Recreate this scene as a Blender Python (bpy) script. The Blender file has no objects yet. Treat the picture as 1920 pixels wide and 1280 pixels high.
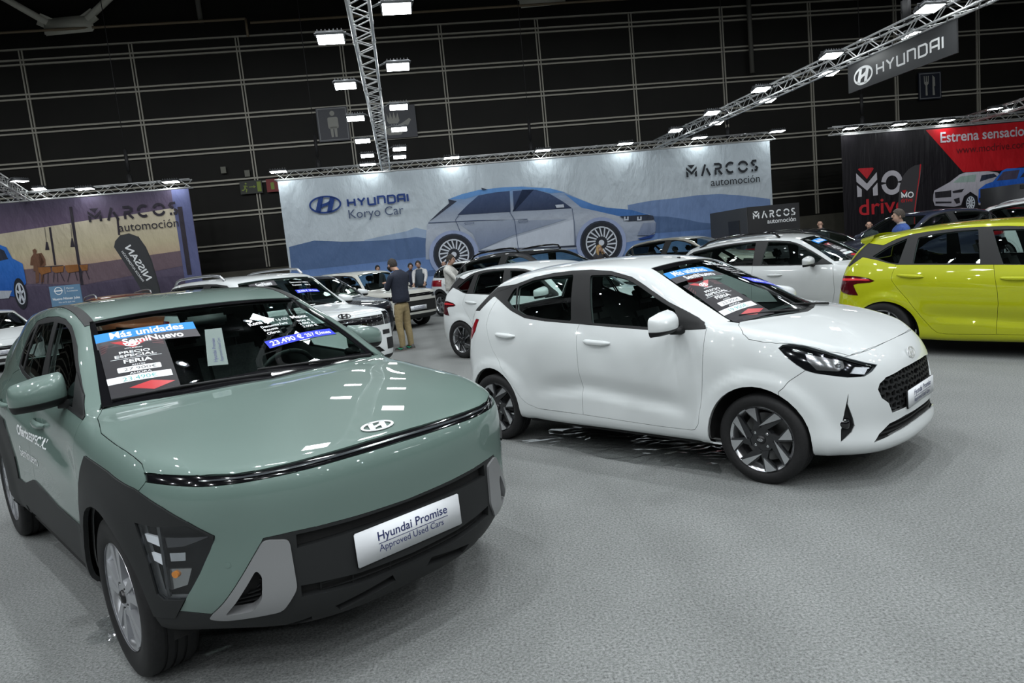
import bpy, bmesh, math, random
import numpy as np
from mathutils import Vector, Matrix
from mathutils.bvhtree import BVHTree

random.seed(7)
C = bpy.context.scene.collection
SC = bpy.context.scene

# ------------------------------------------------------------------ camera
CAM_H, FPX, PITCH, ROLL = 1.6004, 1310.84, 0.1228, -0.0982
def camera_axes():
    cp, sp = math.cos(PITCH), math.sin(PITCH)
    f = Vector((0, cp, -sp)); u = Vector((0, sp, cp)); r = Vector((1, 0, 0))
    c, s = math.cos(ROLL), math.sin(ROLL)
    return c*r + s*u, -s*r + c*u, f
_r, _u, _f = camera_axes()
cam_data = bpy.data.cameras.new('camera')
cam_data.sensor_width = 36.0
cam_data.lens = 36.0*FPX/1920.0
cam_data.clip_start = 0.05; cam_data.clip_end = 300
cam = bpy.data.objects.new('camera', cam_data)
C.objects.link(cam)
cam.matrix_world = Matrix(((_r.x, _u.x, -_f.x, 0), (_r.y, _u.y, -_f.y, 0), (_r.z, _u.z, -_f.z, CAM_H), (0, 0, 0, 1)))
SC.camera = cam

# ------------------------------------------------------------------ world, exposure
world = bpy.data.worlds.new('hall_air'); SC.world = world
world.use_nodes = True
world.node_tree.nodes['Background'].inputs[0].default_value = (0.80, 0.86, 0.90, 1)
world.node_tree.nodes['Background'].inputs[1].default_value = 0.06
SC.view_settings.view_transform = 'Standard'
SC.view_settings.look = 'None'
SC.view_settings.gamma = 1.0
SC.view_settings.use_curve_mapping = False
SC.view_settings.exposure = -0.62
FLOOD_POWER = 56.0       # emission strength of the lit face of a floodlight
HIGHBAY_POWER = 3300.0   # emission strength of each lamp under the hall roof
# ------------------------------------------------------------------ materials
MATS = {}
def srgb(h):
    h = h.lstrip('#'); v = [int(h[i:i+2], 16)/255 for i in (0, 2, 4)]
    return tuple(x/12.92 if x <= .04045 else ((x+.055)/1.055)**2.4 for x in v)
def mat(name, col, rough=.5, metal=0., coat=0., spec=.5, emit=None, estr=0., noise=None, bump=None, coatr=.03):
    if name in MATS: return MATS[name]
    if isinstance(col, str): col = srgb(col)
    m = bpy.data.materials.new(name); m.use_nodes = True
    nt = m.node_tree; b = nt.nodes['Principled BSDF']; I = b.inputs
    I['Base Color'].default_value = (*col, 1); I['Roughness'].default_value = rough
    I['Metallic'].default_value = metal; I['Coat Weight'].default_value = coat
    I['Coat Roughness'].default_value = coatr; I['Specular IOR Level'].default_value = spec
    if emit is not None:
        I['Emission Color'].default_value = (*(srgb(emit) if isinstance(emit, str) else emit), 1)
        I['Emission Strength'].default_value = estr
    if noise or bump:
        tc = nt.nodes.new('ShaderNodeTexCoord')
    if noise:      # (scale, amount, detail)
        n = nt.nodes.new('ShaderNodeTexNoise'); n.inputs['Scale'].default_value = noise[0]; n.inputs['Detail'].default_value = noise[2] if len(noise) > 2 else 4
        nt.links.new(tc.outputs['Object'], n.inputs['Vector'])
        r = nt.nodes.new('ShaderNodeValToRGB'); a = noise[1]
        r.color_ramp.elements[0].position = .25; r.color_ramp.elements[1].position = .75
        r.color_ramp.elements[0].color = (*[c*(1-a) for c in col], 1); r.color_ramp.elements[1].color = (*[min(1, c*(1+a)) for c in col], 1)
        nt.links.new(n.outputs['Fac'], r.inputs['Fac']); nt.links.new(r.outputs['Color'], I['Base Color'])
    if bump:       # (scale, strength, distance)
        n = nt.nodes.new('ShaderNodeTexNoise'); n.inputs['Scale'].default_value = bump[0]; n.inputs['Detail'].default_value = 3
        nt.links.new(tc.outputs['Object'], n.inputs['Vector'])
        bn = nt.nodes.new('ShaderNodeBump'); bn.inputs['Strength'].default_value = bump[1]; bn.inputs['Distance'].default_value = bump[2]
        nt.links.new(n.outputs['Fac'], bn.inputs['Height']); nt.links.new(bn.outputs['Normal'], I['Normal'])
    MATS[name] = m
    return m
def glass_mat(name, tint, refl_rough=0.0, frit=None, spec=1.0):
    """car glazing: tinted see-through film plus a Fresnel reflection; frit = (u, v0, v1) black printed border"""
    if name in MATS: return MATS[name]
    m = bpy.data.materials.new(name); m.use_nodes = True; nt = m.node_tree; nt.nodes.clear()
    out = nt.nodes.new('ShaderNodeOutputMaterial'); tr = nt.nodes.new('ShaderNodeBsdfTransparent'); gl = nt.nodes.new('ShaderNodeBsdfGlossy')
    tr.inputs[0].default_value = (*tint, 1); gl.inputs['Roughness'].default_value = refl_rough
    gl.inputs[0].default_value = (.95, .97, 1, 1)
    lw = nt.nodes.new('ShaderNodeLayerWeight'); lw.inputs[0].default_value = .5      # Schlick reflectance, the same from both sides of the pane
    pw = nt.nodes.new('ShaderNodeMath'); pw.operation = 'POWER'; pw.inputs[1].default_value = 5; nt.links.new(lw.outputs['Facing'], pw.inputs[0])
    fr = nt.nodes.new('ShaderNodeMath'); fr.operation = 'MULTIPLY_ADD'; fr.inputs[1].default_value = .94; fr.inputs[2].default_value = .06; nt.links.new(pw.outputs[0], fr.inputs[0])
    mu = nt.nodes.new('ShaderNodeMath'); mu.operation = 'MULTIPLY'; mu.inputs[1].default_value = spec; mu.use_clamp = True
    nt.links.new(fr.outputs[0], mu.inputs[0])
    mx = nt.nodes.new('ShaderNodeMixShader'); nt.links.new(mu.outputs[0], mx.inputs[0]); nt.links.new(tr.outputs[0], mx.inputs[1]); nt.links.new(gl.outputs[0], mx.inputs[2])
    last = mx.outputs[0]
    if frit:
        uv = nt.nodes.new('ShaderNodeUVMap'); sp = nt.nodes.new('ShaderNodeSeparateXYZ'); nt.links.new(uv.outputs[0], sp.inputs[0])
        def cmp(o, op, val):
            n = nt.nodes.new('ShaderNodeMath'); n.operation = op; n.inputs[1].default_value = val; nt.links.new(o, n.inputs[0]); return n.outputs[0]
        a = cmp(sp.outputs[0], 'GREATER_THAN', frit[0]); b = cmp(sp.outputs[1], 'LESS_THAN', frit[1]); c = cmp(sp.outputs[1], 'GREATER_THAN', frit[2])
        m1 = nt.nodes.new('ShaderNodeMath'); m1.operation = 'MAXIMUM'; nt.links.new(a, m1.inputs[0]); nt.links.new(b, m1.inputs[1])
        m2 = nt.nodes.new('ShaderNodeMath'); m2.operation = 'MAXIMUM'; nt.links.new(m1.outputs[0], m2.inputs[0]); nt.links.new(c, m2.inputs[1])
        bk = nt.nodes.new('ShaderNodeBsdfPrincipled'); bk.inputs['Base Color'].default_value = (.006, .006, .007, 1); bk.inputs['Roughness'].default_value = .08
        mx2 = nt.nodes.new('ShaderNodeMixShader'); nt.links.new(m2.outputs[0], mx2.inputs[0]); nt.links.new(last, mx2.inputs[1]); nt.links.new(bk.outputs[0], mx2.inputs[2]); last = mx2.outputs[0]
    nt.links.new(last, out.inputs[0]); MATS[name] = m
    return m

# ------------------------------------------------------------------ objects
def tag(o, label=None, cat=None, group=None, kind=None):
    if label: o['label'] = label
    if cat: o['category'] = cat
    if group: o['group'] = group
    if kind: o['kind'] = kind
    return o
def empty(name, loc=(0, 0, 0), rz=0., label=None, cat=None, group=None):
    o = bpy.data.objects.new(name, None); C.objects.link(o)
    o.location = loc; o.rotation_euler = (0, 0, rz); o.empty_display_size = .2
    return tag(o, label, cat, group)
def link_mesh(name, me, parent=None, m=None):
    o = bpy.data.objects.new(name, me); C.objects.link(o)
    if m is not None:
        for k in (m if isinstance(m, (list, tuple)) else [m]): me.materials.append(k)
    if parent is not None: o.parent = parent
    return o
class MB:
    """collects shapes into one mesh"""
    def __init__(s): s.v = []; s.f = []; s.mi = []; s.sm = []
    def add(s, vs, fs, mi=0, smooth=False):
        b = len(s.v); s.v += [tuple(p) for p in vs]; s.f += [[b+i for i in f] for f in fs]
        s.mi += [mi]*len(fs); s.sm += [smooth]*len(fs); return s
    def box(s, c, d, mi=0, M=None, taper=1., bev=0.):
        x, y, z = [k/2 for k in d]
        if bev > 0:
            bm = bmesh.new(); bmesh.ops.create_cube(bm, size=1)
            for v in bm.verts: v.co = Vector((v.co.x*d[0], v.co.y*d[1], v.co.z*d[2]))
            bmesh.ops.bevel(bm, geom=list(bm.edges), offset=min(bev, .45*min(d)), segments=2, affect='EDGES')
            bm.verts.index_update(); vs = [v.co.copy() for v in bm.verts]; fs = [[v.index for v in f.verts] for f in bm.faces]; bm.free()
        else:
            vs = [Vector((sx*x*(taper if sz > 0 else 1), sy*y*(taper if sz > 0 else 1), sz*z)) for sz in (-1, 1) for sx, sy in ((-1, -1), (1, -1), (1, 1), (-1, 1))]
            fs = [[3, 2, 1, 0], [4, 5, 6, 7], [0, 1, 5, 4], [1, 2, 6, 5], [2, 3, 7, 6], [3, 0, 4, 7]]
        vs = [(M @ v if M is not None else v) + Vector(c) for v in vs]
        return s.add(vs, fs, mi, bev > 0)
    def tube(s, pts, r, n=8, mi=0, caps=True, smooth=True):
        pts = [Vector(p) for p in pts]; rs = r if isinstance(r, (list, tuple)) else [r]*len(pts)
        vs = []; fs = []; up = None
        for i, p in enumerate(pts):
            t = (pts[min(i+1, len(pts)-1)] - pts[max(i-1, 0)]).normalized()
            if up is None: up = Vector((0, 0, 1)) if abs(t.z) < .9 else Vector((1, 0, 0))
            a = t.cross(up).normalized(); b = a.cross(t).normalized(); up = b
            vs += [p + (a*math.cos(2*math.pi*k/n) + b*math.sin(2*math.pi*k/n))*rs[i] for k in range(n)]
        for i in range(len(pts)-1):
            for k in range(n): fs.append([i*n+k, i*n+(k+1) % n, (i+1)*n+(k+1) % n, (i+1)*n+k])
        if caps: fs += [list(range(n))[::-1], [(len(pts)-1)*n+k for k in range(n)]]
        return s.add(vs, fs, mi, smooth)
    def lathe(s, prof, n=48, axis='y', c=(0, 0, 0), mi=0, close=False, smooth=True, a0=0., a1=2*math.pi):
        """prof = [(radius, along)], turned about the axis through c"""
        vs = []; fs = []; full = abs(a1-a0-2*math.pi) < 1e-6; N = n if full else n+1; m = len(prof)
        for k in range(N):
            a = a0+(a1-a0)*k/n; ca, sa = math.cos(a), math.sin(a)
            for r, t in prof:
                vs.append((c[0]+r*ca, c[1]+t, c[2]+r*sa) if axis == 'y' else ((c[0]+r*ca, c[1]+r*sa, c[2]+t) if axis == 'z' else (c[0]+t, c[1]+r*ca, c[2]+r*sa)))
        for k in range(n):
            for j in range(m-1 if not close else m):
                a, b = k*m+j, k*m+(j+1) % m; c2, d = ((k+1) % N)*m+(j+1) % m, ((k+1) % N)*m+j
                fs.append([a, b, c2, d])
        return s.add(vs, fs, mi, smooth)
    def prism(s, poly, A, B, o, t0, t1, mi=0, smooth=False):
        """poly (2D) in the plane o + a*A + b*B, extruded along A x B from t0 to t1"""
        A, B, o = Vector(A), Vector(B), Vector(o); N = A.cross(B)
        n = len(poly); vs = [o+A*a+B*b+N*t0 for a, b in poly]+[o+A*a+B*b+N*t1 for a, b in poly]
        fs = [[i, (i+1) % n, n+(i+1) % n, n+i] for i in range(n)]
        fs += [list(range(n))[::-1], [n+i for i in range(n)]]
        return s.add(vs, fs, mi, smooth)
    def sphere(s, c, r, n=12, m=8, mi=0):
        r = r if isinstance(r, (list, tuple)) else (r, r, r); vs = []; fs = []
        for j in range(m+1):
            t = math.pi*j/m
            for k in range(n): vs.append((c[0]+r[0]*math.sin(t)*math.cos(2*math.pi*k/n), c[1]+r[1]*math.sin(t)*math.sin(2*math.pi*k/n), c[2]+r[2]*math.cos(t)))
        for j in range(m):
            for k in range(n): fs.append([j*n+k, (j+1)*n+k, (j+1)*n+(k+1) % n, j*n+(k+1) % n])
        return s.add(vs, fs, mi, True)
    def mesh(s, name='mesh'):
        me = bpy.data.meshes.new(name); me.from_pydata(s.v, [], s.f); me.update()
        for p, i, q in zip(me.polygons, s.mi, s.sm): p.material_index = i; p.use_smooth = q
        return me
    def build(s, name, m, parent=None, fix=True, angle=None):
        me = s.mesh(name)
        bm = bmesh.new(); bm.from_mesh(me)
        bmesh.ops.remove_doubles(bm, verts=bm.verts, dist=1e-6)
        if fix: bmesh.ops.recalc_face_normals(bm, faces=bm.faces)
        bmesh.ops.triangulate(bm, faces=[f for f in bm.faces if len(f.verts) > 4], ngon_method='EAR_CLIP')
        bm.to_mesh(me); bm.free()
        if angle is not None: me.set_sharp_from_angle(angle=math.radians(angle))
        return link_mesh(name, me, parent, m)
def copy_tree(o, parent=None):
    c = o.copy(); C.objects.link(c)
    if parent is not None: c.parent = parent
    for ch in o.children: copy_tree(ch, c)
    return c

# ------------------------------------------------------------------ lettering
def text_polys(s, size=1., bold=0., track=1., shear=0.):
    """the built-in font as (verts2d, faces)"""
    cu = bpy.data.curves.new('t', 'FONT'); cu.body = s; cu.size = size; cu.offset = bold; cu.space_character = track; cu.shear = shear
    cu.resolution_u = 3; cu.fill_mode = 'FRONT'
    o = bpy.data.objects.new('t', cu); C.objects.link(o)
    dg = bpy.context.evaluated_depsgraph_get(); me = bpy.data.meshes.new_from_object(o.evaluated_get(dg))
    vs = [(v.co.x, v.co.y) for v in me.vertices]; fs = [list(p.vertices) for p in me.polygons]
    bpy.data.objects.remove(o); bpy.data.curves.remove(cu); bpy.data.meshes.remove(me)
    return vs, fs
def fit(vf, x0, x1, y0=None, y1=None):
    """scale lettering into a box (uniform when only x is given, sitting on y0)"""
    vs, fs = vf; xs = [v[0] for v in vs]; ys = [v[1] for v in vs]
    a, b, c, d = min(xs), max(xs), min(ys), max(ys); sx = (x1-x0)/(b-a)
    if y1 is None: return [(x0+(x-a)*sx, y0+y*sx) for x, y in vs], fs
    sy = (y1-y0)/(d-c)
    return [(x0+(x-a)*sx, y0+(y-c)*sy) for x, y in vs], fs
def ribbon(pts, w, closed=False):
    """a flat stroke of width w along a polyline, mitred"""
    P = [Vector((p[0], p[1])) for p in pts]; n = len(P); L = []; R = []
    for i in range(n):
        a = P[i-1] if (i > 0 or closed) else None; b = P[(i+1) % n] if (i < n-1 or closed) else None
        d1 = (P[i]-a).normalized() if a is not None else None; d2 = (b-P[i]).normalized() if b is not None else None
        if d1 is None: d1 = d2
        if d2 is None: d2 = d1
        n1 = Vector((-d1.y, d1.x)); n2 = Vector((-d2.y, d2.x)); m = n1+n2
        m = n1 if m.length < 1e-6 else m.normalized(); k = min(2.2, 1/max(.3, m.dot(n1)))
        L.append(P[i]+m*w/2*k); R.append(P[i]-m*w/2*k)
    vs = [tuple(v) for v in L+R]; fs = []
    for i in range(n if closed else n-1):
        j = (i+1) % n; fs.append([i, n+i, n+j, j])
    return vs, fs
def merge2d(items):
    V = []; F = []
    for vs, fs in items:
        b = len(V); V += list(vs); F += [[b+i for i in f] for f in fs]
    return V, F
def arc(cx, cy, rx, ry, a0, a1, n=12):
    return [(cx+rx*math.cos(math.radians(a0+(a1-a0)*i/n)), cy+ry*math.sin(math.radians(a0+(a1-a0)*i/n))) for i in range(n+1)]
def wordmark(s, h=1., w=.16):
    """squared technical capitals (HYUNDAI) drawn with strokes; returns (verts, faces), baseline 0, height h"""
    G = {'H': ([[(0, 0), (0, 1)], [(.72, 0), (.72, 1)], [(0, .5), (.72, .5)]], .72),
         'Y': ([[(0, 1), (.38, .5), (.38, 0)], [(.38, .5), (.76, 1)]], .76),
         'U': ([[(0, 1), (0, .08), (.10, 0), (.72, 0), (.72, 1)]], .72),
         'N': ([[(0, 0), (0, 1), (.6, 1), (.72, .9), (.72, 0)]], .72),
         'D': ([[(0, 1), (0, 0), (.6, 0), (.74, .14), (.74, .86), (.6, 1), (-.06, 1)]], .74),
         'A': ([[(0, 0), (0, .9), (.12, 1), (.72, 1), (.72, 0)], [(0, .42), (.72, .42)]], .72),
         'I': ([[(0, 0), (0, 1)]], 0.)}
    it = []; x = 0
    for ch in s:
        L, adv = G[ch]
        for l in L:
            it.append(ribbon([(x+px*h, w*h/2+py*(h-w*h)) for px, py in l], w*h))
        x += (adv+.34)*h
    return merge2d(it)
def stencil_mark(s, h=1., w=.19):
    """broken geometric capitals with a chevron M"""
    it = []; x = 0
    for ch in s:
        if ch == 'M':
            it += [([(x, .62*h), (x+.5*h, .18*h), (x+h, .62*h), (x+h, .86*h), (x+.5*h, .42*h), (x, .86*h)], [[0, 1, 4, 5], [1, 2, 3, 4]]),
                   ([(x+.14*h, 1.0*h), (x+.86*h, 1.0*h), (x+.5*h, .66*h)], [[0, 2, 1]]),
                   ([(x, 0), (x+.19*h, 0), (x+.19*h, .38*h), (x, .52*h)], [[0, 1, 2, 3]]),
                   ([(x+.81*h, 0), (x+h, 0), (x+h, .52*h), (x+.81*h, .38*h)], [[0, 1, 2, 3]])]; x += 1.4*h
        elif ch == 'A':
            it += [ribbon([(x+.05*h, 0), (x+.42*h, .95*h)], w*h), ribbon([(x+.52*h, .62*h), (x+.82*h, 0)], w*h)]; x += 1.25*h
        elif ch == 'R':
            it += [ribbon([(x+.1*h, 0), (x+.1*h, .42*h)], w*h), ribbon([(x, .9*h), (x+.45*h, .9*h), (x+.62*h, .78*h), (x+.62*h, .6*h), (x+.45*h, .5*h), (x+.05*h, .5*h)], w*h), ribbon([(x+.38*h, .36*h), (x+.7*h, 0)], w*h)]; x += 1.12*h
        elif ch == 'C':
            it += [ribbon([(x+.42*h+.4*h*math.cos(a), .5*h+.41*h*math.sin(a)) for a in [math.radians(q) for q in range(48, 175, 14)]], w*h), ribbon([(x+.42*h+.4*h*math.cos(a), .5*h+.41*h*math.sin(a)) for a in [math.radians(q) for q in range(192, 315, 14)]], w*h)]; x += 1.15*h
        elif ch == 'O':
            it += [ribbon([(x+.45*h+.42*h*math.cos(a), .5*h+.41*h*math.sin(a)) for a in [math.radians(q) for q in range(8, 173, 15)]], w*h), ribbon([(x+.45*h+.42*h*math.cos(a), .5*h+.41*h*math.sin(a)) for a in [math.radians(q) for q in range(188, 353, 15)]], w*h)]; x += 1.22*h
        elif ch == 'S':
            it += [ribbon([(x+.55*h, .9*h), (x+.2*h, .9*h), (x+.08*h, .75*h), (x+.2*h, .58*h), (x+.36*h, .52*h)], w*h), ribbon([(x+.4*h, .44*h), (x+.58*h, .3*h), (x+.5*h, .12*h), (x+.3*h, .1*h)], w*h), ribbon([(x+.2*h, .1*h), (x+.02*h, .1*h)], w*h)]; x += .9*h
    return merge2d(it)
def slanted_h_badge(w=1., ring=.06):
    """oval ring holding a leaning H with a swept bar; centred, width w"""
    a, b = w/2, w*.27
    it = [ribbon([((a-ring*w/2)*math.cos(t), (b-ring*w/2)*math.sin(t)) for t in [2*math.pi*k/36 for k in range(36)]], ring*w, True)]
    k = w
    it.append(([(-.33*k, -.195*k), (-.18*k, -.24*k), (-.02*k, .25*k), (-.17*k, .24*k)], [[0, 1, 2, 3]]))
    it.append(([(.02*k, -.25*k), (.17*k, -.24*k), (.33*k, .195*k), (.18*k, .24*k)], [[0, 1, 2, 3]]))
    it.append(([(-.16*k, -.11*k), (-.02*k, -.045*k), (.13*k, -.02*k), (.16*k, .11*k), (.02*k, .045*k), (-.13*k, .02*k)], [[0, 1, 4, 5], [1, 2, 3, 4]]))
    return merge2d(it)
def flat(name, vf, O, U, V, m, parent=None, lift=0., thick=0.):
    """2D shape (or list of them) laid on the plane O + u*U + v*V, raised by lift along U x V"""
    vs, fs = vf; O, U, V = Vector(O), Vector(U), Vector(V); N = U.cross(V).normalized()
    P = [O+U*a+V*b+N*lift for a, b in vs]
    me = bpy.data.meshes.new(name); me.from_pydata([tuple(p) for p in P], [], fs); me.update()
    bm = bmesh.new(); bm.from_mesh(me)
    for f in bm.faces:
        f.normal_update()
        if f.normal.dot(N) < 0: f.normal_flip()
    bmesh.ops.triangulate(bm, faces=[f for f in bm.faces if len(f.verts) > 4], ngon_method='EAR_CLIP')
    if thick > 0:
        r = bmesh.ops.extrude_face_region(bm, geom=list(bm.faces))
        bmesh.ops.translate(bm, verts=[e for e in r['geom'] if isinstance(e, bmesh.types.BMVert)], vec=N*thick)
        bmesh.ops.recalc_face_normals(bm, faces=bm.faces)
    bm.to_mesh(me); bm.free()
    return link_mesh(name, me, parent, m)
def poly(pts): return (list(pts), [list(range(len(pts)))])
# ------------------------------------------------------------------ car bodies
def crs(P, n, mirror0=False, mirror1=False, sgn=None):
    """Catmull-Rom through rows of P, n[i] steps per interval; mirrored phantom ends keep symmetry"""
    P = np.asarray(P, float); N = len(P)
    if isinstance(n, int): n = [n]*(N-1)
    sgn = np.ones(P.shape[1]) if sgn is None else np.asarray(sgn, float)
    a = P[1]*sgn if mirror0 else 2*P[0]-P[1]; b = P[-2]*sgn if mirror1 else 2*P[-1]-P[-2]
    Q = np.vstack([a, P, b]); out = []
    for i in range(N-1):
        p0, p1, p2, p3 = Q[i:i+4]
        for k in range(n[i]):
            t = k/n[i]
            out.append(.5*((2*p1)+(-p0+p2)*t+(2*p0-5*p1+4*p2-p3)*t*t+(-p0+3*p1-3*p2+p3)*t**3))
    out.append(P[-1].copy()); return np.array(out)
def resample(P, n):
    """n+1 points evenly spaced along a dense polyline"""
    P = np.asarray(P); d = np.r_[0, np.cumsum(np.linalg.norm(np.diff(P, axis=0), axis=1))]
    t = np.linspace(0, d[-1], n+1); return np.stack([np.interp(t, d, P[:, k]) for k in range(P.shape[1])], 1)
def smooth01(t): t = np.clip(t, 0, 1); return t*t*(3-2*t)
def coons(c0, c1, d0, d1):
    n, m = len(c0)-1, len(d0)-1; G = np.zeros((m+1, n+1, 3))
    for j in range(m+1):
        v = j/m
        for i in range(n+1):
            u = i/n
            G[j, i] = (1-v)*c0[i]+v*c1[i]+(1-u)*d0[j]+u*d1[j]-((1-u)*(1-v)*c0[0]+u*(1-v)*c0[-1]+(1-u)*v*c1[0]+u*v*c1[-1])
    return G
TUB, HOOD, WIND, ROOF, HATCH, SIDE, DEL = range(7)
def hull(S):
    """half body shell (right side, y<=0) as a bmesh; patches kept as material indices, normals and (u, v) in layers"""
    m1, m2, m3 = S.get('m', (3, 4, 8)); V = S.get('rows', 13)
    seg = [m1]*3+[m2]*3+[m3]*3+[m1]*3
    out = crs(S['out'], seg, True, True, (1, -1)); zb = crs(np.array(S['zb'])[:, None], seg)[:, 0]; zt = crs(np.array(S['zt'])[:, None], seg)[:, 0]
    idx = np.concatenate([i+np.arange(n)/n for i, n in enumerate(seg)]+[[12.]])
    ext = np.vstack([out[1]*(1, -1), out, out[-2]*(1, -1)]); tg = ext[2:]-ext[:-2]; tg /= np.linalg.norm(tg, axis=1)[:, None]
    nrm = np.stack([-tg[:, 1], tg[:, 0]], 1)
    if nrm[0, 0] < 0: nrm = -nrm
    wf = 1-smooth01((idx-2.2)/2.3); wr = smooth01((idx-8.2)/2.); ws = 1-wf-wr
    def prof(p):
        q = crs(p, 12); d = np.r_[0, np.cumsum(np.linalg.norm(np.diff(q, axis=0), axis=1))]
        t = np.linspace(0, d[-1], V+1); return np.stack([np.interp(t, d, q[:, k]) for k in (0, 1)], 1)
    pf, ps, pr = prof(S['pf']), prof(S['ps']), prof(S['pr'])
    NS = len(idx); tub = np.zeros((NS, V+1, 3))
    for j in range(NS):
        h = wf[j]*pf[:, 0]+ws[j]*ps[:, 0]+wr[j]*pr[:, 0]; d = wf[j]*pf[:, 1]+ws[j]*ps[:, 1]+wr[j]*pr[:, 1]
        tub[j, :, 0] = out[j, 0]-nrm[j, 0]*d; tub[j, :, 1] = out[j, 1]-nrm[j, 1]*d; tub[j, :, 2] = zb[j]+(zt[j]-zb[j])*h
    tub[0, :, 1] = 0; tub[-1, :, 1] = 0
    T = tub[:, V]; n1 = 3*m1; iF, iA, iD = n1, n1+3*m2, n1+3*m2+3*m3
    n3, n5 = S.get('n35', (m3, m3-2)); n4 = 3*m3-n3-n5
    def cross(c, e, n, p=2.0, px=None):
        u = np.linspace(0, 1, n+1)[:, None]; c, e = np.asarray(c, float), np.asarray(e, float)
        g = c+(e-c)*u**p; g[:, 0] = c[0]+(e[0]-c[0])*u[:, 0]**(px or p); g[:, 1] = c[1]+(e[1]-c[1])*u[:, 0]; return g
    hc = np.array([(T[0, 0], 0, T[0, 2])]+[(x, 0, z) for x, z in S['hood']]); hc = resample(crs(hc, 8), iA-iF)
    base = cross(hc[-1], T[iA], n1, 2.2)
    header = cross(S['header'][0], S['header'][1], n1, 2.2); rear = cross(S['rrear'][0], S['rrear'][1], n1, 2.4)
    ap = resample(crs([T[iA]]+list(S.get('apil', []))+[header[-1]], 8), n3)
    rail = resample(crs([header[-1]]+list(S['rail'])+[rear[-1]], 8), n4)
    dp = resample(crs([rear[-1]]+list(S.get('dpil', []))+[T[iD]], 8), n5)
    wc = resample(crs([hc[-1]]+[(x, 0, z) for x, z in S.get('wcen', [])]+[header[0]], 8), n3)
    rc = resample(crs([header[0]]+[(x, 0, z) for x, z in S['roof']]+[rear[0]], 8), n4)
    tc = resample(crs([rear[0]]+[(x, 0, z) for x, z in S.get('hatch', [])]+[T[-1]], 8), n5)
    grids = [(TUB, tub), (HOOD, coons(T[:n1+1], base, hc, T[iF:iA+1])), (WIND, coons(base, header, wc, ap)), (ROOF, coons(header, rear, rc, rail)),
             (HATCH, coons(rear, T[iD:][::-1], tc, dp))]
    up = np.vstack([ap, rail[1:], dp[1:]]); lo = T[iA:iD+1]; S['_c'] = dict(base=base, header=header, rear=rear, lo=lo, up=up, T=T, iF=iF, iA=iA, iD=iD, hc=hc, tc=tc)
    n7 = S.get('n7', 7); g = np.zeros((len(lo), n7+1, 3))
    for k in range(n7+1):
        v = k/n7; g[:, k] = lo*(1-v)+up*v; g[:, k, 1] += S.get('bulge', .02)*math.sin(math.pi*v)*np.minimum(1, np.linalg.norm(up-lo, axis=1)/.3)
    grids.append((SIDE, g))
    me = bpy.data.meshes.new('h'); vs = []; fs = []; mi = []; uv = []
    for pid, G in grids:
        a, b = G.shape[:2]; o = len(vs); vs += [(p[0], -p[1], p[2]) for p in G.reshape(-1, 3)]
        for i in range(a-1):
            for j in range(b-1):
                fs.append([o+i*b+j, o+i*b+j+1, o+(i+1)*b+j+1, o+(i+1)*b+j]); mi.append(pid)
                uv += [(j/(b-1), i/(a-1)), ((j+1)/(b-1), i/(a-1)), ((j+1)/(b-1), (i+1)/(a-1)), (j/(b-1), (i+1)/(a-1))]
    me.from_pydata(vs, [], fs); me.update()
    ul = me.uv_layers.new(name='UVMap')
    for k, q in enumerate(uv): ul.data[k].uv = q
    for _ in range(7): me.materials.append(None)
    for p, i in zip(me.polygons, mi): p.material_index = i
    bm = bmesh.new(); bm.from_mesh(me)
    bmesh.ops.remove_doubles(bm, verts=bm.verts, dist=2e-4); bmesh.ops.dissolve_degenerate(bm, dist=1e-5, edges=bm.edges)
    bm.faces.ensure_lookup_table(); bmesh.ops.recalc_face_normals(bm, faces=bm.faces)
    rf = max((f for f in bm.faces if f.material_index == ROOF), key=lambda f: f.calc_area())
    if rf.normal.z < 0: bmesh.ops.reverse_faces(bm, faces=bm.faces)
    bm.to_mesh(me); bm.free()
    if S.get('sub', 1):
        o = bpy.data.objects.new('h', me); C.objects.link(o); md = o.modifiers.new('s', 'SUBSURF'); md.levels = S.get('sub', 1); md.boundary_smooth = 'PRESERVE_CORNERS'
        dg = bpy.context.evaluated_depsgraph_get(); me2 = bpy.data.meshes.new_from_object(o.evaluated_get(dg)); bpy.data.objects.remove(o); bpy.data.meshes.remove(me); me = me2
    bm = bmesh.new(); bm.from_mesh(me); bpy.data.meshes.remove(me)
    ln = bm.verts.layers.float_vector.new('n'); lp = bm.faces.layers.int.new('part')
    if S.get('disp'):
        bm.normal_update()
        for v in bm.verts:
            d = S['disp'](v.co.x, v.co.y, v.co.z, v.normal)
            if d: v.co.y -= d
    for v in bm.verts:
        if abs(v.co.y) < 1e-3: v.co.y = 0
    bm.normal_update()
    for v in bm.verts:
        n = v.normal.copy()
        if v.co.y > -1e-4: n.y = 0; n.normalize()
        v[ln] = n
    return bm
def inside(p, poly):
    x, y = p; r = False; j = len(poly)-1
    for i in range(len(poly)):
        xi, yi = poly[i]; xj, yj = poly[j]
        if (yi > y) != (yj > y) and x < (xj-xi)*(y-yi)/(yj-yi)+xi: r = not r
        j = i
    return r
AX = {'side': (Vector((1, 0, 0)), Vector((0, 0, 1)), Vector((0, -1, 0))), 'front': (Vector((0, 1, 0)), Vector((0, 0, 1)), Vector((1, 0, 0))),
      'rear': (Vector((0, 1, 0)), Vector((0, 0, 1)), Vector((-1, 0, 0))), 'top': (Vector((1, 0, 0)), Vector((0, 1, 0)), Vector((0, 0, 1)))}
_q = math.sqrt(.5)
AX['diag'] = (Vector((_q, _q, 0)), Vector((0, 0, 1)), Vector((_q, -_q, 0)))       # seen from the right front corner
AX['diagr'] = (Vector((_q, -_q, 0)), Vector((0, 0, 1)), Vector((-_q, -_q, 0)))    # from the right rear corner
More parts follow.
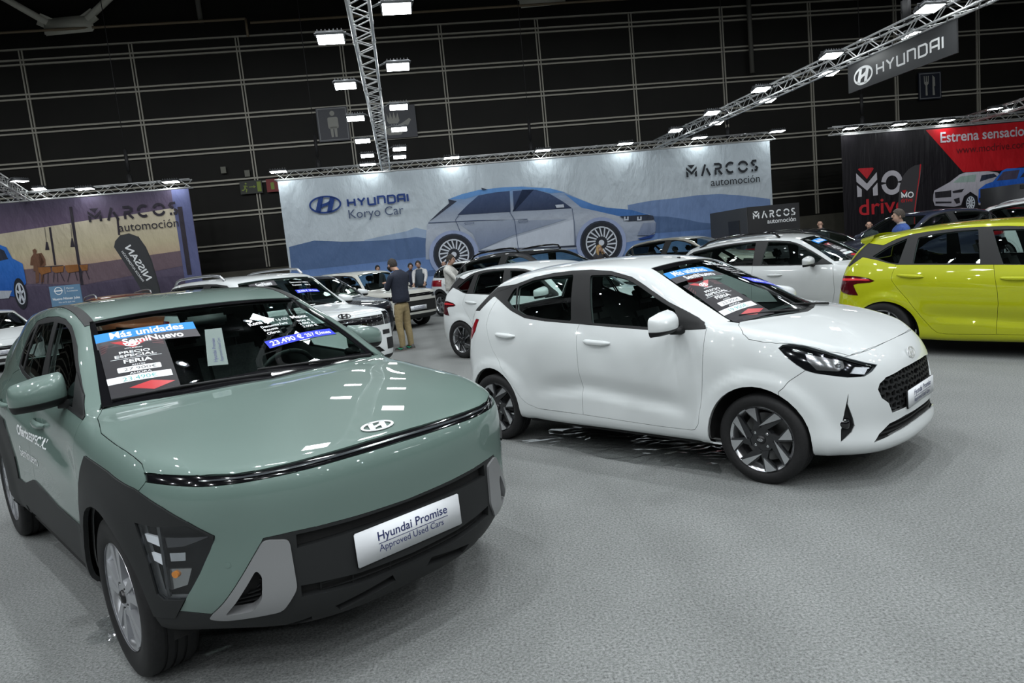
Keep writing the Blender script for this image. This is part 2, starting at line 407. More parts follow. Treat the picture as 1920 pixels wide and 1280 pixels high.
def rounded(poly, r=.02, n=3):
    out = []; N = len(poly)
    for i in range(N):
        a, b, c = (Vector((*poly[k % N], 0)) for k in (i-1, i, i+1)); d1, d2 = a-b, c-b
        k = min(r, .45*d1.length, .45*d2.length); p, q = b+d1.normalized()*k, b+d2.normalized()*k
        for j in range(n+1):
            t = j/n; w = p*(1-t)**2+b*2*t*(1-t)+q*t*t; out.append((w.x, w.y))
    return out
def spline2(pts, n=4, closed=False):
    if closed:
        P = [pts[-1]]+list(pts)+[pts[0], pts[1]]; q = crs(P, n)[n:-n]; return [tuple(x) for x in q[:-1]]
    return [tuple(x) for x in crs(pts, n)]
def circle(cx, cz, r, n=32): return [(cx+r*math.cos(2*math.pi*k/n), cz+r*math.sin(2*math.pi*k/n)) for k in range(n)]
class Shell:
    def __init__(s, spec):
        s.S = spec; s.bm = hull(spec); s.orig = s.bm.copy(); s.names = {}; s.bvh = BVHTree.FromBMesh(s.orig)
    def knife(s, bm, poly, view, patches, nmin=.12, part=None, pick=None):
        A, B, D = AX[view]; lp = bm.faces.layers.int['part']
        xs = [p[0] for p in poly]; ys = [p[1] for p in poly]; bx = (min(xs)-.001, max(xs)+.001, min(ys)-.001, max(ys)+.001)
        def bb(f):
            a = [v.co.dot(A) for v in f.verts]; b = [v.co.dot(B) for v in f.verts]; return min(a), max(a), min(b), max(b)
        cand = {}
        for f in bm.faces:
            if patches is not None and f.material_index not in patches: continue
            if f.normal.dot(D) < nmin: continue
            if pick is not None and f[lp] not in pick: continue
            q = bb(f)
            if q[1] < bx[0] or q[0] > bx[1] or q[3] < bx[2] or q[2] > bx[3]: continue
            cand[f] = q
        n = len(poly)
        for i in range(n):
            (x0, y0), (x1, y1) = poly[i], poly[(i+1) % n]
            if abs(x1-x0)+abs(y1-y0) < 1e-6: continue
            lo, hi = min(x0, x1)-1e-4, max(x0, x1)+1e-4; l2, h2 = min(y0, y1)-1e-4, max(y0, y1)+1e-4
            sel = [f for f, q in cand.items() if not (q[1] < lo or q[0] > hi or q[3] < l2 or q[2] > h2)]
            if not sel: continue
            nr = (A*(x1-x0)+B*(y1-y0)).cross(D); 
            if nr.length < 1e-9: continue
            ge = set(sel)
            for f in sel: ge.update(f.edges); ge.update(f.verts)
            r = bmesh.ops.bisect_plane(bm, geom=list(ge), dist=2e-5, plane_co=A*x0+B*y0, plane_no=nr.normalized())
            for f in sel: cand.pop(f, None)
            for e in r['geom']:
                if isinstance(e, bmesh.types.BMFace) and e.is_valid: cand[e] = bb(e)
        hit = []
        for f in cand:
            c = f.calc_center_median()
            if inside((c.dot(A), c.dot(B)), poly): hit.append(f)
        return hit
    def cut(s, name, poly, view='side', patches=None, nmin=.12, pick=None):
        pid = s.names.setdefault(name, len(s.names)+1); lp = s.bm.faces.layers.int['part']
        pk = None if pick is None else {0 if k == 'body' else s.names[k] for k in pick}
        for f in s.knife(s.bm, poly, view, patches, nmin, pick=pk): f[lp] = pid
    def patch(s, name, patches):
        pid = s.names.setdefault(name, len(s.names)+1); lp = s.bm.faces.layers.int['part']
        for f in s.bm.faces:
            if f.material_index in patches and f[lp] == 0: f[lp] = pid
    def below(s, name, z, pick=('body',)):
        pid = s.names.setdefault(name, len(s.names)+1); lp = s.bm.faces.layers.int['part']; pk = {0 if k == 'body' else s.names[k] for k in pick if k == 'body' or k in s.names}
        for f in s.bm.faces:
            if f[lp] in pk and f.calc_center_median().z < z: f[lp] = pid
    def take(s, faces, bm):
        ln = bm.verts.layers.float_vector['n']; ul = bm.loops.layers.uv.active; ix = {}; vs = []; ns = []; fs = []; uv = []
        for f in faces:
            k = []
            for l in f.loops:
                v = l.vert
                if v not in ix: ix[v] = len(vs); vs.append(v.co.copy()); ns.append(Vector(v[ln]).normalized())
                k.append(ix[v]); uv.append(tuple(l[ul].uv) if ul else (0, 0))
            fs.append(k)
        return vs, ns, fs, uv
    def part_faces(s, name):
        pid = 0 if name == 'body' else s.names.get(name, -1); lp = s.bm.faces.layers.int['part']
        return [f for f in s.bm.faces if f[lp] == pid]
    def decal_faces(s, poly, view, patches=None, nmin=.12):
        bm = s.orig.copy(); h = s.knife(bm, poly, view, patches, nmin); d = s.take(h, bm); bm.free(); return d
    def hit(s, p, view):
        D = AX[view][2]; r = s.bvh.ray_cast(Vector(p)+D*3, -D); return r[0], r[1]
def panel(name, data, m, parent, off=0., lip=.010, shrink=.0018, mode='pair', smooth=True, matindex=None, side=None):
    """finish a piece of shell: gap at its border, turned-in edge, both halves ('centre') or one object per side ('pair')"""
    vs, ns, fs, uv = data
    if not fs: return []
    from collections import defaultdict
    cnt = defaultdict(int); dirs = {}
    for f in fs:
        for i in range(len(f)):
            a, b = f[i], f[(i+1) % len(f)]; cnt[(min(a, b), max(a, b))] += 1; dirs[(min(a, b), max(a, b))] = (a, b)
    P = [v+n*off for v, n in zip(vs, ns)]; bd = [dirs[e] for e, c in cnt.items() if c == 1]
    cen = lambda i: vs[i].y > -2e-4
    bd = [(a, b) for a, b in bd if not (cen(a) and cen(b))]
    if shrink:
        mv = defaultdict(list)
        for a, b in bd:
            t = (vs[b]-vs[a])
            if t.length < 1e-7: continue
            t.normalize(); n = (ns[a]+ns[b]).normalized(); w = n.cross(t)
            mv[a].append(w); mv[b].append(w)
        for i, l in mv.items():
            w = sum(l, Vector())
            if w.length > 1e-6:
                w.normalize(); k = shrink/max(.4, w.dot(l[0]))
                if cen(i): w.y = 0
                P[i] = P[i]+w*k
    objs = []
    V = [tuple(p) for p in P]; N = [tuple(n) for n in ns]; F = [list(f) for f in fs]; U = list(uv)
    if lip:
        low = {}
        for a, b in bd:
            t = (P[b]-P[a])
            if t.length < 1e-7: continue
            n = (ns[a]+ns[b]).normalized(); w = t.normalized().cross(n)
            k = len(V); V += [tuple(P[a]), tuple(P[b]), tuple(P[b]-ns[b]*lip), tuple(P[a]-ns[a]*lip)]; N += [tuple(w)]*4
            F.append([k+1, k, k+3, k+2]); U += [(0, 0)]*4
    def make(V, N, F, U, nm):
        me = bpy.data.meshes.new(nm); me.from_pydata(V, [], F); me.update()
        ul = me.uv_layers.new(name='UVMap'); ul.data.foreach_set('uv', [c for q in U for c in q])
        me.polygons.foreach_set('use_smooth', [True]*len(F))
        me.normals_split_custom_set_from_vertices(N)
        return link_mesh(nm, me, parent, m)
    mir = lambda L: [(x, -y, z) for x, y, z in L]
    Fm = [f[::-1] for f in F]; Um = []; k = 0
    for f in F: Um += U[k:k+len(f)][::-1]; k += len(f)
    if mode == 'centre':
        b = len(V); return [make(V+mir(V), N+mir(N), F+[[i+b for i in f] for f in Fm], U+Um, name)]
    if mode in ('pair', 'right'): objs.append(make(V, N, F, U, name))
    if mode in ('pair', 'left'): objs.append(make(mir(V), mir(N), Fm, Um, name))
    return objs
def drape(sh, name, vf, origin, ux, uy, view, m, parent, lift=.003, maxedge=.06):
    """lay flat lettering or a sheet on the shell along a view direction"""
    vs, fs = vf; D = AX[view][2]; O, X, Y = Vector(origin), Vector(ux), Vector(uy)
    bm = bmesh.new(); L = [bm.verts.new((a, b, 0)) for a, b in vs]
    for f in fs:
        try: bm.faces.new([L[i] for i in f])
        except ValueError: pass
    bmesh.ops.triangulate(bm, faces=list(bm.faces), ngon_method='EAR_CLIP')
    for _ in range(4):
        e = [e for e in bm.edges if e.calc_length() > maxedge]
        if not e: break
        bmesh.ops.subdivide_edges(bm, edges=e, cuts=1); bmesh.ops.triangulate(bm, faces=list(bm.faces))
    bm.normal_update()
    want = X.cross(Y).dot(D) > 0
    for f in bm.faces:
        if (f.normal.z > 0) != want: f.normal_flip()
    for v in bm.verts:
        p = O+X*v.co.x+Y*v.co.y; s = -1 if p.y > 0 else 1; q = Vector((p.x, p.y*s, p.z)); Dq = Vector((D.x, D.y*s, D.z)) if abs(D.y) > .9 else D
        r = sh.bvh.ray_cast(q+Dq*2.5, -Dq)
        if r[0] is not None: w = r[0]+r[1]*lift; p = Vector((w.x, w.y*s, w.z))
        v.co = p
    me = bpy.data.meshes.new(name); bm.to_mesh(me); bm.free()
    return link_mesh(name, me, parent, m)
# ---- wheels
def tyre_mesh(R, rim, w):
    h = w/2; mb = MB(); o = .012
    prof = [(rim, -h*.80), (rim+.010, -h*.92), ((R+rim)/2-.005, -h*1.0), (R-.030, -h*.97), (R-.012, -h*.90), (R-.004, -h*.78)]
    t = [(R, -h*.70)]
    for k in range(3):
        y = -h*.36+k*h*.36; t += [(R, y-h*.06), (R-.007, y-h*.05), (R-.007, y+h*.05), (R, y+h*.06)]
    t += [(R, h*.70)]
    p = prof+t+[(r, -y) for r, y in prof[::-1]]
    mb.lathe(p, 56, 'y'); return mb
def wheel(car, loc, side, R, rim, w, design, mats, yaw=0.):
    """one wheel: tyre, rim barrel, spokes, hub cap and brake disc, outer face towards -y"""
    t = empty('wheel', loc, (0 if side < 0 else math.pi)+yaw); t.parent = car
    tyre_mesh(R, rim, w).build('tyre', mats['tyre'], t, angle=50)
    h = w/2; dish = -h+.012
    b = MB(); b.lathe([(rim+.004, dish-.004), (rim+.006, dish+.002), (rim-.012, dish+.010), (rim-.020, dish+.03), (rim-.030, h*.9), (rim+.004, h*.92)], 56, 'y')
    b.build('rim', mats['rimlip'], t, angle=50)
    d = MB(); d.lathe([(.03, .02), (rim*.74, .02), (rim*.74, .045), (.03, .045)], 32, 'y', close=True); d.build('brake_disc', mats['disc'], t, angle=40)
    d = MB(); d.lathe([(.0, .05), (rim-.028, .05), (rim-.028, .06)], 32, 'y'); d.build('back_plate', mats['black'], t)
    A, B = (1, 0, 0), (0, 0, 1); sp = MB(); fc = MB()
    P = lambda a, r: (r*math.cos(math.radians(a)), r*math.sin(math.radians(a)))
    n = design[1]; kind = design[0]; off = design[2] if len(design) > 2 else 90
    for k in range(n):
        a = off+360*k/n
        if kind == 'blade':      # dark pinwheel spokes with bright triangular facets, wide and narrow in turn
            b0 = off-90*(k//2)
            if k % 2 == 0:
                fc.prism([P(b0+20, rim-.004), P(b0+10, rim-.003), P(b0, rim-.004), P(b0, rim*.56)][::-1], A, B, (0, 0, 0), -dish+.001, -dish+.008)
                sp.prism([P(b0-14, .08), P(b0-6, rim*.6), P(b0-3, rim-.006), P(b0+22, rim-.006), P(b0+10, rim*.6), P(b0+30, .08)], A, B, (0, 0, 0), -dish-.022, -dish+.002)
            else:
                fc.prism([P(b0-36, rim-.004), P(b0-43, rim-.003), P(b0-50, rim-.004), P(b0-2, rim*.42)][::-1], A, B, (0, 0, 0), -dish+.001, -dish+.008)
                sp.prism([P(b0-2, rim*.36), P(b0-30, .06), P(b0-52, rim*.8), P(b0-53, rim-.006), P(b0-33, rim-.006), P(b0-16, rim*.62)][::-1], A, B, (0, 0, 0), -dish-.022, -dish+.002)
            continue
        if kind == 'oldblade':
            q = [P(a-20, .075), P(a-3, rim*.55), P(a-11, rim-.006), P(a+13, rim-.006), P(a+14, rim*.6), P(a+22, .075)]
            sp.prism(q, A, B, (0, 0, 0), -dish-.022, -dish+.004)
            s = 1 if k % 2 == 0 else -.2
            fc.prism([P(a-11, rim-.004), P(a-1, rim-.004), P(a+11, rim-.004), P(a-10*s+4, rim*.46)], A, B, (0, 0, 0), -dish+.001, -dish+.008)
        elif kind == 'twin':     # five wide silver pairs
            for sg in (-1, 1):
                q = [P(a+sg*2, .06), P(a+sg*24, .07), P(a+sg*19, rim*.6), P(a+sg*18, rim-.006), P(a+sg*5.5, rim-.006), P(a+sg*3.5, rim*.5)]
                if sg < 0: q = q[::-1]
                sp.prism(q, A, B, (0, 0, 0), -dish-.030, -dish-.002)
            sp.prism([P(a-6, .07), P(a-5, rim*.62), P(a+5, rim*.62), P(a+6, .07)], A, B, (0, 0, 0), -dish-.026, -dish-.010)
        elif kind == 'swirl':
            q = [P(a-10, .06), P(a+4, rim*.5), P(a+16, rim-.006), P(a+27, rim-.006), P(a+13, rim*.55), P(a+12, .06)]
            sp.prism(q, A, B, (0, 0, 0), -dish-.022, -dish-.0)
            fc.prism([P(a+2, rim*.40), P(a+17, rim-.005), P(a+24, rim-.005), P(a+9, rim*.45)], A, B, (0, 0, 0), -dish-.004, -dish+.004)
        else:
            q = [P(a-14, .06), P(a-6, rim*.5), P(a-8, rim-.006), P(a+8, rim-.006), P(a+6, rim*.5), P(a+14, .06)]
            sp.prism(q, A, B, (0, 0, 0), -dish-.024, -dish)
    sp.lathe([(0, -.0), (.082, -.0), (.09, .03), (0, .03)], 24, 'y', (0, dish+.004, 0))
    sp.build('spokes', mats['spoke'], t, angle=35)
    if fc.v: fc.build('spoke_facets', mats['facet'], t, angle=30)
    for k in range(design[3] if len(design) > 3 else 0):
        a = 45+360*k/design[3]; x, z = P(a, .056); bo = MB(); bo.lathe([(0, -.001), (.008, -.001), (.009, .004), (0.013, .0045), (.013, .012)], 12, 'y', (x, dish, z)); bo.build('wheel_bolt', mats['chrome'], t)
    cp = MB(); cp.lathe([(0, -.010), (.024, -.008), (.029, 0), (.029, .01)], 24, 'y', (0, dish, 0)); c = cp.build('hub_cap', mats['hub'], t)
    flat('cap_badge', slanted_h_badge(.036, .09), (0, dish-.0108, 0), (1, 0, 0), (0, 0, 1), mats['chrome'], c, .0005)
    return t
def wing_mirror(car, loc, side, m, mats, L=.20, H=.13, D=.10, foot=(.04, -.02)):
    """door mirror: painted shell, black lower half, glass facing back; loc = centre, outboard is side*y"""
    t = empty('wing_mirror', loc); t.parent = car; t.rotation_euler = (0, 0, side*.12)
    n, r = 20, 9
    def shell(z0, z1, grow=0.):
        mb = MB(); vs = []; fs = []
        for j in range(r+1):
            q = j/r
            for k in range(n+1):
                a = math.pi*k/n
                sx = math.sin(a)**.8; yy = -math.cos(a)
                yy = math.copysign(abs(yy)**.85, yy)
                zc = (z0+(z1-z0)*q); w = max(0, 1-abs(zc)**2.6)**.5
                tap = 1-.18*max(0, yy)*(1 if zc > 0 else .6)
                x = -D*.35+D*(sx*w)*1.0; y = side*yy*L/2*(.82+.18*w)
                vs.append((x*(1+grow), y*(1+grow), zc*H/2*tap*(1+grow)-.01*yy))
        for j in range(r):
            for k in range(n): fs.append([j*(n+1)+k, j*(n+1)+k+1, (j+1)*(n+1)+k+1, (j+1)*(n+1)+k])
        b = [j*(n+1) for j in range(r+1)]; e = [j*(n+1)+n for j in range(r+1)]
        mb.add(vs, fs, 0, True); mb.add([vs[i] for i in b+e[::-1]], [list(range(2*(r+1)))], 0, False)
        return mb
    shell(-.45, 1).build('mirror_cap', m, t, angle=60); shell(-1, -.42, .0).build('mirror_base', mats['trim'], t, angle=60)
    g = MB(); g.box((-D*.36, 0, .0), (.004, L*.82, H*.66), bev=.002); g.build('mirror_glass', mats['mirror'], t)
    f = MB(); f.tube([(-.01, -side*L*.30, -H*.38), (0.0, -side*(L*.5+.015), -H*.42), (.01, -side*(L*.5+foot[0]+.02), -H*.40+foot[1])], [.022, .024, .032], 10); f.build('mirror_arm', mats['trim'], t)
    return t
def seat(parent, loc, m, name='seat', w=.48, hr=True):
    x, y, z = loc; mb = MB()
    mb.box((x+.05, y, z+.08), (.50, w, .16), bev=.05)
    M = Matrix.Rotation(math.radians(-20), 4, 'Y')
    mb.box((x-.27, y, z+.42), (.14, w*.96, .60), M=M, bev=.055)
    if hr:
        mb.box((x-.40, y, z+.84), (.09, .25, .17), M=M, bev=.04)
        for s in (-1, 1): mb.tube([(x-.385, y+s*.06, z+.68), (x-.40, y+s*.06, z+.80)], .007, 6)
    return mb.build(name, m, parent, angle=60)
def interior(car, S, mats, dash=None, full=True):
    """dashboard, seats, wheel, mirror and floor as parts of the car"""
    xb, zb_, wy = S['cabin']      # cowl x, cowl z, half width
    mb = MB(); n = 9; vs = []; fs = []
    prof = [(-.02, -.03), (-.14, .005), (-.34, -.005), (-.46, -.05), (-.50, -.14), (-.46, -.24), (-.36, -.42)]
    for k in range(n):
        u = -1+2*k/(n-1)
        for px, pz in prof: vs.append((xb+px-.10*u*u*(1 if px > -.2 else .3), u*wy, zb_+pz))
    m = len(prof)
    for k in range(n-1):
        for j in range(m-1): fs.append([k*m+j, (k+1)*m+j, (k+1)*m+j+1, k*m+j+1])
    mb.add(vs, fs, 0, True); mb.build('dashboard', mats['cabin'], car)
    sx = S['seatx']; sz = S.get('seatz', .38)
    for y in (-.36, .36): seat(car, (sx, y, sz), mats['seat'], 'front_seat')
    if full:
        mb = MB(); x = sx-.82; mb.box((x, 0, sz+.08), (.5, 1.16, .16), bev=.05); M = Matrix.Rotation(math.radians(-22), 4, 'Y'); mb.box((x-.30, 0, sz+.40), (.14, 1.16, .56), M=M, bev=.05)
        for y in (-.36, .36): mb.box((x-.43, y, sz+.76), (.08, .24, .14), M=M, bev=.035)
        mb.build('rear_seat', mats['seat'], car, angle=60)
    w = MB(); R = .185; T = Matrix.Translation((sx+.46, .36, zb_-.07)) @ Matrix.Rotation(math.radians(-64), 4, 'Y')
    ring = [T @ Vector((R*math.cos(a), R*math.sin(a), 0)) for a in [2*math.pi*k/28 for k in range(29)]]
    w.tube(ring, .015, 8, caps=False)
    for a in (0, 120, 240): w.tube([T @ Vector((0, 0, -.02)), T @ Vector((R*math.cos(math.radians(a+180)), R*math.sin(math.radians(a+180)), 0))], [.03, .014], 6)
    w.tube([T @ Vector((0, 0, -.01)), T @ Vector((0, 0, -.05))], [.055, .06], 14); w.build('steering_wheel', mats['cabin2'], car)
def lining(car, sh, mats, skip, off=-.028):
    """inner skin behind every panel that is not glass"""
    lp = sh.bm.faces.layers.int['part']; bad = {sh.names[k] for k in skip if k in sh.names}
    vs, ns, fs, uv = sh.take([f for f in sh.bm.faces if f[lp] not in bad], sh.bm)
    V = [tuple(v+n*off) for v, n in zip(vs, ns)]; V = [(x, min(y, 0), z) for x, y, z in V]; b = len(V)
    F = [f[::-1] for f in fs]+[[i+b for i in f] for f in fs]
    me = bpy.data.meshes.new('interior_lining'); me.from_pydata(V+[(x, -y, z) for x, y, z in V], [], F); me.update(); me.polygons.foreach_set('use_smooth', [True]*len(F))
    return link_mesh('interior_lining', me, car, mats['lining'])
def chassis(car, S, mats, sh=None):
    """dark floor pan and the four wheel houses"""
    W = S['W']/2; wb = S['wb']; xr, xf = S['ends']; z = S.get('pan', .20); mb = MB(); r = S['arch'][2]
    mb.box(((-wb+0)/2, 0, z+.02), (wb-2*r-.04, 2*W-.16, .04)); mb.box(((xf+r)/2-.10, 0, z+.09), (max(.05, xf-r-.34), 2*W-.9, .04)); mb.box(((xr-wb-r)/2+.08, 0, z+.13), (max(.05, -xr-wb-r-.3), 2*W-.9, .04))
    for x in (0, -wb): mb.box((x, 0, z+.12), (2*r, .9, .04))
    mb.build('underbody', mats['under'], car)
    for x, rr in ((S['arch'][0], S['arch'][2]), (S['arch'][1], S['arch'][3])):
        for s in (-1, 1):
            a = MB(); r2 = rr+.016; y1 = -(W-.36); n = 30; vs = []
            for k in range(n+1):      # the liner starts just behind the body edge all the way round
                t = math.radians(-12+204*k/n); px, pz = x+r2*math.cos(t), S['archz']+r2*math.sin(t)
                h = sh.hit((px, 0, max(pz, S['zb'][6]+.05)), 'side')[0] if sh is not None else None; y0 = (h.y+.035) if h is not None else -(W-.16)
                vs += [(px, min(y0, y1+.02), pz), (px, y1, pz), (x, y1, S['archz'])]
            a.add(vs, [[3*k+j, 3*k+j+1, 3*k+4+j, 3*k+3+j] for k in range(n) for j in (0, 1)], 0, True)
            if s > 0: a.v = [(p[0], -p[1], p[2]) for p in a.v]
            a.build('wheel_house', mats['under'], car, fix=False)
def common_mats():
    M = {}
    M['tyre'] = mat('tyre_rubber', (.0085, .0085, .009), .65, spec=.35, noise=(60, .3, 2)); M['black'] = mat('matt_black', (.006, .006, .006), .8)
    M['disc'] = mat('brake_steel', (.22, .22, .22), .4, 1.); M['chrome'] = mat('chrome', (.75, .76, .78), .10, 1.)
    M['silver'] = mat('silver_alloy', (.50, .51, .53), .30, .85, .4); M['dark_alloy'] = mat('dark_alloy', (.018, .019, .021), .25, .3, .6)
    M['machined'] = mat('machined_alloy', (.62, .63, .65), .22, .9); M['trim'] = mat('black_plastic', (.010, .0105, .011), .58, spec=.3, bump=(900, .12, .001))
    M['cladding'] = mat('grained_cladding', (.0125, .0135, .014), .55, spec=.34, bump=(700, .15, .001)); M['gloss'] = mat('gloss_black', (.005, .005, .006), .08, coat=.6)
    M['mirror'] = mat('mirror_glass', (.6, .63, .65), .02, 1.); M['cabin'] = mat('cabin_plastic', (.032, .034, .036), .6); M['cabin2'] = mat('cabin_dark', (.010, .010, .011), .5)
    M['seat'] = mat('seat_cloth', (.030, .030, .032), .9, noise=(80, .3, 2)); M['lining'] = mat('cabin_lining', (.16, .165, .165), .9); M['under'] = mat('underbody_black', (.004, .004, .004), .85)
    M['hub'] = mat('hub_black', (.012, .012, .013), .3); M['plate'] = mat('plate_white', (.62, .64, .66), .45); M['ink'] = mat('navy_ink', (.020, .028, .11), .5); M['redlens'] = mat('red_lens', (.24, .006, .012), .12, coat=.8)
    M['darkred'] = mat('dark_red_lens', (.055, .003, .006), .1, coat=.8); M['amber'] = mat('amber_lens', (.65, .22, .02), .2); M['white'] = mat('white_lens', (.80, .81, .82), .25, coat=.4)
    M['wind'] = glass_mat('windscreen_glass', (.72, .84, .80), frit=(.925, .055, .96)); M['sideg'] = glass_mat('side_glass', (.72, .82, .79), spec=1.1); M['privacy'] = glass_mat('privacy_glass', (.06, .07, .075), spec=1.2)
    M['lens'] = glass_mat('lamp_lens', (.88, .90, .92), spec=.8); M['seal'] = mat('seal_black', (.008, .008, .008), .4); M['print_white'] = mat('print_white', (.72, .74, .75), .5)
    return M
CM = common_mats()
# ------------------------------------------------------------------ body lines of the two front cars
def ring(x, z, cx, cz, r0, r1, amp):
    d = math.hypot(x-cx, z-cz); return amp*float(smooth01((d-r0)/(r1-r0))*(-1)+1) if d < r1 else 0.
def disp_small_hatch(x, y, z, n):
    if n.y > -.3 or z > .98 or x > .62 or x < -2.9: return 0
    d = ring(x, z, -.02, .28, .405, .445, .024)+ring(x, z, -2.445, .28, .405, .445, .026)
    if -2.0 < x < -.42:      # scooped lower door
        lz = .52 - .10*(x+1.4) if x > -1.4 else .52+.10*(x+1.4)
        w = float(smooth01((x+2.0)/.35)*smooth01((-.42-x)/.3)); t = z-lz
        if t > 0: d -= w*.034*float(smooth01(1-t/.17)) if t < .17 else 0
        elif t > -.10: d -= w*.034*(1-float(smooth01(-t/.045)))
    return d
S_SMALL = dict(W=1.68, wb=2.425, ends=(-2.945, .715), arch=(0, -2.425, .352, .352), archz=.285, pan=.2,
    out=[(.718, 0), (.700, .29), (.625, .53), (.46, .705), (.18, .795), (-.10, .822), (-.37, .826), (-1.15, .828), (-1.95, .832), (-2.785, .742), (-2.915, .53), (-2.955, .27), (-2.965, 0)],
    zb=[.19, .19, .19, .195, .205, .21, .21, .212, .215, .25, .27, .27, .27], zt=[.775, .785, .815, .865, .935, .985, 1.015, 1.02, 1.06, 1.13, 1.10, 1.09, 1.09],
    pf=[(0, .17), (0, .06), (.06, .012), (.14, .0), (.26, .022), (.5, .016), (.70, .025), (.83, .046), (.94, .082), (1, .118)],
    ps=[(0, .10), (0, .035), (.10, .012), (.3, .008), (.5, .0), (.70, .004), (.86, .022), (1, .066)],
    pr=[(0, .14), (0, .05), (.10, .01), (.28, .0), (.45, .01), (.60, .035), (.80, .085), (1, .135)],
    hood=[(.50, .842), (.30, .925), (.10, .985), (-.04, 1.015)], header=[(-.915, 0, 1.428), (-.955, .560, 1.390)], rrear=[(-2.62, 0, 1.405), (-2.50, .555, 1.345)],
    apil=[(-.66, .665, 1.205)], rail=[(-1.25, .590, 1.438), (-1.7, .595, 1.452), (-2.15, .580, 1.418)], roof=[(-1.2, 1.478), (-1.7, 1.492), (-2.2, 1.472)], wcen=[(-.45, 1.235)],
    hatch=[(-2.72, 1.24)], dpil=[(-2.61, .615, 1.25)], bulge=.018, disp=disp_small_hatch, cabin=(-.05, 1.0, .66), seatx=-1.22, seatz=.30)
def disp_crossover(x, y, z, n):
    if n.y > -.3 or z > 1.03 or x > .55 or x < -3.35: return 0
    d = ring(x, z, 0, .345, .40, .56, .022)+ring(x, z, -2.66, .345, .40, .56, .022)
    if -2.2 < x < -.35:      # diagonal crease rising to the rear
        lz = .80+.16*(-(x+.4))*.9; t = z-lz; w = float(smooth01((x+2.2)/.4)*smooth01((-.35-x)/.3))
        d -= w*.024*(float(smooth01(1-t/.22)) if t > 0 else float(1-smooth01(-t/.05)))
    return d
S_CROSS = dict(W=1.825, wb=2.66, ends=(-3.47, .885), arch=(0, -2.66, .392, .392), archz=.345, pan=.2,
    out=[(.868, 0), (.858, .27), (.800, .52), (.640, .755), (.33, .885), (-.08, .905), (-.42, .905), (-1.4, .905), (-2.4, .910), (-3.18, .79), (-3.37, .55), (-3.45, .28), (-3.47, 0)],
    zb=[.235, .24, .26, .30, .30, .30, .30, .30, .30, .32, .33, .33, .33], zt=[.905, .907, .915, .935, .985, 1.025, 1.055, 1.075, 1.11, 1.15, 1.12, 1.11, 1.11],
    pf=[(0, .20), (0, .10), (.10, .055), (.20, .020), (.34, .012), (.58, .010), (.80, .0), (.94, .008), (1, .034)],
    ps=[(0, .10), (0, .03), (.12, .008), (.35, .008), (.6, .0), (.8, .010), (.92, .035), (1, .085)],
    pr=[(0, .14), (0, .05), (.12, .01), (.30, .0), (.5, .02), (.7, .05), (.85, .09), (1, .14)],
    hood=[(.70, .938), (.45, .991), (.15, 1.044), (-.28, 1.092)], header=[(-1.10, 0, 1.500), (-1.13, .645, 1.475)], rrear=[(-3.05, 0, 1.49), (-2.93, .57, 1.44)],
    apil=[(-.74, .735, 1.275)], rail=[(-1.42, .665, 1.538), (-1.9, .655, 1.548), (-2.5, .63, 1.505)], roof=[(-1.35, 1.555), (-1.9, 1.578), (-2.5, 1.555)], wcen=[(-.68, 1.31)],
    hatch=[(-3.18, 1.30)], dpil=[(-3.05, .675, 1.30)], bulge=.02, disp=disp_crossover, cabin=(-.30, 1.06, .70), seatx=-1.30, seatz=.46)
POSE_CROSS = (-1.0834, 3.4034, -.8122); POSE_SMALL = (2.0830, 4.8634, -.7967)
def disp_supermini(x, y, z, n):
    if n.y > -.3 or z > .95 or x > .7 or x < -3.1: return 0
    d = ring(x, z, 0, .29, .40, .44, .012)+ring(x, z, -2.545, .27, .425, .465, .017)
    if -2.2 < x < -.42:
        lz = .46-.07*(x+2.2); w = float(smooth01((x+2.2)/.3)*smooth01((-.42-x)/.3)); t = z-lz
        if t > 0: d -= w*.022*float(smooth01(1-t/.15)) if t < .15 else 0
        elif t > -.06: d -= w*.022*(1-float(smooth01(-t/.03)))
    return d
S_LIME = dict(W=1.775, wb=2.58, ends=(-3.21, .833), arch=(0, -2.58, .352, .358), archz=.312, pan=.19,
    out=[(.833, 0), (.815, .31), (.73, .56), (.55, .745), (.22, .845), (-.12, .872), (-.42, .875), (-1.25, .878), (-2.10, .884), (-3.045, .805), (-3.175, .58), (-3.21, .30), (-3.21, 0)],
    zb=[.18, .18, .18, .18, .18, .175, .175, .175, .18, .25, .29, .30, .30], zt=[.74, .75, .77, .83, .90, .945, .965, .985, 1.03, 1.03, 1.03, 1.03, 1.03],
    pf=[(0, .17), (0, .06), (.06, .012), (.14, .0), (.26, .022), (.5, .016), (.70, .025), (.83, .046), (.94, .082), (1, .118)],
    ps=[(0, .10), (0, .035), (.10, .012), (.3, .008), (.5, .0), (.70, .004), (.86, .022), (1, .066)],
    pr=[(0, .14), (0, .05), (.10, .01), (.28, .0), (.45, .01), (.60, .035), (.80, .085), (1, .135)],
    hood=[(.58, .815), (.30, .905), (.05, .960), (-.10, .985)], header=[(-.96, 0, 1.400), (-1.00, .575, 1.365)], rrear=[(-2.95, 0, 1.375), (-2.82, .565, 1.325)],
    apil=[(-.70, .695, 1.17)], rail=[(-1.35, .610, 1.420), (-1.8, .617, 1.430), (-2.3, .602, 1.402)], roof=[(-1.3, 1.460), (-1.85, 1.474), (-2.4, 1.452)], wcen=[(-.50, 1.205)],
    hatch=[(-3.02, 1.20)], dpil=[(-2.93, .64, 1.20)], bulge=.018, disp=disp_supermini, cabin=(-.12, .97, .68), seatx=-1.30, seatz=.34)
POSE_LIME = (6.694, 6.764, -.876)

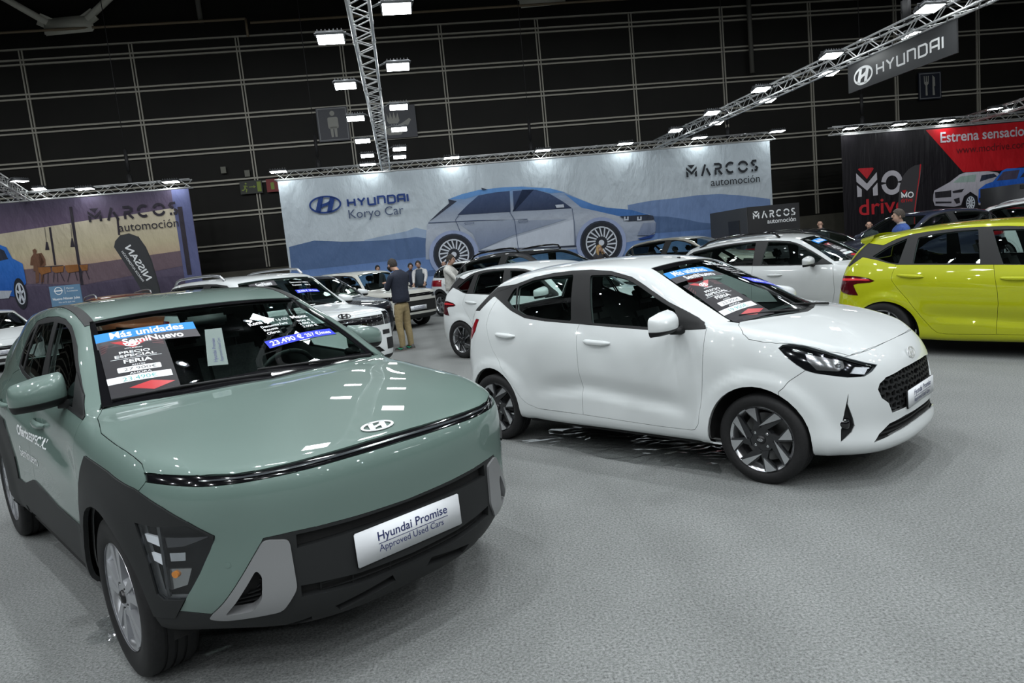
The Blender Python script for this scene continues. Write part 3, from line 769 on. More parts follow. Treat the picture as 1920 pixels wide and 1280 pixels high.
S_BOX = dict(W=1.90, wb=2.815, ends=(-3.92, .90), arch=(0, -2.815, .405, .405), archz=.365, pan=.23,
    out=[(.90, 0), (.893, .35), (.86, .62), (.76, .83), (.42, .925), (-.05, .945), (-.42, .945), (-1.6, .945), (-2.9, .945), (-3.74, .87), (-3.88, .62), (-3.91, .3), (-3.92, 0)],
    zb=[.26, .26, .27, .29, .30, .30, .30, .30, .30, .30, .32, .32, .32], zt=[.985, .987, .99, 1.0, 1.03, 1.06, 1.09, 1.11, 1.12, 1.13, 1.10, 1.10, 1.10],
    pf=[(0, .16), (0, .06), (.08, .02), (.25, .0), (.5, .004), (.8, .010), (.94, .022), (1, .05)], ps=[(0, .10), (0, .03), (.12, .008), (.35, .008), (.6, .0), (.8, .006), (.93, .025), (1, .065)],
    pr=[(0, .12), (0, .04), (.12, .01), (.30, .0), (.6, .01), (.85, .03), (1, .06)],
    hood=[(.72, 1.035), (.35, 1.075), (0, 1.10), (-.28, 1.125)], header=[(-.96, 0, 1.625), (-1.02, .66, 1.585)], rrear=[(-3.74, 0, 1.66), (-3.66, .66, 1.62)],
    apil=[(-.72, .745, 1.34)], rail=[(-1.5, .695, 1.645), (-2.4, .70, 1.66), (-3.2, .69, 1.645)], roof=[(-1.5, 1.675), (-2.4, 1.69), (-3.2, 1.68)], bulge=.02, cabin=(-.30, 1.09, .74), seatx=-1.35, seatz=.5)
def scaled(S, kx=1., ky=1., kz=1., **over):
    T = dict(S); g = S.get('disp')
    T['out'] = [(x*kx, y*ky) for x, y in S['out']]
    for k in ('zb', 'zt'): T[k] = [z*kz for z in S[k]]
    for k in ('hood', 'roof', 'wcen', 'hatch'):
        if k in S: T[k] = [(x*kx, z*kz) for x, z in S[k]]
    for k in ('header', 'rrear', 'apil', 'rail', 'dpil'):
        if k in S: T[k] = [(x*kx, y*ky, z*kz) for x, y, z in S[k]]
    a = S['arch']; T['arch'] = (a[0], a[1]*kx, a[2], a[3]); T['W'] = S['W']*ky; T['wb'] = S['wb']*kx; T['ends'] = tuple(e*kx for e in S['ends'])
    c = S['cabin']; T['cabin'] = (c[0]*kx, c[1]*kz, c[2]*ky); T['seatx'] = S['seatx']*kx
    if g: T['disp'] = lambda x, y, z, n: g(x/kx, y/ky, z/kz, n)
    T.update(over); return T
# ------------------------------------------------------------------ shared car fittings
def P3(view, *pts):
    A, B, _ = AX[view]; return [(Vector(p).dot(A), Vector(p).dot(B)) for p in pts]
def ell(cx, cz, rx, rz, n=36): return [(cx+rx*math.cos(2*math.pi*k/n), cz+rz*math.sin(2*math.pi*k/n)) for k in range(n)]
def decal(sh, name, poly, view, m, parent, off=.003, lip=.004, mode='right', patches=None, shrink=0.):
    return panel(name, sh.decal_faces(poly, view, patches), m, parent, off, lip, shrink, mode)
def shape_panel(sh, name, m, car, **k): return panel(name, sh.take(sh.part_faces(name), sh.bm), m, car, **k)
def door_handle(car, sh, x0, x1, z0, z1, m, side, mats):
    """pull handle standing off the door skin, with its finger cup"""
    y = -1; xs = [x0+(x1-x0)*k/8 for k in range(9)]; z = lambda x: z0+(z1-z0)*(x-x0)/(x1-x0); mb = MB(); vs = []; fs = []
    for k, x in enumerate(xs):
        h = sh.hit((x, 0, z(x)), 'side')[0]; u = k/8; b = math.sin(math.pi*u)**.35; out = .006+.030*b; hh = .021*(.40+.60*b)
        for dy, dz in ((out, hh*.5), (out+.004, 0), (out, -hh*.7), (out-.014, -hh), (out-.014, hh)): vs.append((x, h.y-dy, z(x)+dz))
    for k in range(8):
        for j in range(5): fs.append([k*5+j, k*5+(j+1) % 5, (k+1)*5+(j+1) % 5, (k+1)*5+j])
    fs += [[0, 1, 2, 3, 4][::-1], [40+j for j in range(5)]]
    if side > 0: vs = [(x, -q, w) for x, q, w in vs]
    mb.add(vs, fs, 0, True); o = mb.build('door_handle', m, car, angle=50)
    xm = (x0+x1)/2; r = abs(x1-x0)*.26; c = decal(sh, 'handle_cup', ell(xm, z(xm)-.004, r, .036, 20), 'side', mats['cup'] if 'cup' in mats else m, car, off=.0012, lip=.002, mode='right' if side < 0 else 'left')
    if c: c[0].parent = o
    return o
PROMISE = None
def number_plate(car, loc, rx, rz, mats, w=.52, h=.112, blank=False, name='number_plate'):
    t = empty(name, loc, rz); t.parent = car; t.rotation_euler = (0, rx, rz)
    b = MB(); b.box((0, 0, 0), (.010, w, h), bev=.004); b.build('plate_panel', mats['plate'], t)
    b = MB(); b.box((-.008, 0, -.004), (.012, w*.99, h*1.02), bev=.002); b.build('plate_holder', mats['trim'], t)
    if not blank:
        a = fit(text_polys('Hyundai Promise', 1, .012), -w*.31, w*.36, .008); l = poly([(-w*.31, -.006), (w*.36, -.006), (w*.36, -.0032), (-w*.31, -.0032)])
        c = fit(text_polys('Approved Used Cars', 1), -w*.31, w*.31, -.036)
        flat('plate_lettering', merge2d([a, l, c]), (.0055, 0, 0), (0, 1, 0), (0, 0, 1), mats['ink'], t, .0004)
    return t
def wiper(car, pts, m):
    w = MB(); w.tube(pts, [.011, .008, .006][:len(pts)] if len(pts) < 4 else [.011]+[.007]*(len(pts)-1), 6); p, q = Vector(pts[-2]), Vector(pts[-1])
    o = w.build('wiper_arm', m, car); return o
def sit_on(car, o):
    """a sheet stuck to the glass stays a thing of its own"""
    o.parent = None; o.matrix_world = car_matrix(car)
    return o
def car_matrix(car): return Matrix.Translation(car.location) @ Matrix.Rotation(car.rotation_euler.z, 4, 'Z')
def sheet(car, sh, name, label, quad, view, m, lift=.002, cat='poster', prints=(), group=None):
    """paper or film on the windscreen: quad = four 2D corners (view plane); prints = [(shape in 0..1 x 0..1, material, lift)]"""
    A, B, D = AX[view]; (a, b, c, d) = [Vector(q) for q in quad]    # bottom-left, bottom-right, top-right, top-left
    def warp(vf):
        vs, fs = vf; out = []
        for u, v in vs:
            p = a*(1-u)*(1-v)+b*u*(1-v)+c*u*v+d*(1-u)*v; out.append((p.x, p.y))
        return out, fs
    t = empty(name); t.parent = car
    def grid(n=6): return [(i/n, j/n) for j in range(n+1) for i in range(n+1)], [[j*(n+1)+i, j*(n+1)+i+1, (j+1)*(n+1)+i+1, (j+1)*(n+1)+i] for j in range(n) for i in range(n)]
    drape(sh, 'paper', warp(grid()), (0, 0, 0), A, B, view, m, t, lift)
    for nm, vf, mm, l in prints: drape(sh, nm, warp(vf), (0, 0, 0), A, B, view, mm, t, lift+l)
    t.parent = None; t.location = car.location; t.rotation_euler = car.rotation_euler
    return tag(t, label, cat, group)
def price_poster(car, sh, name, label, quad, view, before, now):
    black = mat('poster_black', (.012, .011, .014), .45, spec=.2); red = mat('poster_red', (.42, .012, .018), .3); wh = CM['print_white']; dr = mat('poster_dark_red', (.09, .008, .012), .3); teal = mat('felt_teal', (.05, .32, .30), .6); ink = mat('felt_black', (.03, .03, .035), .6)
    pr = [('red_chevron', poly([(.18, .985), (.34, .985), (.48, .915), (.66, .985), (.82, .985), (.50, .82)]), red, .0006)]
    for k in range(4): pr.append(('red_stroke', poly([(.02, .90-.045*k), (.16-.02*k, .945-.045*k), (.16-.02*k, .955-.045*k), (.02, .915-.045*k)]), dr, .0006))
    for k in range(3): pr.append(('red_stroke', poly([(.80, .95-.04*k), (.97, .905-.04*k), (.97, .918-.04*k), (.80, .965-.04*k)]), dr, .0006))
    vs, fs = slanted_h_badge(.24, .09); pr.append(('badge', ([(x+.5, y*.75+.90) for x, y in vs], fs), wh, .0009))
    T = lambda s, x0, x1, y, h, b=.02: fit(text_polys(s, 1, b), x0, x1, y, y+h)
    pr += [('brand_word', T('HYUNDAI', .37, .63, .805, .022), wh, .0009),
           ('headline', merge2d([T('PRECIO', .27, .73, .715, .05), T('ESPECIAL', .19, .81, .645, .05), T('FERIA', .30, .72, .535, .065)]), wh, .0009),
           ('rule', poly([(.12, .620), (.88, .620), (.88, .626), (.12, .626)]), wh, .0009), ('small_heading', T('ANTES', .40, .60, .485, .022, .01), wh, .0009),
           ('price_box', poly(rounded([(.18, .39), (.82, .39), (.82, .475), (.18, .475)], .02)), wh, .0009), ('old_price', T(before, .27, .76, .408, .048, .0), ink, .0013),
           ('small_heading', T('AHORA', .34, .66, .345, .030, .01), wh, .0009), ('price_box', poly([(.0, .235), (.94, .235), (.94, .335), (.0, .335)]), wh, .0009), ('new_price', T(now, .22, .72, .250, .065, .0), teal, .0013),
           ('red_chevron', poly([(.28, .145), (.62, .205), (.95, .145), (.62, .06)]), red, .0006)]
    return sheet(car, sh, name, label, quad, view, black, prints=pr, cat='poster')
def strip_sticker(car, sh, label, quad, view, kind):
    wh = CM['print_white']
    if kind == 'blue': return sheet(car, sh, 'banner_sticker', label, quad, view, mat('sticker_blue', (.010, .20, .56), .5, spec=.2), cat='sticker', prints=[('lettering', fit(text_polys('Más unidades', 1, .022), .14, .88, .12, .92), wh, .0009)])
    return sheet(car, sh, 'banner_sticker', label, quad, view, mat('sticker_grey', (.045, .042, .047), .5, spec=.2), cat='sticker', prints=[('lettering', fit(text_polys('SemiNuevo', 1, .025), .24, .84, .12, .88), wh, .0009)])
def offer_sheet(car, sh, label, quad, view, lines, bar):
    wh = CM['print_white']; dk = glass_mat('film_dark', (.30, .34, .34), spec=.8); bl = mat('offer_blue', (.012, .030, .52), .5, spec=.2)
    pr = [('lettering', merge2d([fit(text_polys(s, 1, b), x0, x1, y, y+h) for s, x0, x1, y, h, b in lines]), wh, .0009),
          ('price_bar', poly([(0, .02), (1, .02), (1, .24), (0, .24)]), bl, .0009), ('bar_lettering', merge2d([fit(text_polys(s, 1, .02), x0, x1, y, y+h) for s, x0, x1, y, h in bar]), wh, .0014)]
    return sheet(car, sh, 'offer_sheet', label, quad, view, dk, cat='sticker', prints=pr)

# ------------------------------------------------------------------ the white small hatchback
def paint(name, col, **k): return mat(name, col, k.get('rough', .5), k.get('metal', 0.), 1.0, .25, coatr=.012)
def build_small():
    car = empty('car', (POSE_SMALL[0], POSE_SMALL[1], 0), POSE_SMALL[2], 'white small hatchback in front with nose to the right and price poster on windscreen', 'car')
    S = S_SMALL; sh = Shell(S); M = dict(CM); W = paint('paint_white', (.60, .63, .63)); M['cup'] = W
    c = sh.cut
    c('wheel_cut', ell(-.022, .275, .332, .362), 'side', [TUB]); c('wheel_cut', ell(-2.448, .275, .332, .366), 'side', [TUB])
    low = [(-.359, .992), (-.491, .985), (-.797, .983), (-1.135, 1.002), (-1.424, 1.023), (-1.596, 1.034), (-1.799, 1.047), (-2.028, 1.072), (-2.214, 1.131), (-2.40, 1.215), (-2.52, 1.262)]
    top = [(-2.50, 1.29), (-2.392, 1.305), (-2.247, 1.345), (-2.009, 1.397), (-1.791, 1.420), (-1.6, 1.428), (-1.404, 1.425), (-1.217, 1.404), (-1.038, 1.352), (-.861, 1.262), (-.677, 1.168), (-.516, 1.102), (-.376, 1.035)]
    c('window_surround', low+top, 'side', [TUB, SIDE], .02)
    c('pillar_trim', [(-2.247, 1.345), (-2.531, 1.325), (-2.63, 1.25), (-2.74, 1.13), (-2.655, 1.13), (-2.512, 1.245), (-2.42, 1.27)], 'side', [SIDE, HATCH], .02, pick=('body',))
    c('rear_quarter_glass', rounded([(-2.30, 1.215), (-2.255, 1.300), (-2.215, 1.322), (-2.160, 1.145), (-2.185, 1.145)], .015), 'side', None, .02, ('window_surround',))
    c('rear_side_glass', rounded([(-2.200, 1.325), (-2.02, 1.373), (-1.777, 1.394), (-1.575, 1.40), (-1.521, 1.048), (-1.803, 1.068), (-2.034, 1.10), (-2.143, 1.14)], .018), 'side', None, .02, ('window_surround',))
    c('front_side_glass', rounded([(-1.405, 1.385), (-1.221, 1.379), (-1.083, 1.343), (-.954, 1.283), (-.782, 1.195), (-.61, 1.115), (-.545, 1.0), (-.80, 1.002), (-1.32, 1.032)], .018), 'side', None, .02, ('window_surround',))
    c('front_door', [(-1.424, 1.04), (-1.449, .981), (-1.444, .896), (-1.434, .749), (-1.430, .566), (-1.424, .448), (-1.432, .321), (-1.083, .309), (-.751, .300), (-.491, .300), (-.459, .308), (-.423, .353), (-.394, .501), (-.375, .66), (-.363, .839), (-.357, .95), (-.352, 1.0), (-.60, 1.0)], 'side', [TUB, SIDE], .02, ('body',))
    c('rear_door', [(-1.424, 1.04), (-1.449, .981), (-1.444, .896), (-1.434, .749), (-1.430, .566), (-1.424, .448), (-1.432, .321), (-1.634, .325), (-1.91, .327), (-2.015, .351), (-2.113, .443), (-2.26, .615), (-2.417, .795), (-2.476, .901), (-2.515, 1.016), (-2.50, 1.10), (-2.444, 1.21), (-2.43, 1.24), (-2.0, 1.15)], 'side', [TUB, SIDE], .02, ('body',))
    c('windscreen', [(-.045, .02), (-.055, -.12), (-.115, -.35), (-.20, -.55), (-.250, -.615), (-.60, -.560), (-.975, -.460), (-.945, -.25), (-.93, 0), (-.93, .02)], 'top', [WIND, HOOD], .05)
    c('bonnet', [(.005, .02), (-.03, -.18), (-.10, -.40), (-.205, -.600), (-.165, -.690), (-.100, -.763), (-.058, -.775), (.033, -.770), (.110, -.757), (.187, -.733), (.267, -.704), (.385, -.659), (.477, -.583), (.515, -.475), (.531, -.284), (.537, -.1), (.537, .02)], 'top', [HOOD, TUB], .2, ('body',))
    c('cowl', [(.02, .02), (-.03, -.20), (-.20, -.62), (-.27, -.64), (-.16, -.35), (-.09, .02)], 'top', [HOOD, WIND], .1, ('body',))
    d = lambda *p: P3('diag', *p)
    c('front_bumper', d((.282, -.754, .741), (.2, -.788, .68), (.131, -.816, .613))+[(-.49, .05), (.75, .05), (.75, .83)]+d((.537, 0, .822), (.515, -.475, .814), (.477, -.583, .808), (.40, -.65, .80)), 'diag', [TUB, HOOD], -.2, ('body',))
    lamp = d((.128, -.765, .875), (.147, -.752, .892), (.187, -.733, .897), (.267, -.704, .882), (.385, -.659, .839), (.481, -.596, .793), (.544, -.528, .760), (.590, -.457, .735), (.580, -.513, .706), (.555, -.571, .684), (.486, -.649, .690), (.417, -.699, .706), (.331, -.738, .723), (.282, -.754, .741), (.23, -.765, .778), (.175, -.77, .824))
    c('headlamp', lamp, 'diag', None, .0)
    g_up = [(.02, .676), (-.225, .674), (-.437, .654), (-.491, .628), (-.511, .597), (-.493, .542), (-.445, .504), (-.41, .432), (-.25, .437), (.02, .437)]
    g_lo = [(.02, .392), (-.274, .389), (-.437, .372), (-.522, .326), (-.565, .283), (-.40, .312), (-.18, .328), (.02, .330)]
    c('grille_opening', g_up, 'front', None, .1, ('front_bumper', 'body')); c('lower_grille_opening', g_lo, 'front', None, .1, ('front_bumper', 'body'))
    fog = d((.491, -.662, .59), (.486, -.668, .53), (.505, -.647, .444), (.512, -.640, .396), (.500, -.655, .36), (.452, -.698, .305), (.453, -.689, .378), (.471, -.677, .482))
    c('fog_recess', fog, 'diag', None, .0, ('front_bumper', 'body'))
    dr = lambda *p: P3('diagr', *p)
    c('tail_lamp', dr((-2.622, -.691, 1.055), (-2.66, -.67, 1.06), (-2.72, -.69, 1.0), (-2.76, -.66, .955), (-2.79, -.66, .87), (-2.745, -.70, .88), (-2.675, -.715, .95)), 'diagr', None, 0., ('body',))
    c('rear_window', [(.02, 1.36), (-.48, 1.33), (-.56, 1.14), (.02, 1.12)], 'rear', [HATCH], .1, ('body',)); c('tailgate', [(.02, 1.40), (-.50, 1.36), (-.60, 1.13), (-.56, .62), (.02, .60)], 'rear', [HATCH, TUB], .2, ('body',))
    sp = shape_panel
    body = panel('body_shell', sh.take(sh.part_faces('body'), sh.bm), W, car, mode='centre', lip=.012)
    for nm in ('front_door', 'rear_door'): sp(sh, nm, W, car)
    for nm in ('bonnet', 'front_bumper', 'tailgate'): sp(sh, nm, W, car, mode='centre')
    sp(sh, 'window_surround', M['trim'], car, off=-.002, lip=.006, shrink=0); sp(sh, 'pillar_trim', M['trim'], car, off=-.001, lip=.004, shrink=0)
    for nm in ('rear_quarter_glass', 'rear_side_glass', 'front_side_glass'): sp(sh, nm, M['sideg'], car, off=-.005, lip=0, shrink=0)
    sp(sh, 'windscreen', glass_mat('windscreen_small', (.72, .84, .80), frit=(.87, .07, .93)), car, off=-.003, lip=0, shrink=0, mode='centre'); sp(sh, 'rear_window', M['sideg'], car, off=-.003, lip=0, shrink=0, mode='centre')
    sp(sh, 'cowl', M['trim'], car, off=-.012, lip=.01, shrink=0, mode='centre')
    hs = sp(sh, 'headlamp', M['gloss'], car, off=-.032, lip=0, shrink=0)
    for k, o in enumerate(hs):
        md = ('right', 'left')[k]
        panel('lamp_lens', sh.take(sh.part_faces('headlamp'), sh.bm), M['lens'], o, off=.001, lip=.02, shrink=.001, mode=md)
        for nm, q, mm, of in (('reflector', [(.274, -.725, .843), (.352, -.694, .823), (.463, -.621, .791), (.477, -.633, .753), (.45, -.669, .729), (.341, -.731, .741), (.289, -.737, .799)], mat('lamp_reflector', (.42, .42, .41), .14, .9), -.026),
                          ('indicator', [(.519, -.584, .746), (.569, -.509, .734), (.561, -.554, .696), (.508, -.619, .711)], M['white'], -.020)):
            decal(sh, nm, d(*q), 'diag', mm, o, off=of, lip=.012, mode=md)
        q = (.455, -.655, .752); b = MB(); b.lathe([(0, .012), (.016, .008), (.018, 0)], 16, 'x', (q[0]-.02, (q[1]+.012)*(1 if k == 0 else -1), q[2]+.01)); b.build('lamp_bulb', M['chrome'], o)
    gb = sp(sh, 'grille_opening', M['black'], car, off=-.035, lip=0, shrink=0, mode='centre')[0]; gb.name = 'grille'
    rows = []
    for k in range(6):
        z = .455+.037*k; rows.append(ribbon([(y/100, z+.007*math.sin(y*.9+(k % 2)*math.pi)) for y in range(-50, 51, 2)], .011))
    rows = [([(u, v) for u, v in vs], fs) for vs, fs in rows]
    def clipdrape(items, polyg, nm, m, parent, lift):
        vs, fs = merge2d(items); keep = [f for f in fs if all(inside((-abs(sum(vs[i][0] for i in f)/len(f)), sum(vs[i][1] for i in f)/len(f)), polyg) for _ in (0,))]
        return drape(sh, nm, (vs, keep), (0, 0, 0), (0, 1, 0), (0, 0, 1), 'front', m, parent, lift)
    clip = [(-abs(a) if a < 0 else .05, b) for a, b in g_up]
    def grille_bars(rows, clip, parent, lift, m=M['trim']):
        vs, fs = merge2d(rows); keep = [f for f in fs if inside((-abs(sum(vs[i][0] for i in f)/len(f))+.0, sum(vs[i][1] for i in f)/len(f)), clip)]
        vs2 = [(-abs(a), b) for a, b in vs]; o = drape(sh, 'grille_mesh', (vs2, [f for f in keep if sum(vs[i][0] for i in f) <= 0]), (0, 0, 0), (0, 1, 0), (0, 0, 1), 'front', m, parent, lift)
        me = o.data; bm = bmesh.new(); bm.from_mesh(me); r = bmesh.ops.extrude_face_region(bm, geom=list(bm.faces)); bmesh.ops.translate(bm, verts=[e for e in r['geom'] if isinstance(e, bmesh.types.BMVert)], vec=(-.015, 0, 0))
        g = bmesh.ops.duplicate(bm, geom=list(bm.verts)+list(bm.edges)+list(bm.faces)); 
        for e in g['geom']:
            if isinstance(e, bmesh.types.BMVert): e.co.y = -e.co.y
        bmesh.ops.recalc_face_normals(bm, faces=bm.faces); bm.to_mesh(me); bm.free(); return o
    links = [ribbon([(-.5+.05*i+.025*(k % 2), .455+.037*k-.004), (-.5+.05*i+.025*(k % 2), .455+.037*(k+1)+.004)], .009) for k in range(6) for i in range(11)]
    grille_bars(rows+links, clip, gb, -.014)
    for y in (-.40, -.435, -.37, -.405): pass
    gl = sp(sh, 'lower_grille_opening', M['black'], car, off=-.035, lip=0, shrink=0, mode='centre')[0]; gl.name = 'lower_grille'
    grille_bars([ribbon([(y/100, .30+.022*k+.02*(1-abs(y)/55)) for y in range(-55, 1, 5)], .008) for k in range(4)], [(-abs(a) if a < 0 else .05, b) for a, b in g_lo], gl, -.014)
    fr = sp(sh, 'fog_recess', M['trim'], car, off=-.02, lip=0, shrink=0)
    for k, o in enumerate(fr):
        s = -1 if k == 0 else 1; b = MB(); b.lathe([(0, .014), (.026, .010), (.034, 0), (.036, -.03)], 20, 'x', (.478, s*.655, .408)); b.build('fog_lamp', M['gloss'], o, angle=60)
    sp(sh, 'tail_lamp', M['redlens'], car, off=.004, lip=.015)
    # joins, mirrors, handles, plate, emblem
    for s in (-1, 1):
        door_handle(car, sh, -2.375, -2.115, .938, .924, W, s, M); door_handle(car, sh, -1.375, -1.125, .898, .884, W, s, M)
        wing_mirror(car, (-.565, s*.935, 1.045), s, W, M, L=.235, H=.155, D=.12, foot=(.03, .0))
        tri = decal(sh, 'mirror_foot', [(-.62, 1.13), (-.50, 1.095), (-.38, 1.03), (-.362, .993), (-.50, .988), (-.545, .995)], 'side', M['trim'], car, off=.004, lip=.006, mode='right' if s < 0 else 'left')
    number_plate(car, (.698, 0, .487), 0, 0, M)
    flat('badge', slanted_h_badge(.135, .075), (.640, 0, .737), (0, 1, 0), Vector((-.32, 0, .947)).normalized(), mat('badge_silver', (.66, .67, .68), .35, .3), car, .006, .003)
    for pts in ([(-.02, -.10, 1.03), (-.13, -.30, 1.045), (-.245, -.52, 1.05)], [(-.02, .42, 1.015), (-.10, .16, 1.045), (-.14, -.05, 1.062)]): wiper(car, pts, M['trim'])
    b = MB(); b.box((-1.0, 0, 1.49-.06), (.02, .02, .05)); b.box((-.93, 0, 1.335), (.035, .23, .07), bev=.015); b.build('rear_view_mirror', M['cabin2'], car)
    b = MB(); b.box((.40, 0, .195), (.30, 1.10, .05), bev=.02); b.build('air_dam', M['trim'], car)
    lining(car, sh, M, ('windscreen', 'rear_window', 'front_side_glass', 'rear_side_glass', 'rear_quarter_glass', 'wheel_cut', 'headlamp', 'grille_opening', 'lower_grille_opening', 'fog_recess'), -.03)
    interior(car, S, M); chassis(car, S, M, sh)
    wm = dict(M); wm.update(rimlip=M['machined'], spoke=M['dark_alloy'], facet=M['machined'])
    for x in (0, -2.425):
        for s in (-1, 1): wheel(car, (x, s*.727, .290), s, .290, .210, .175, ('blade', 8, 97, 4), wm)
    # sheets on the windscreen
    T = lambda *p: [(a, b) for a, b in p]
    price_poster(car, sh, 'price_poster', 'black fair price poster reading 23.900 on windscreen of white small hatchback', T((-.205, -.625), (-.105, -.290), (-.595, -.215), (-.665, -.515)), 'top', '23.900€', '19.900€')
    strip_sticker(car, sh, 'blue sticker with white lettering on windscreen of white small hatchback', T((-.775, -.502), (-.668, -.045), (-.765, -.045), (-.845, -.480)), 'top', 'blue')
    strip_sticker(car, sh, 'grey sticker under the blue one on windscreen of white small hatchback', T((-.712, -.520), (-.590, -.035), (-.668, -.045), (-.775, -.502)), 'top', 'grey')
    offer_sheet(car, sh, 'dark offer sheet with blue price bar on windscreen of white small hatchback', T((-.42, .10), (-.36, .50), (-.80, .40), (-.86, .02)), 'top',
                [('MY25 Klass', .05, .75, .82, .10, .02), ('Descuento feria', .15, .62, .66, .07, 0), ('Plan renove', .15, .55, .54, .07, 0), ('Financiado', .15, .50, .42, .07, 0), ('900 €', .72, .9, .66, .07, 0), ('1.500 €', .70, .9, .54, .07, 0), ('1.600 €', .70, .9, .42, .07, 0)], [('13.900 €', .06, .52, .06, .14), ('164 €/mes', .58, .95, .07, .11)])
    return car
# ------------------------------------------------------------------ the grey-green crossover
def build_cross():
    car = empty('car', (POSE_CROSS[0], POSE_CROSS[1], 0), POSE_CROSS[2], 'grey-green crossover in the left foreground with full-width black front strip and white plate', 'car')
    S = S_CROSS; sh = Shell(S); M = dict(CM); G = paint('paint_sage', (.112, .166, .146), rough=.45, metal=.0); M['cup'] = G; c = sh.cut; B = ('body',)
    d = lambda *p: P3('diag', *p)
    c('wheel_cut', ell(.005, .352, .385, .395), 'side', [TUB]); c('wheel_cut', ell(-2.66, .352, .385, .395), 'side', [TUB])
    top = [(-.44, 1.062), (-.548, 1.142), (-.683, 1.222), (-.924, 1.351), (-1.166, 1.453), (-1.284, 1.490), (-1.394, 1.505), (-1.627, 1.505), (-1.889, 1.482), (-1.994, 1.425), (-2.045, 1.343), (-2.07, 1.214)]
    c('window_surround', top+[(-1.934, 1.178), (-1.613, 1.125), (-.44, 1.045)], 'side', [TUB, SIDE, ROOF], .02)
    c('front_side_glass', rounded([(-1.372, 1.475), (-1.253, 1.461), (-1.169, 1.430), (-1.025, 1.366), (-.875, 1.295), (-.72, 1.215), (-.62, 1.150), (-.66, 1.075), (-1.30, 1.115), (-1.348, 1.30)], .015), 'side', None, .02, ('window_surround',))
    c('rear_side_glass', rounded([(-1.434, 1.480), (-1.80, 1.464), (-1.835, 1.373), (-1.865, 1.272), (-1.890, 1.190), (-1.447, 1.130), (-1.414, 1.322)], .015), 'side', None, .02, ('window_surround',))
    c('rear_quarter_glass', rounded([(-1.872, 1.455), (-1.965, 1.405), (-2.015, 1.320), (-2.025, 1.225), (-1.935, 1.205), (-1.905, 1.29)], .012), 'side', None, .02, ('window_surround',))
    c('windscreen', [(-.25, .02), (-.29, -.286), (-.335, -.522), (-.437, -.745), (-.75, -.668), (-1.090, -.590), (-1.086, -.30), (-1.082, 0), (-1.082, .02)], 'top', [WIND, HOOD], .05)
    c('roof_strip', [(-1.06, -.622), (-1.65, -.603), (-2.90, -.552), (-2.90, -.500), (-1.62, -.553), (-1.06, -.572)], 'top', [ROOF, WIND, SIDE], .2, B)
    # grained lower cladding: front corner, sill, rear arch
    c('front_cladding', [(-.21, .925), (.108, .905), (.364, .872), (.44, .845), (.44, .20), (-.40, .20), (-.395, .546), (-.415, .608), (-.365, .712), (-.331, .786), (-.281, .852)], 'side', [TUB], .1, B)
    lamp = d((.36, -.875, .746), (.467, -.841, .741), (.552, -.803, .748), (.606, -.772, .750), (.645, -.739, .726), (.671, -.712, .690), (.658, -.724, .659), (.611, -.761, .564), (.540, -.800, .461), (.460, -.847, .457), (.434, -.861, .478), (.413, -.867, .592))
    c('front_cladding', d((.364, -.86, .872), (.512, -.819, .816), (.609, -.769, .762), (.676, -.712, .705))+lamp[5:9]+d((.479, -.824, .382))+[(-.245, .15), (-.365, .15)], 'diag', [TUB], -.1, B)
    c('headlamp', lamp, 'diag', None, -.1)
    c('lower_bumper', [(.02, .648), (-.235, .656), (-.371, .663), (-.478, .668), (-.572, .667), (-.742, .385), (-.95, .378), (-.95, .1), (.02, .1)], 'front', [TUB], .02, ('body', 'front_cladding'))
    wing = [(-.748, .383), (-.574, .664), (-.491, .645), (-.486, .451), (-.536, .372), (-.700, .371)]
    c('fog_surround', rounded(wing, .02), 'front', [TUB], .02, ('lower_bumper', 'body'))
    hole = rounded([(-.703, .397), (-.606, .556), (-.592, .53), (-.600, .442), (-.628, .402)], .012)
    c('fog_vent', hole, 'front', [TUB], .02, ('fog_surround',))
    c('upper_grille', [(.02, .640), (-.25, .645), (-.468, .655), (-.470, .602), (-.25, .600), (.02, .598)], 'front', [TUB], .1, ('lower_bumper',))
    c('lower_grille', [(.02, .418), (-.25, .428), (-.474, .455), (-.474, .408), (-.20, .372), (.02, .370)], 'front', [TUB], .1, ('lower_bumper',))
    c('chin_slot', [(-.345, .316), (-.100, .357), (-.080, .320), (-.315, .280)], 'front', [TUB], .1, ('lower_bumper',))
    c('chin_slot', [(-.620, .262), (-.43, .300), (-.42, .275), (-.60, .240)], 'front', [TUB], .1, ('lower_bumper',))
    sill = [(-.36, .546), (-.973, .553), (-1.50, .597), (-1.575, .590), (-1.826, .528), (-1.99, .534), (-1.972, .676), (-2.036, .796), (-2.148, .890), (-2.45, .905), (-2.95, .87), (-3.12, .75), (-3.30, .52), (-3.6, .50), (-3.6, .15), (-.36, .15)]
    c('side_cladding', sill, 'side', [TUB], .02, B)
    st = [(.02, .9165), (-.316, .9145), (-.538, .9125), (-.63, .914), (-.704, .922), (-.80, .928), (-.829, .929), (-.836, .903), (-.782, .897), (-.714, .889), (-.628, .886), (-.449, .886), (-.222, .888), (.02, .889)]
    c('front_strip', st, 'front', [TUB, HOOD], -.05, B)
    c('bonnet', [(-.225, .02), (-.265, -.30), (-.32, -.55), (-.415, -.752), (-.35, -.79), (-.29, -.800), (-.153, -.828), (.074, -.829), (.227, -.825), (.35, -.821), (.394, -.828), (.55, -.770), (.632, -.704), (.706, -.618), (.744, -.538), (.770, -.44), (.785, -.316), (.792, -.1), (.793, .02)], 'top', [HOOD, TUB, WIND], .15, B)
    c('cowl', [(-.22, .02), (-.26, -.30), (-.42, -.76), (-.45, -.745), (-.30, -.30), (-.26, .02)], 'top', [HOOD, WIND], .1, B)
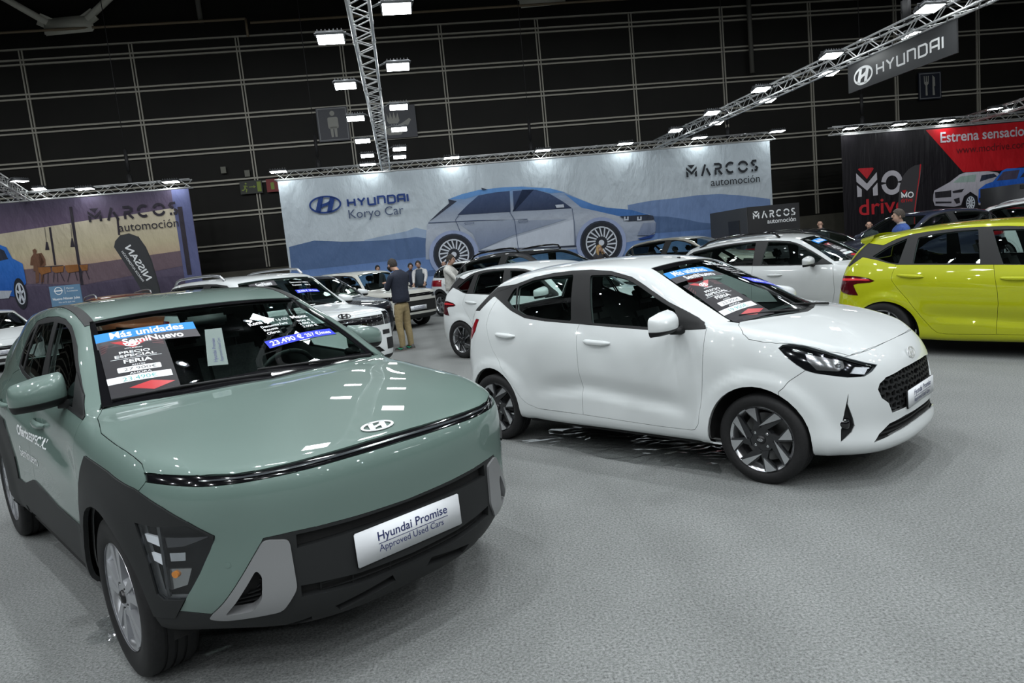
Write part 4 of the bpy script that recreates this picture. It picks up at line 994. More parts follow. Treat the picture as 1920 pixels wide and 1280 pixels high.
    c('front_door', [(-.447, 1.05), (-.43, .942), (-.398, .862), (-.381, .764), (-.392, .62), (-.395, .50), (-1.51, .50), (-1.50, .62), (-1.467, .69), (-1.452, .85), (-1.42, 1.115), (-1.0, 1.12)], 'side', [TUB, SIDE], .02, B)
    c('rear_door', [(-1.42, 1.115), (-1.452, .85), (-1.467, .69), (-1.50, .62), (-1.51, .45), (-2.03, .45), (-2.02, .80), (-2.16, .90), (-2.30, 1.0), (-2.33, 1.08), (-2.22, 1.16), (-2.06, 1.19), (-1.8, 1.22)], 'side', [TUB, SIDE], .02, B)
    c('front_bumper', [(.02, .886), (-.222, .886), (-.449, .884), (-.628, .884), (-.714, .887), (-.782, .895), (-.836, .901), (-.86, .86), (-.86, .30), (.02, .30)], 'front', [TUB], .12, B)
    c('rear_window', [(.02, 1.42), (-.50, 1.40), (-.60, 1.18), (.02, 1.17)], 'rear', [HATCH], .1, B); c('tailgate', [(.02, 1.47), (-.55, 1.44), (-.66, 1.15), (-.60, .62), (.02, .60)], 'rear', [HATCH, TUB], .2, B)
    lp = sh.bm.faces.layers.int['part']
    for f in sh.bm.faces:      # rolled-under edge of the lower bumper
        q = f.calc_center_median()
        if f[lp] in (0, sh.names['front_bumper']) and q.z < .40 and q.x > .2: f[lp] = sh.names['lower_bumper'] if q.x > .45 else sh.names['front_cladding']
        elif f[lp] == 0 and q.z < .42: f[lp] = sh.names['side_cladding']
    c('tail_lamp', [(-.62, 1.02), (-.90, 1.0), (-.90, .86), (-.64, .90)], 'rear', [TUB], .15, B)
    sp = lambda nm, m, **k: shape_panel(sh, nm, m, car, **k)
    panel('body_shell', sh.take(sh.part_faces('body'), sh.bm), G, car, mode='centre', lip=.012)
    for nm in ('front_door', 'rear_door'): sp(nm, G)
    for nm in ('bonnet', 'front_bumper', 'tailgate'): sp(nm, G, mode='centre')
    cl = M['cladding']
    sp('front_cladding', cl, off=.007, lip=.02, shrink=.0005); sp('side_cladding', cl, off=.007, lip=.02, shrink=.0005)
    lb = sp('lower_bumper', cl, off=.002, lip=.03, shrink=.0, mode='centre')[0]
    for nm in ('upper_grille', 'lower_grille'):
        o = sp(nm, M['black'], off=-.03, lip=0, shrink=0, mode='centre')[0]
        y0 = .47; z0, z1 = ((.60, .645), (.375, .455))[nm == 'lower_grille']
        rows = [ribbon([(-y, z0+(z1-z0)*(k+.5)/3+.03*abs(y)*(nm == 'lower_grille')) for y in [q/10 for q in range(-4, 5)]], .006) for k in range(3)]+[ribbon([(y, z0), (y, z1-.015)], .006) for y in (-.4, -.27, -.1, .1, .27, .4)]
        drape(sh, 'grille_bars', merge2d(rows), (0, 0, 0), (0, 1, 0), (0, 0, 1), 'front', M['trim'], o, -.02) if False else None
        if nm == 'lower_grille':
            vs, fs = merge2d([[(-abs(a), b) for a, b in v] and ([(a, b) for a, b in v], f) for v, f in rows]); drape(sh, 'grille_bars', (vs, fs), (0, 0, 0), (0, 1, 0), (0, 0, 1), 'front', M['trim'], o, -.018)
    for o in sp('chin_slot', M['black'], off=-.022, lip=0, shrink=0): o.parent = lb
    wg = sp('fog_surround', mat('satin_grey', (.27, .275, .28), .38, .45), off=.012, lip=.045, shrink=.001)
    for k, o in enumerate(sp('fog_vent', M['black'], off=-.045, lip=0, shrink=0)):
        o.parent = wg[k]; s = -1 if k == 0 else 1; md = ('right', 'left')[k]
        for q in range(7):
            z = .408+.020*q; ya = -.70+.030*q*.98; decal(sh, 'vent_slat', [(max(-.70, ya-.004), z), (-.605, z+.010), (-.605, z+.016), (max(-.70, ya-.004), z+.006)], 'front', M['trim'], o, off=-.03, lip=.012, mode=md)
    panel('front_strip', sh.take(sh.part_faces('front_strip'), sh.bm), M['gloss'], car, off=-.006, lip=.004, shrink=0, mode='centre')
    decal(sh, 'light_bar', [(.0, .9055), (-.316, .9040), (-.538, .9030), (-.64, .9045), (-.72, .9085), (-.72, .9035), (-.64, .8995), (-.538, .8975), (-.316, .8985), (.0, .900)], 'front', mat('strip_lens', (.045, .05, .055), .12, coat=.5), car, off=.0, lip=.004, mode='centre')
    sp('window_surround', M['trim'], off=-.002, lip=.006, shrink=0)
    for nm in ('front_side_glass', 'rear_side_glass'): sp(nm, M['sideg'], off=-.005, lip=0, shrink=0)
    sp('rear_quarter_glass', M['privacy'], off=-.005, lip=0, shrink=0)
    sp('windscreen', glass_mat('windscreen_cross', (.70, .84, .79), frit=(.865, .085, .93)), off=-.003, lip=0, shrink=0, mode='centre'); sp('rear_window', M['sideg'], off=-.003, lip=0, shrink=0, mode='centre')
    sp('roof_strip', M['trim'], off=.003, lip=.006, shrink=0); sp('cowl', M['gloss'], off=-.014, lip=.01, shrink=0, mode='centre')
    for k, o in enumerate(sp('headlamp', mat('lamp_black', (.004, .004, .0045), .4, spec=.2), off=-.045, lip=0, shrink=0)):
        md = ('right', 'left')[k]
        panel('lamp_lens', sh.take(sh.part_faces('headlamp'), sh.bm), M['lens'], o, off=.001, lip=.02, shrink=.001, mode=md)
        panel('lamp_frame', sh.decal_faces(lamp, 'diag', None, -.1), M['gloss'], o, off=-.012, lip=0, shrink=.0, mode=md) if False else None
        for nm, q, mm, of in (('running_light', [(.384, -.871, .700), (.456, -.845, .691), (.455, -.845, .655), (.395, -.869, .672)], M['white'], -.014), ('running_light', [(.411, -.865, .630), (.454, -.845, .619), (.455, -.846, .584), (.42, -.863, .600)], M['white'], -.014),
                              ('projector', [(.489, -.83, .630), (.561, -.796, .637), (.556, -.799, .605), (.488, -.83, .597)], M['chrome'], -.02), ('indicator', [(.472, -.838, .565), (.570, -.789, .573), (.540, -.804, .506), (.464, -.845, .480)], mat('lamp_reflector', (.42, .42, .41), .14, .9), -.024),
                              ('lamp_shelf', [(.475, -.837, .690), (.656, -.728, .697), (.558, -.798, .660), (.481, -.834, .650)], mat('lamp_dark_chrome', (.10, .10, .105), .15, .8), -.022), ('divider', [(.456, -.845, .735), (.470, -.838, .735), (.470, -.840, .46), (.460, -.846, .46)], M['dark_alloy'], -.012)):
            decal(sh, nm, d(*q), 'diag', mm, o, off=of, lip=.010, mode=md, patches=None)
        decal(sh, 'amber_bulb', P3('diag', *[(.500+.013*math.cos(t), -.825+.008*math.cos(t), .547+.013*math.sin(t)) for t in [2*math.pi*q/14 for q in range(14)]]), 'diag', M['amber'], o, off=-.016, lip=.01, mode=md)
    sp('tail_lamp', M['redlens'], off=.004, lip=.01)
    for s in (-1, 1):
        md = 'right' if s < 0 else 'left'
        door_handle(car, sh, -1.395, -1.155, .955, .945, G, s, M); door_handle(car, sh, -2.27, -2.03, 1.00, .985, G, s, M)
        wing_mirror(car, (-.80, s*.925, 1.155), s, G, M, L=.245, H=.165, D=.13, foot=(.02, -.01))
        decal(sh, 'mirror_foot', [(-.748, 1.24), (-.548, 1.142), (-.44, 1.06), (-.44, 1.046), (-.66, 1.062), (-.66, 1.13)], 'side', M['trim'], car, off=.004, lip=.006, mode=md)
        decal(sh, 'parking_sensor', P3('diag', *[(.690+.008*math.cos(t), -.685+.008*math.cos(t), .589+.011*math.sin(t)) for t in [2*math.pi*q/16 for q in range(16)]]), 'diag', G, car, off=.0015, lip=.003, mode=md)
    number_plate(car, (.862, 0, .523), math.radians(-2), 0, M, w=.525, h=.138)
    n = Vector((.30, 0, .954)); flat('badge', slanted_h_badge(.155, .075), (.700, 0, .9385), (0, 1, 0), Vector((-.968, 0, .25)).normalized(), mat('badge_silver', (.66, .67, .68), .35, .3), car, .004, .002)
    for vf in (merge2d([fit(text_polys('Oferta', 1, .03), -1.75, -1.44, .842, .905), fit(text_polys('ESPECIAL', 1, .03), -1.43, -1.02, .842, .890)]), fit(text_polys('Seminuevo', 1, .01), -1.755, -1.29, .712, .775)): drape(sh, 'door_lettering', vf, (0, 0, 0), (1, 0, 0), (0, 0, 1), 'side', M['print_white'], car, .0015)
    for pts in ([(-.30, .02, 1.108), (-.36, -.40, 1.122), (-.44, -.70, 1.112)], [(-.31, .64, 1.10), (-.33, .33, 1.118), (-.36, -.02, 1.135)]): wiper(car, pts, M['trim'])
    b = MB(); b.box((-1.12, 0, 1.455), (.07, .12, .06), bev=.01); b.box((-1.03, 0, 1.39), (.035, .24, .07), bev=.015); b.build('rear_view_mirror', M['cabin2'], car)
    lining(car, sh, M, ('windscreen', 'rear_window', 'front_side_glass', 'rear_side_glass', 'rear_quarter_glass', 'wheel_cut', 'headlamp', 'fog_vent', 'fog_surround', 'upper_grille', 'lower_grille', 'chin_slot'), -.035)
    interior(car, S, M); chassis(car, S, M, sh)
    wm = dict(M); wm.update(rimlip=M['silver'], spoke=mat('satin_alloy', (.42, .43, .45), .42, .6), facet=M['machined'])
    for x in (0, -2.66):
        for s in (-1, 1): wheel(car, (x, s*.795, .345), s, .345, .226, .205, ('twin', 5, 95, 5), wm)
    price_poster(car, sh, 'price_poster', 'black fair price poster reading 27.900 on windscreen of grey-green crossover', [(-.437, -.701), (-.357, -.411), (-.785, -.325), (-.855, -.625)], 'top', '27.900€', '23.490€')
    strip_sticker(car, sh, 'blue sticker with white lettering on windscreen of grey-green crossover', [(-.863, -.629), (-.80, -.146), (-.878, -.130), (-.945, -.613)], 'top', 'blue')
    strip_sticker(car, sh, 'grey sticker under the blue one on windscreen of grey-green crossover', [(-.802, -.640), (-.717, -.157), (-.80, -.146), (-.863, -.629)], 'top', 'grey')
    slip = glass_mat('slip_teal', (.25, .33, .30), spec=.6) if False else mat('slip_teal', (.085, .125, .112), .5)
    sheet(car, sh, 'paper_slip', 'upright grey-teal paper slip with dark lettering at the middle of the windscreen of grey-green crossover', [(-.458, -.236), (-.438, -.139), (-.766, -.020), (-.773, -.111)], 'top', slip, cat='paper',
          prints=[('lettering', ([(.30+.28*(1-y), .08+.62*x) for x, y in fit(text_polys('Hyundai Promise', 1, .01), 0, 1, .05, .95)[0]], text_polys('Hyundai Promise', 1, .01)[1]), M['ink'], .0008), ('lettering', ([(.62+.24*(1-y), .08+.62*x) for x, y in fit(text_polys('Approved Used Cars', 1), 0, 1, .05, .95)[0]], text_polys('Approved Used Cars', 1)[1]), M['ink'], .0008)])
    offer_sheet(car, sh, 'dark offer sheet with blue price bar on windscreen of grey-green crossover', [(-.498, .126), (-.60, .60), (-.861, .56), (-.798, .134)], 'top',
                [('Kona HEV', .0, .40, .80, .13, .03), ('1.6 GDI', .42, .60, .80, .09, 0), ('Maxx', .66, .92, .80, .13, .03), ('Descuento Feria', .12, .52, .64, .08, .01), ('Renove', .12, .32, .52, .08, .01), ('Oferta', .12, .30, .40, .08, .01), ('900 €', .68, .90, .64, .08, .01), ('2.000 €', .66, .90, .52, .08, .01), ('2.000 €', .66, .90, .40, .08, .01)], [('23.490 €', .05, .52, .06, .15), ('257 €/mes', .56, .95, .07, .12)])
    return car
# ------------------------------------------------------------------ the lime supermini and the cars behind
def lerp_rows(S, v, a=0., b=1., n=16):
    lo, up = S['_c']['lo'], S['_c']['up']; m = len(lo)-1; out = []
    for k in range(n+1):
        q = (a+(b-a)*k/n)*m; i = min(int(q), m-1); t = q-i
        p = (lo[i]*(1-t)+lo[i+1]*t)*(1-v)+(up[i]*(1-t)+up[i+1]*t)*v; out.append((p[0], p[2]))
    return out
def glass_band(sh, S, b0=.45, b1=.47, v0=.06, v1=.86, a=.07, e=.90, quarter=.80, pillar=True):
    """window surround with front, rear and quarter panes cut from the greenhouse side"""
    c = sh.cut
    c('window_surround', lerp_rows(S, .02, .0, .97)+lerp_rows(S, v1+.05, .0, .94)[::-1], 'side', [TUB, SIDE], .02)
    pk = ('window_surround',)
    c('front_side_glass', rounded(lerp_rows(S, v0, a+.05, b0-.015)+lerp_rows(S, v1, a+.02, b0-.015)[::-1], .012), 'side', None, .02, pk)
    c('rear_side_glass', rounded(lerp_rows(S, v0, b1+.015, quarter-.01)+lerp_rows(S, v1, b1+.015, quarter-.02)[::-1], .012), 'side', None, .02, pk)
    if e > quarter+.04: c('rear_quarter_glass', rounded(lerp_rows(S, v0, quarter+.02, e)+lerp_rows(S, v1, quarter+.01, e-.02)[::-1], .012), 'side', None, .02, pk)
def screen_cut(sh, S, k=.90, top=.97):
    b, h = S['_c']['base'], S['_c']['header']
    q = [(p[0], -p[1]*k) for p in b]; w = [(p[0]+.015, -p[1]*k) for p in h][::-1]
    sh.cut('windscreen', [(q[0][0], .02)]+q+w+[(w[-1][0], .02)], 'top', [WIND, HOOD], .05)
def doors_cut(sh, S, zlo, xf, xm, xr, lowname=None):
    lo = S['_c']['lo']; zt = lambda x: float(np.interp(-x, -lo[:, 0], lo[:, 2]))+.03; B = ('body',)
    r = S['arch'][3]+.06; wb = S['wb']; az = S['archz']
    sh.cut('front_door', [(xf, zt(xf)), (xf+.03, zlo+.35), (xf-.04, zlo+.03), (xf-.09, zlo), (xm, zlo), (xm-.02, zlo+.3), (xm, zt(xm))]+[(x, zt(x)) for x in np.linspace(xm, xf, 6)[1:-1]], 'side', [TUB, SIDE], .02, B)
    arc_ = [(-wb+r*math.cos(t), az+r*math.sin(t)) for t in np.linspace(.0, 1.25, 6)]
    sh.cut('rear_door', [(xm, zt(xm)), (xm-.02, zlo+.3), (xm, zlo), (-wb+r+.05, zlo)]+arc_+[(xr, zt(xr)-.12), (xr, zt(xr))]+[(x, zt(x)) for x in np.linspace(xr, xm, 6)[1:-1]], 'side', [TUB, SIDE], .02, B)
def finish(car, sh, S, paintm, M, wheel_d, wm, trackin=.115, lw=.19, rimr=.215, tyres=True, roof=None, shrink=.002, lamps=True):
    """turn the cut shell into parts and add lining, cabin, floor and wheels"""
    sp = lambda nm, m, **k: shape_panel(sh, nm, m, car, **k); N = sh.names
    sh.cut('roof', [(S['header'][0][0]+.02, .02), (S['header'][1][0]+.01, -S['header'][1][1]-.05), (S['rrear'][1][0]-.02, -S['rrear'][1][1]-.05), (S['rrear'][0][0]-.03, .02)], 'top', [ROOF], .4, ('body',)) if roof else None
    panel('body_shell', sh.take(sh.part_faces('body'), sh.bm), paintm, car, mode='centre', lip=.010, shrink=shrink)
    if roof: sp('roof', roof, mode='centre', lip=.006, shrink=0)
    for nm in ('front_door', 'rear_door'): sp(nm, paintm, shrink=shrink)
    for nm in ('bonnet', 'front_bumper', 'tailgate'): sp(nm, paintm, mode='centre', shrink=shrink)
    for nm in ('window_surround', 'pillar_trim'): sp(nm, M['trim'], off=-.002, lip=.006, shrink=0)
    for nm in ('front_side_glass', ): sp(nm, M['sideg'], off=-.005, lip=0, shrink=0)
    for nm in ('rear_side_glass', 'rear_quarter_glass'): sp(nm, S.get('rearglass', M['sideg']), off=-.005, lip=0, shrink=0)
    sp('windscreen', S.get('screen', M['wind']), off=-.003, lip=0, shrink=0, mode='centre'); sp('rear_window', M['privacy'], off=-.003, lip=0, shrink=0, mode='centre')
    sp('cowl', M['trim'], off=-.012, lip=.01, shrink=0, mode='centre')
    sp('cladding', M['cladding'], off=.006, lip=.02, shrink=0); sp('front_cladding', M['cladding'], off=.004, lip=.02, shrink=0, mode='centre')
    sp('grille', S.get('grillemat', M['gloss']), off=-.012, lip=.0, shrink=0, mode='centre'); sp('lower_grille', M['black'], off=-.02, lip=0, shrink=0, mode='centre')
    for k, o in enumerate(sp('headlamp', mat('lamp_black', (.004, .004, .0045), .4, spec=.2), off=-.025, lip=0, shrink=0)):
        panel('lamp_lens', sh.take(sh.part_faces('headlamp'), sh.bm), M['lens'], o, off=.001, lip=.015, shrink=.001, mode=('right', 'left')[k])
        bm_f = sh.take(sh.part_faces('headlamp'), sh.bm); cen = sum((v for v in bm_f[0]), Vector())/max(1, len(bm_f[0])); s = (1, -1)[k]
        b = MB(); b.sphere((cen.x-.02, cen.y*s, cen.z), (.02, .05, .035), 12, 8); b.build('reflector', M['chrome'], o)
    sp('tail_lamp', M['redlens'], off=.004, lip=.012)
    lining(car, sh, M, ('windscreen', 'rear_window', 'front_side_glass', 'rear_side_glass', 'rear_quarter_glass', 'wheel_cut', 'headlamp', 'grille', 'lower_grille'), -.03)
    interior(car, S, M); chassis(car, S, M, sh)
    R = S['archz']+.0
    for x in (0, -S['wb']):
        for s in (-1, 1): wheel(car, (x, s*(S['W']/2-trackin), S.get('R', R)), s, S.get('R', R), rimr, lw, wheel_d, wm)
def arches(sh, S, dz=.0, kr=1.):
    a = S['arch']; 
    for x, r in ((a[0], a[2]), (a[1], a[3])): sh.cut('wheel_cut', ell(x, S['archz']+dz, r, r+.005), 'side', [TUB])
def build_lime(pose, col, label, hero=True, screen=None):
    car = empty('car', (pose[0], pose[1], 0), pose[2], label, 'car'); S = dict(S_LIME); M = dict(CM); M['cup'] = col
    sh = Shell(S); c = sh.cut; B = ('body',); S = sh.S
    c('wheel_cut', ell(.0, .285, .345, .345), 'side', [TUB]); c('wheel_cut', ell(-2.545, .270, .378, .363), 'side', [TUB])
    low = [(-.40, .955), (-.80, .968), (-1.196, .988), (-1.44, 1.003), (-1.762, 1.020), (-2.111, 1.038), (-2.415, 1.052), (-2.525, 1.075), (-2.669, 1.118), (-2.845, 1.158)]
    top = [(-2.75, 1.225), (-2.625, 1.280), (-2.479, 1.345), (-2.319, 1.385), (-2.125, 1.402), (-1.887, 1.410), (-1.62, 1.406), (-1.384, 1.392), (-1.241, 1.375), (-1.05, 1.325), (-.86, 1.235), (-.62, 1.095), (-.42, .985)]
    c('window_surround', low+top, 'side', [TUB, SIDE], .02)
    c('pillar_trim', [(-2.625, 1.280), (-2.83, 1.318), (-2.90, 1.24), (-3.03, 1.06), (-3.00, 1.05), (-2.845, 1.155), (-2.72, 1.165), (-2.70, 1.235)], 'side', [SIDE, HATCH, TUB], -.2, B)
    pk = ('window_surround',)
    c('rear_quarter_glass', rounded([(-2.725, 1.160), (-2.566, 1.262), (-2.355, 1.345), (-2.404, 1.065), (-2.498, 1.078), (-2.614, 1.118)], .012), 'side', None, .02, pk)
    c('rear_side_glass', rounded([(-2.236, 1.340), (-2.047, 1.370), (-1.814, 1.382), (-1.637, 1.380), (-1.575, 1.022), (-2.249, 1.057)], .012), 'side', None, .02, pk)
    c('front_side_glass', rounded([(-1.503, 1.366), (-1.239, 1.350), (-1.06, 1.295), (-.88, 1.205), (-.66, 1.075), (-.62, .975), (-1.196, .993), (-1.373, 1.006)], .012), 'side', None, .02, pk)
    mid = [(-1.455, 1.01), (-1.435, .893), (-1.406, .711), (-1.400, .588), (-1.420, .411), (-1.423, .268)]
    c('front_door', mid+[(-1.187, .266), (-.55, .262), (-.47, .30), (-.42, .46), (-.40, .75), (-.385, .965), (-.8, .99)], 'side', [TUB, SIDE], .02, B)
    c('rear_door', mid+[(-1.648, .264), (-1.90, .262), (-1.985, .275), (-2.034, .316), (-2.104, .401), (-2.196, .529), (-2.293, .663), (-2.395, .785), (-2.462, .881), (-2.460, .947), (-2.425, 1.06), (-1.9, 1.06)], 'side', [TUB, SIDE], .02, B)
    screen_cut(sh, S)
    d = lambda *p: P3('diagr', *p)
    tail = d((-3.10, -.70, .945), (-2.907, -.768, .939), (-2.80, -.80, .922), (-2.725, -.811, .908), (-2.652, -.827, .876), (-2.70, -.825, .857), (-2.854, -.801, .848), (-2.906, -.793, .833), (-2.882, -.806, .778), (-2.845, -.819, .706), (-2.958, -.796, .715), (-3.066, -.743, .747), (-3.13, -.69, .83), (-3.14, -.66, .93))
    c('tail_lamp', tail, 'diagr', None, -.1, B)
    c('rear_window', [(.02, 1.33), (-.48, 1.30), (-.60, 1.09), (.02, 1.07)], 'rear', [HATCH], .1, B); c('tailgate', [(.02, 1.30), (-.60, 1.28), (-.66, 1.06), (-.60, .62), (.02, .60)], 'rear', [HATCH, TUB], .2, B)
    c('bonnet', [(.0, .02), (-.05, -.30), (-.25, -.62), (-.12, -.79), (.10, -.79), (.40, -.71), (.60, -.50), (.66, -.25), (.67, .02)], 'top', [HOOD, TUB], .2, B)
    c('headlamp', P3('diag', (.20, -.80, .80), (.45, -.72, .80), (.62, -.55, .74), (.64, -.52, .66), (.50, -.70, .66), (.30, -.79, .71)), 'diag', None, 0., B)
    c('grille', [(.02, .66), (-.40, .65), (-.52, .55), (-.40, .36), (.02, .34)], 'front', None, .1, B)
    finish(car, sh, S, col, M, ('swirl', 8, 90, 4), dict(M, rimlip=M['machined'], spoke=M['dark_alloy'], facet=M['machined']), lw=.185, rimr=.213)
    for o in car.children:
        if o.name.startswith('tail_lamp'):
            md = 'right' if o.data.vertices[0].co.y < 0 else 'left'
            decal(sh, 'light_bar', d((-3.06, -.70, .912), (-2.88, -.775, .910), (-2.72, -.815, .893), (-2.70, -.82, .880), (-2.88, -.785, .885), (-3.06, -.71, .882)), 'diagr', mat('tail_bright', (.62, .035, .04), .12, coat=.5), o, off=.006, lip=.003, mode=md)
            o.data.materials[0] = M['darkred']
    # roof spoiler lip
    for s in (-1, 1):
        door_handle(car, sh, -2.405, -2.115, .935, .905, col, s, M); door_handle(car, sh, -1.385, -1.115, .862, .848, col, s, M)
        wing_mirror(car, (-.60, s*.965, 1.03), s, col, M, L=.235, H=.15, D=.12, foot=(.03, .0))
    b = MB(); n = 12; vs = []
    for k in range(n+1):
        y = -.565+1.13*k/n; u = abs(y)/.565; x0 = -2.86-.10*(1-u**3); z0 = 1.352+.045*(1-u*u)
        vs += [(x0+.10, y, z0+.020), (x0-.055, y*.985, z0-.012), (x0-.060, y*.985, z0-.024), (x0+.02, y*.97, z0-.055)]
    b.add(vs, [[4*k+j, 4*k+(j+1) % 4, 4*k+4+(j+1) % 4, 4*k+4+j] for k in range(n) for j in range(4)]+[[0, 1, 2, 3], [4*n+3, 4*n+2, 4*n+1, 4*n]], 0, True); b.build('roof_spoiler', col, car, angle=50)
    return car, sh
def generic(pose, S, col, label, kind='hatch', roof=None, rails=False, wheels=('spoke', 5), clad=False, plate=True, rim='machined', fl=None, rot=0.):
    car = empty('car', (pose[0], pose[1], 0), pose[2], label, 'car'); S = dict(S); S.setdefault('m', (2, 3, 6)); S.setdefault('rows', 10); S.setdefault('n35', (6, 4)); S['n7'] = 5
    M = dict(CM); sh = Shell(S); S = sh.S; c = sh.cut; B = ('body',); W = S['W']/2; zt0 = S['zt'][0]; zb0 = S['zb'][0]; xf = S['ends'][1]; xr = S['ends'][0]
    arches(sh, S, .0)
    glass_band(sh, S); screen_cut(sh, S)
    zl = S['zb'][7]+(.24 if clad else .07)
    if clad:
        a = S['arch']; z1 = S['zb'][7]+.22; sill = [(xf-.30, .1), (xf-.30, S['archz']+.30)]
        for x, r in ((a[0], a[2]+.085), (a[1], a[3]+.085)):
            sill += [(x+r*math.cos(t), S['archz']+r*math.sin(t)) for t in np.linspace(.45, 2.75, 9)]
            sill += [(x-r-.06, z1)] if x == a[0] else []
            if x == a[0]: sill += [(a[1]+a[3]+.14, z1)]
        sill += [(xr+.05, S['archz']+.20), (xr-.1, .1)]
        c('cladding', sill, 'side', [TUB], .05, B)
    doors_cut(sh, S, zl, S['out'][6][0]+.0, S['out'][6][0]-.46*(S['out'][6][0]-S['out'][9][0]), -S['wb']+.10)
    f = fl or {}
    c('headlamp', f.get('lamp', [(-.88*W, zt0-.03), (-.52*W, zt0-.10), (-.55*W, zt0-.20), (-.93*W, zt0-.16)]), 'front', [TUB, HOOD], .05, B)
    c('grille', f.get('grille', [(.02, zt0-.14), (-.50*W, zt0-.14), (-.56*W, zt0-.28), (-.42*W, zb0+.22), (.02, zb0+.21)]), 'front', [TUB], .1, B)
    c('lower_grille', f.get('lower', [(.02, zb0+.15), (-.55*W, zb0+.16), (-.62*W, zb0+.07), (.02, zb0+.06)]), 'front', [TUB], .1, B)
    for q in f.get('black', []): c('front_cladding', q, 'front', [TUB], .03, B)
    hx = S['_c']['T'][S['_c']['iF']]
    T = S['_c']['T']; iF, iA = S['_c']['iF'], S['_c']['iA']; base = S['_c']['base']
    hb = [(p[0]+.03, -p[1]*.97) for p in base]+[(T[k][0], -T[k][1]+.03) for k in range(iA-2, iF, -2)]+[(T[k][0]-.02, -T[k][1]*.97) for k in range(iF, -1, -1)]
    c('bonnet', [(hb[0][0], .02)]+hb+[(hb[-1][0], .02)], 'top', [HOOD, TUB], .3, B)
    rz, rz2 = S['rrear'][1][2], S['zt'][10]; ry = S['rrear'][1][1]
    c('rear_window', [(.02, rz-.05), (-ry*.88, rz-.06), (-ry*1.05, rz2+.06), (.02, rz2+.05)], 'rear', [HATCH], .05, B)
    c('tail_lamp', [(-.60*W, rz2-.06), (-1.02*W, rz2-.05), (-1.02*W, rz2-.24), (-.66*W, rz2-.20)], 'rear', [TUB], .05, B)
    c('tail_lamp', P3('diagr', (xr+.30, -W*.97, rz2-.07), (xr+.10, -W*.85, rz2-.06), (xr+.08, -W*.85, rz2-.26), (xr+.22, -W*.94, rz2-.22)), 'diagr', [TUB], 0., B)
    c('tailgate', [(.02, rz-.03), (-ry*.95, rz-.04), (-ry*1.12, rz2), (-.70*W, S['zb'][12]+.30), (.02, S['zb'][12]+.29)], 'rear', [HATCH, TUB], .2, B)
    wm = dict(M, rimlip=M[rim], spoke=M['dark_alloy'] if wheels[0] in ('swirl', 'blade') else M['silver'], facet=M['machined'])
    finish(car, sh, S, col, M, wheels, wm, lw=.20, rimr=S.get('R', S['archz'])*.70, roof=roof)
    for s in (-1, 1):
        lo = S['_c']['lo']; zb_ = float(np.interp(.80, -lo[:, 0], lo[:, 2])) if lo[-1, 0] < -.8 else 1.0
        wing_mirror(car, (S['out'][6][0]-.30, s*(W+.07), zb_+.06), s, f.get('mirror', col), M, L=.24, H=.15, D=.12, foot=(.05, .0))
        x1 = S['out'][6][0]-.72; 
        for x in (x1-.15, x1-1.12*(S['wb']/2.58)): door_handle(car, sh, x-.12, x+.12, zb_-.12, zb_-.125, col, s, M)
        if rails:
            r = [Vector((p[0], s*p[1]*.93, p[2]+.0)) for p in crs([S['header'][1]]+list(S['rail'])+[S['rrear'][1]], 3)]
            pts = [r[2]+Vector((-.05, 0, .005)), r[3]+Vector((0, 0, .065))]+[q+Vector((0, 0, .075)) for q in r[4:-3]]+[r[-3]+Vector((0, 0, .055)), r[-2]+Vector((0, 0, .0))]
            b = MB(); b.tube(pts, .019, 8); b.build('roof_rail', M['silver'] if rails == 'silver' else M['gloss'], car)
    if plate: number_plate(car, (xf+.006, 0, f.get('platez', zb0+.30)), 0, 0, M, blank=(plate == 'blank'))
    return car, sh
# ------------------------------------------------------------------ the hall
TH_W, D_W = math.radians(6.5), 30.5         # back wall: yaw and distance
TH_B, D_B = math.radians(7.0), 27.0         # line of banners
def frame(D, th): return Vector((0, D, 0)), Vector((math.cos(th), math.sin(th), 0)), Vector((math.sin(th), -math.cos(th), 0))   # origin, along, towards the room
def measure(D, th):
    """reads a spot of the photograph as (along, height) on a flat upright surface"""
    O, U, N = frame(D, th)
    def f(px):
        d = _f+_r*((px[0]-960)/FPX)-_u*((px[1]-640)/FPX); P = Vector((0, 0, CAM_H))+d*(O.dot(N)/d.dot(N)); return (P-O).dot(U), P.z
    return f
def struct(o): return tag(o, kind='structure')
def plane_prints(parent, prints, D, th, base=.004, step=.003):
    O, U, N = frame(D, th)
    for k, (nm, vf, m) in enumerate(prints): flat(nm, vf, O+N*(base+step*k), U, (0, 0, 1), m, parent)
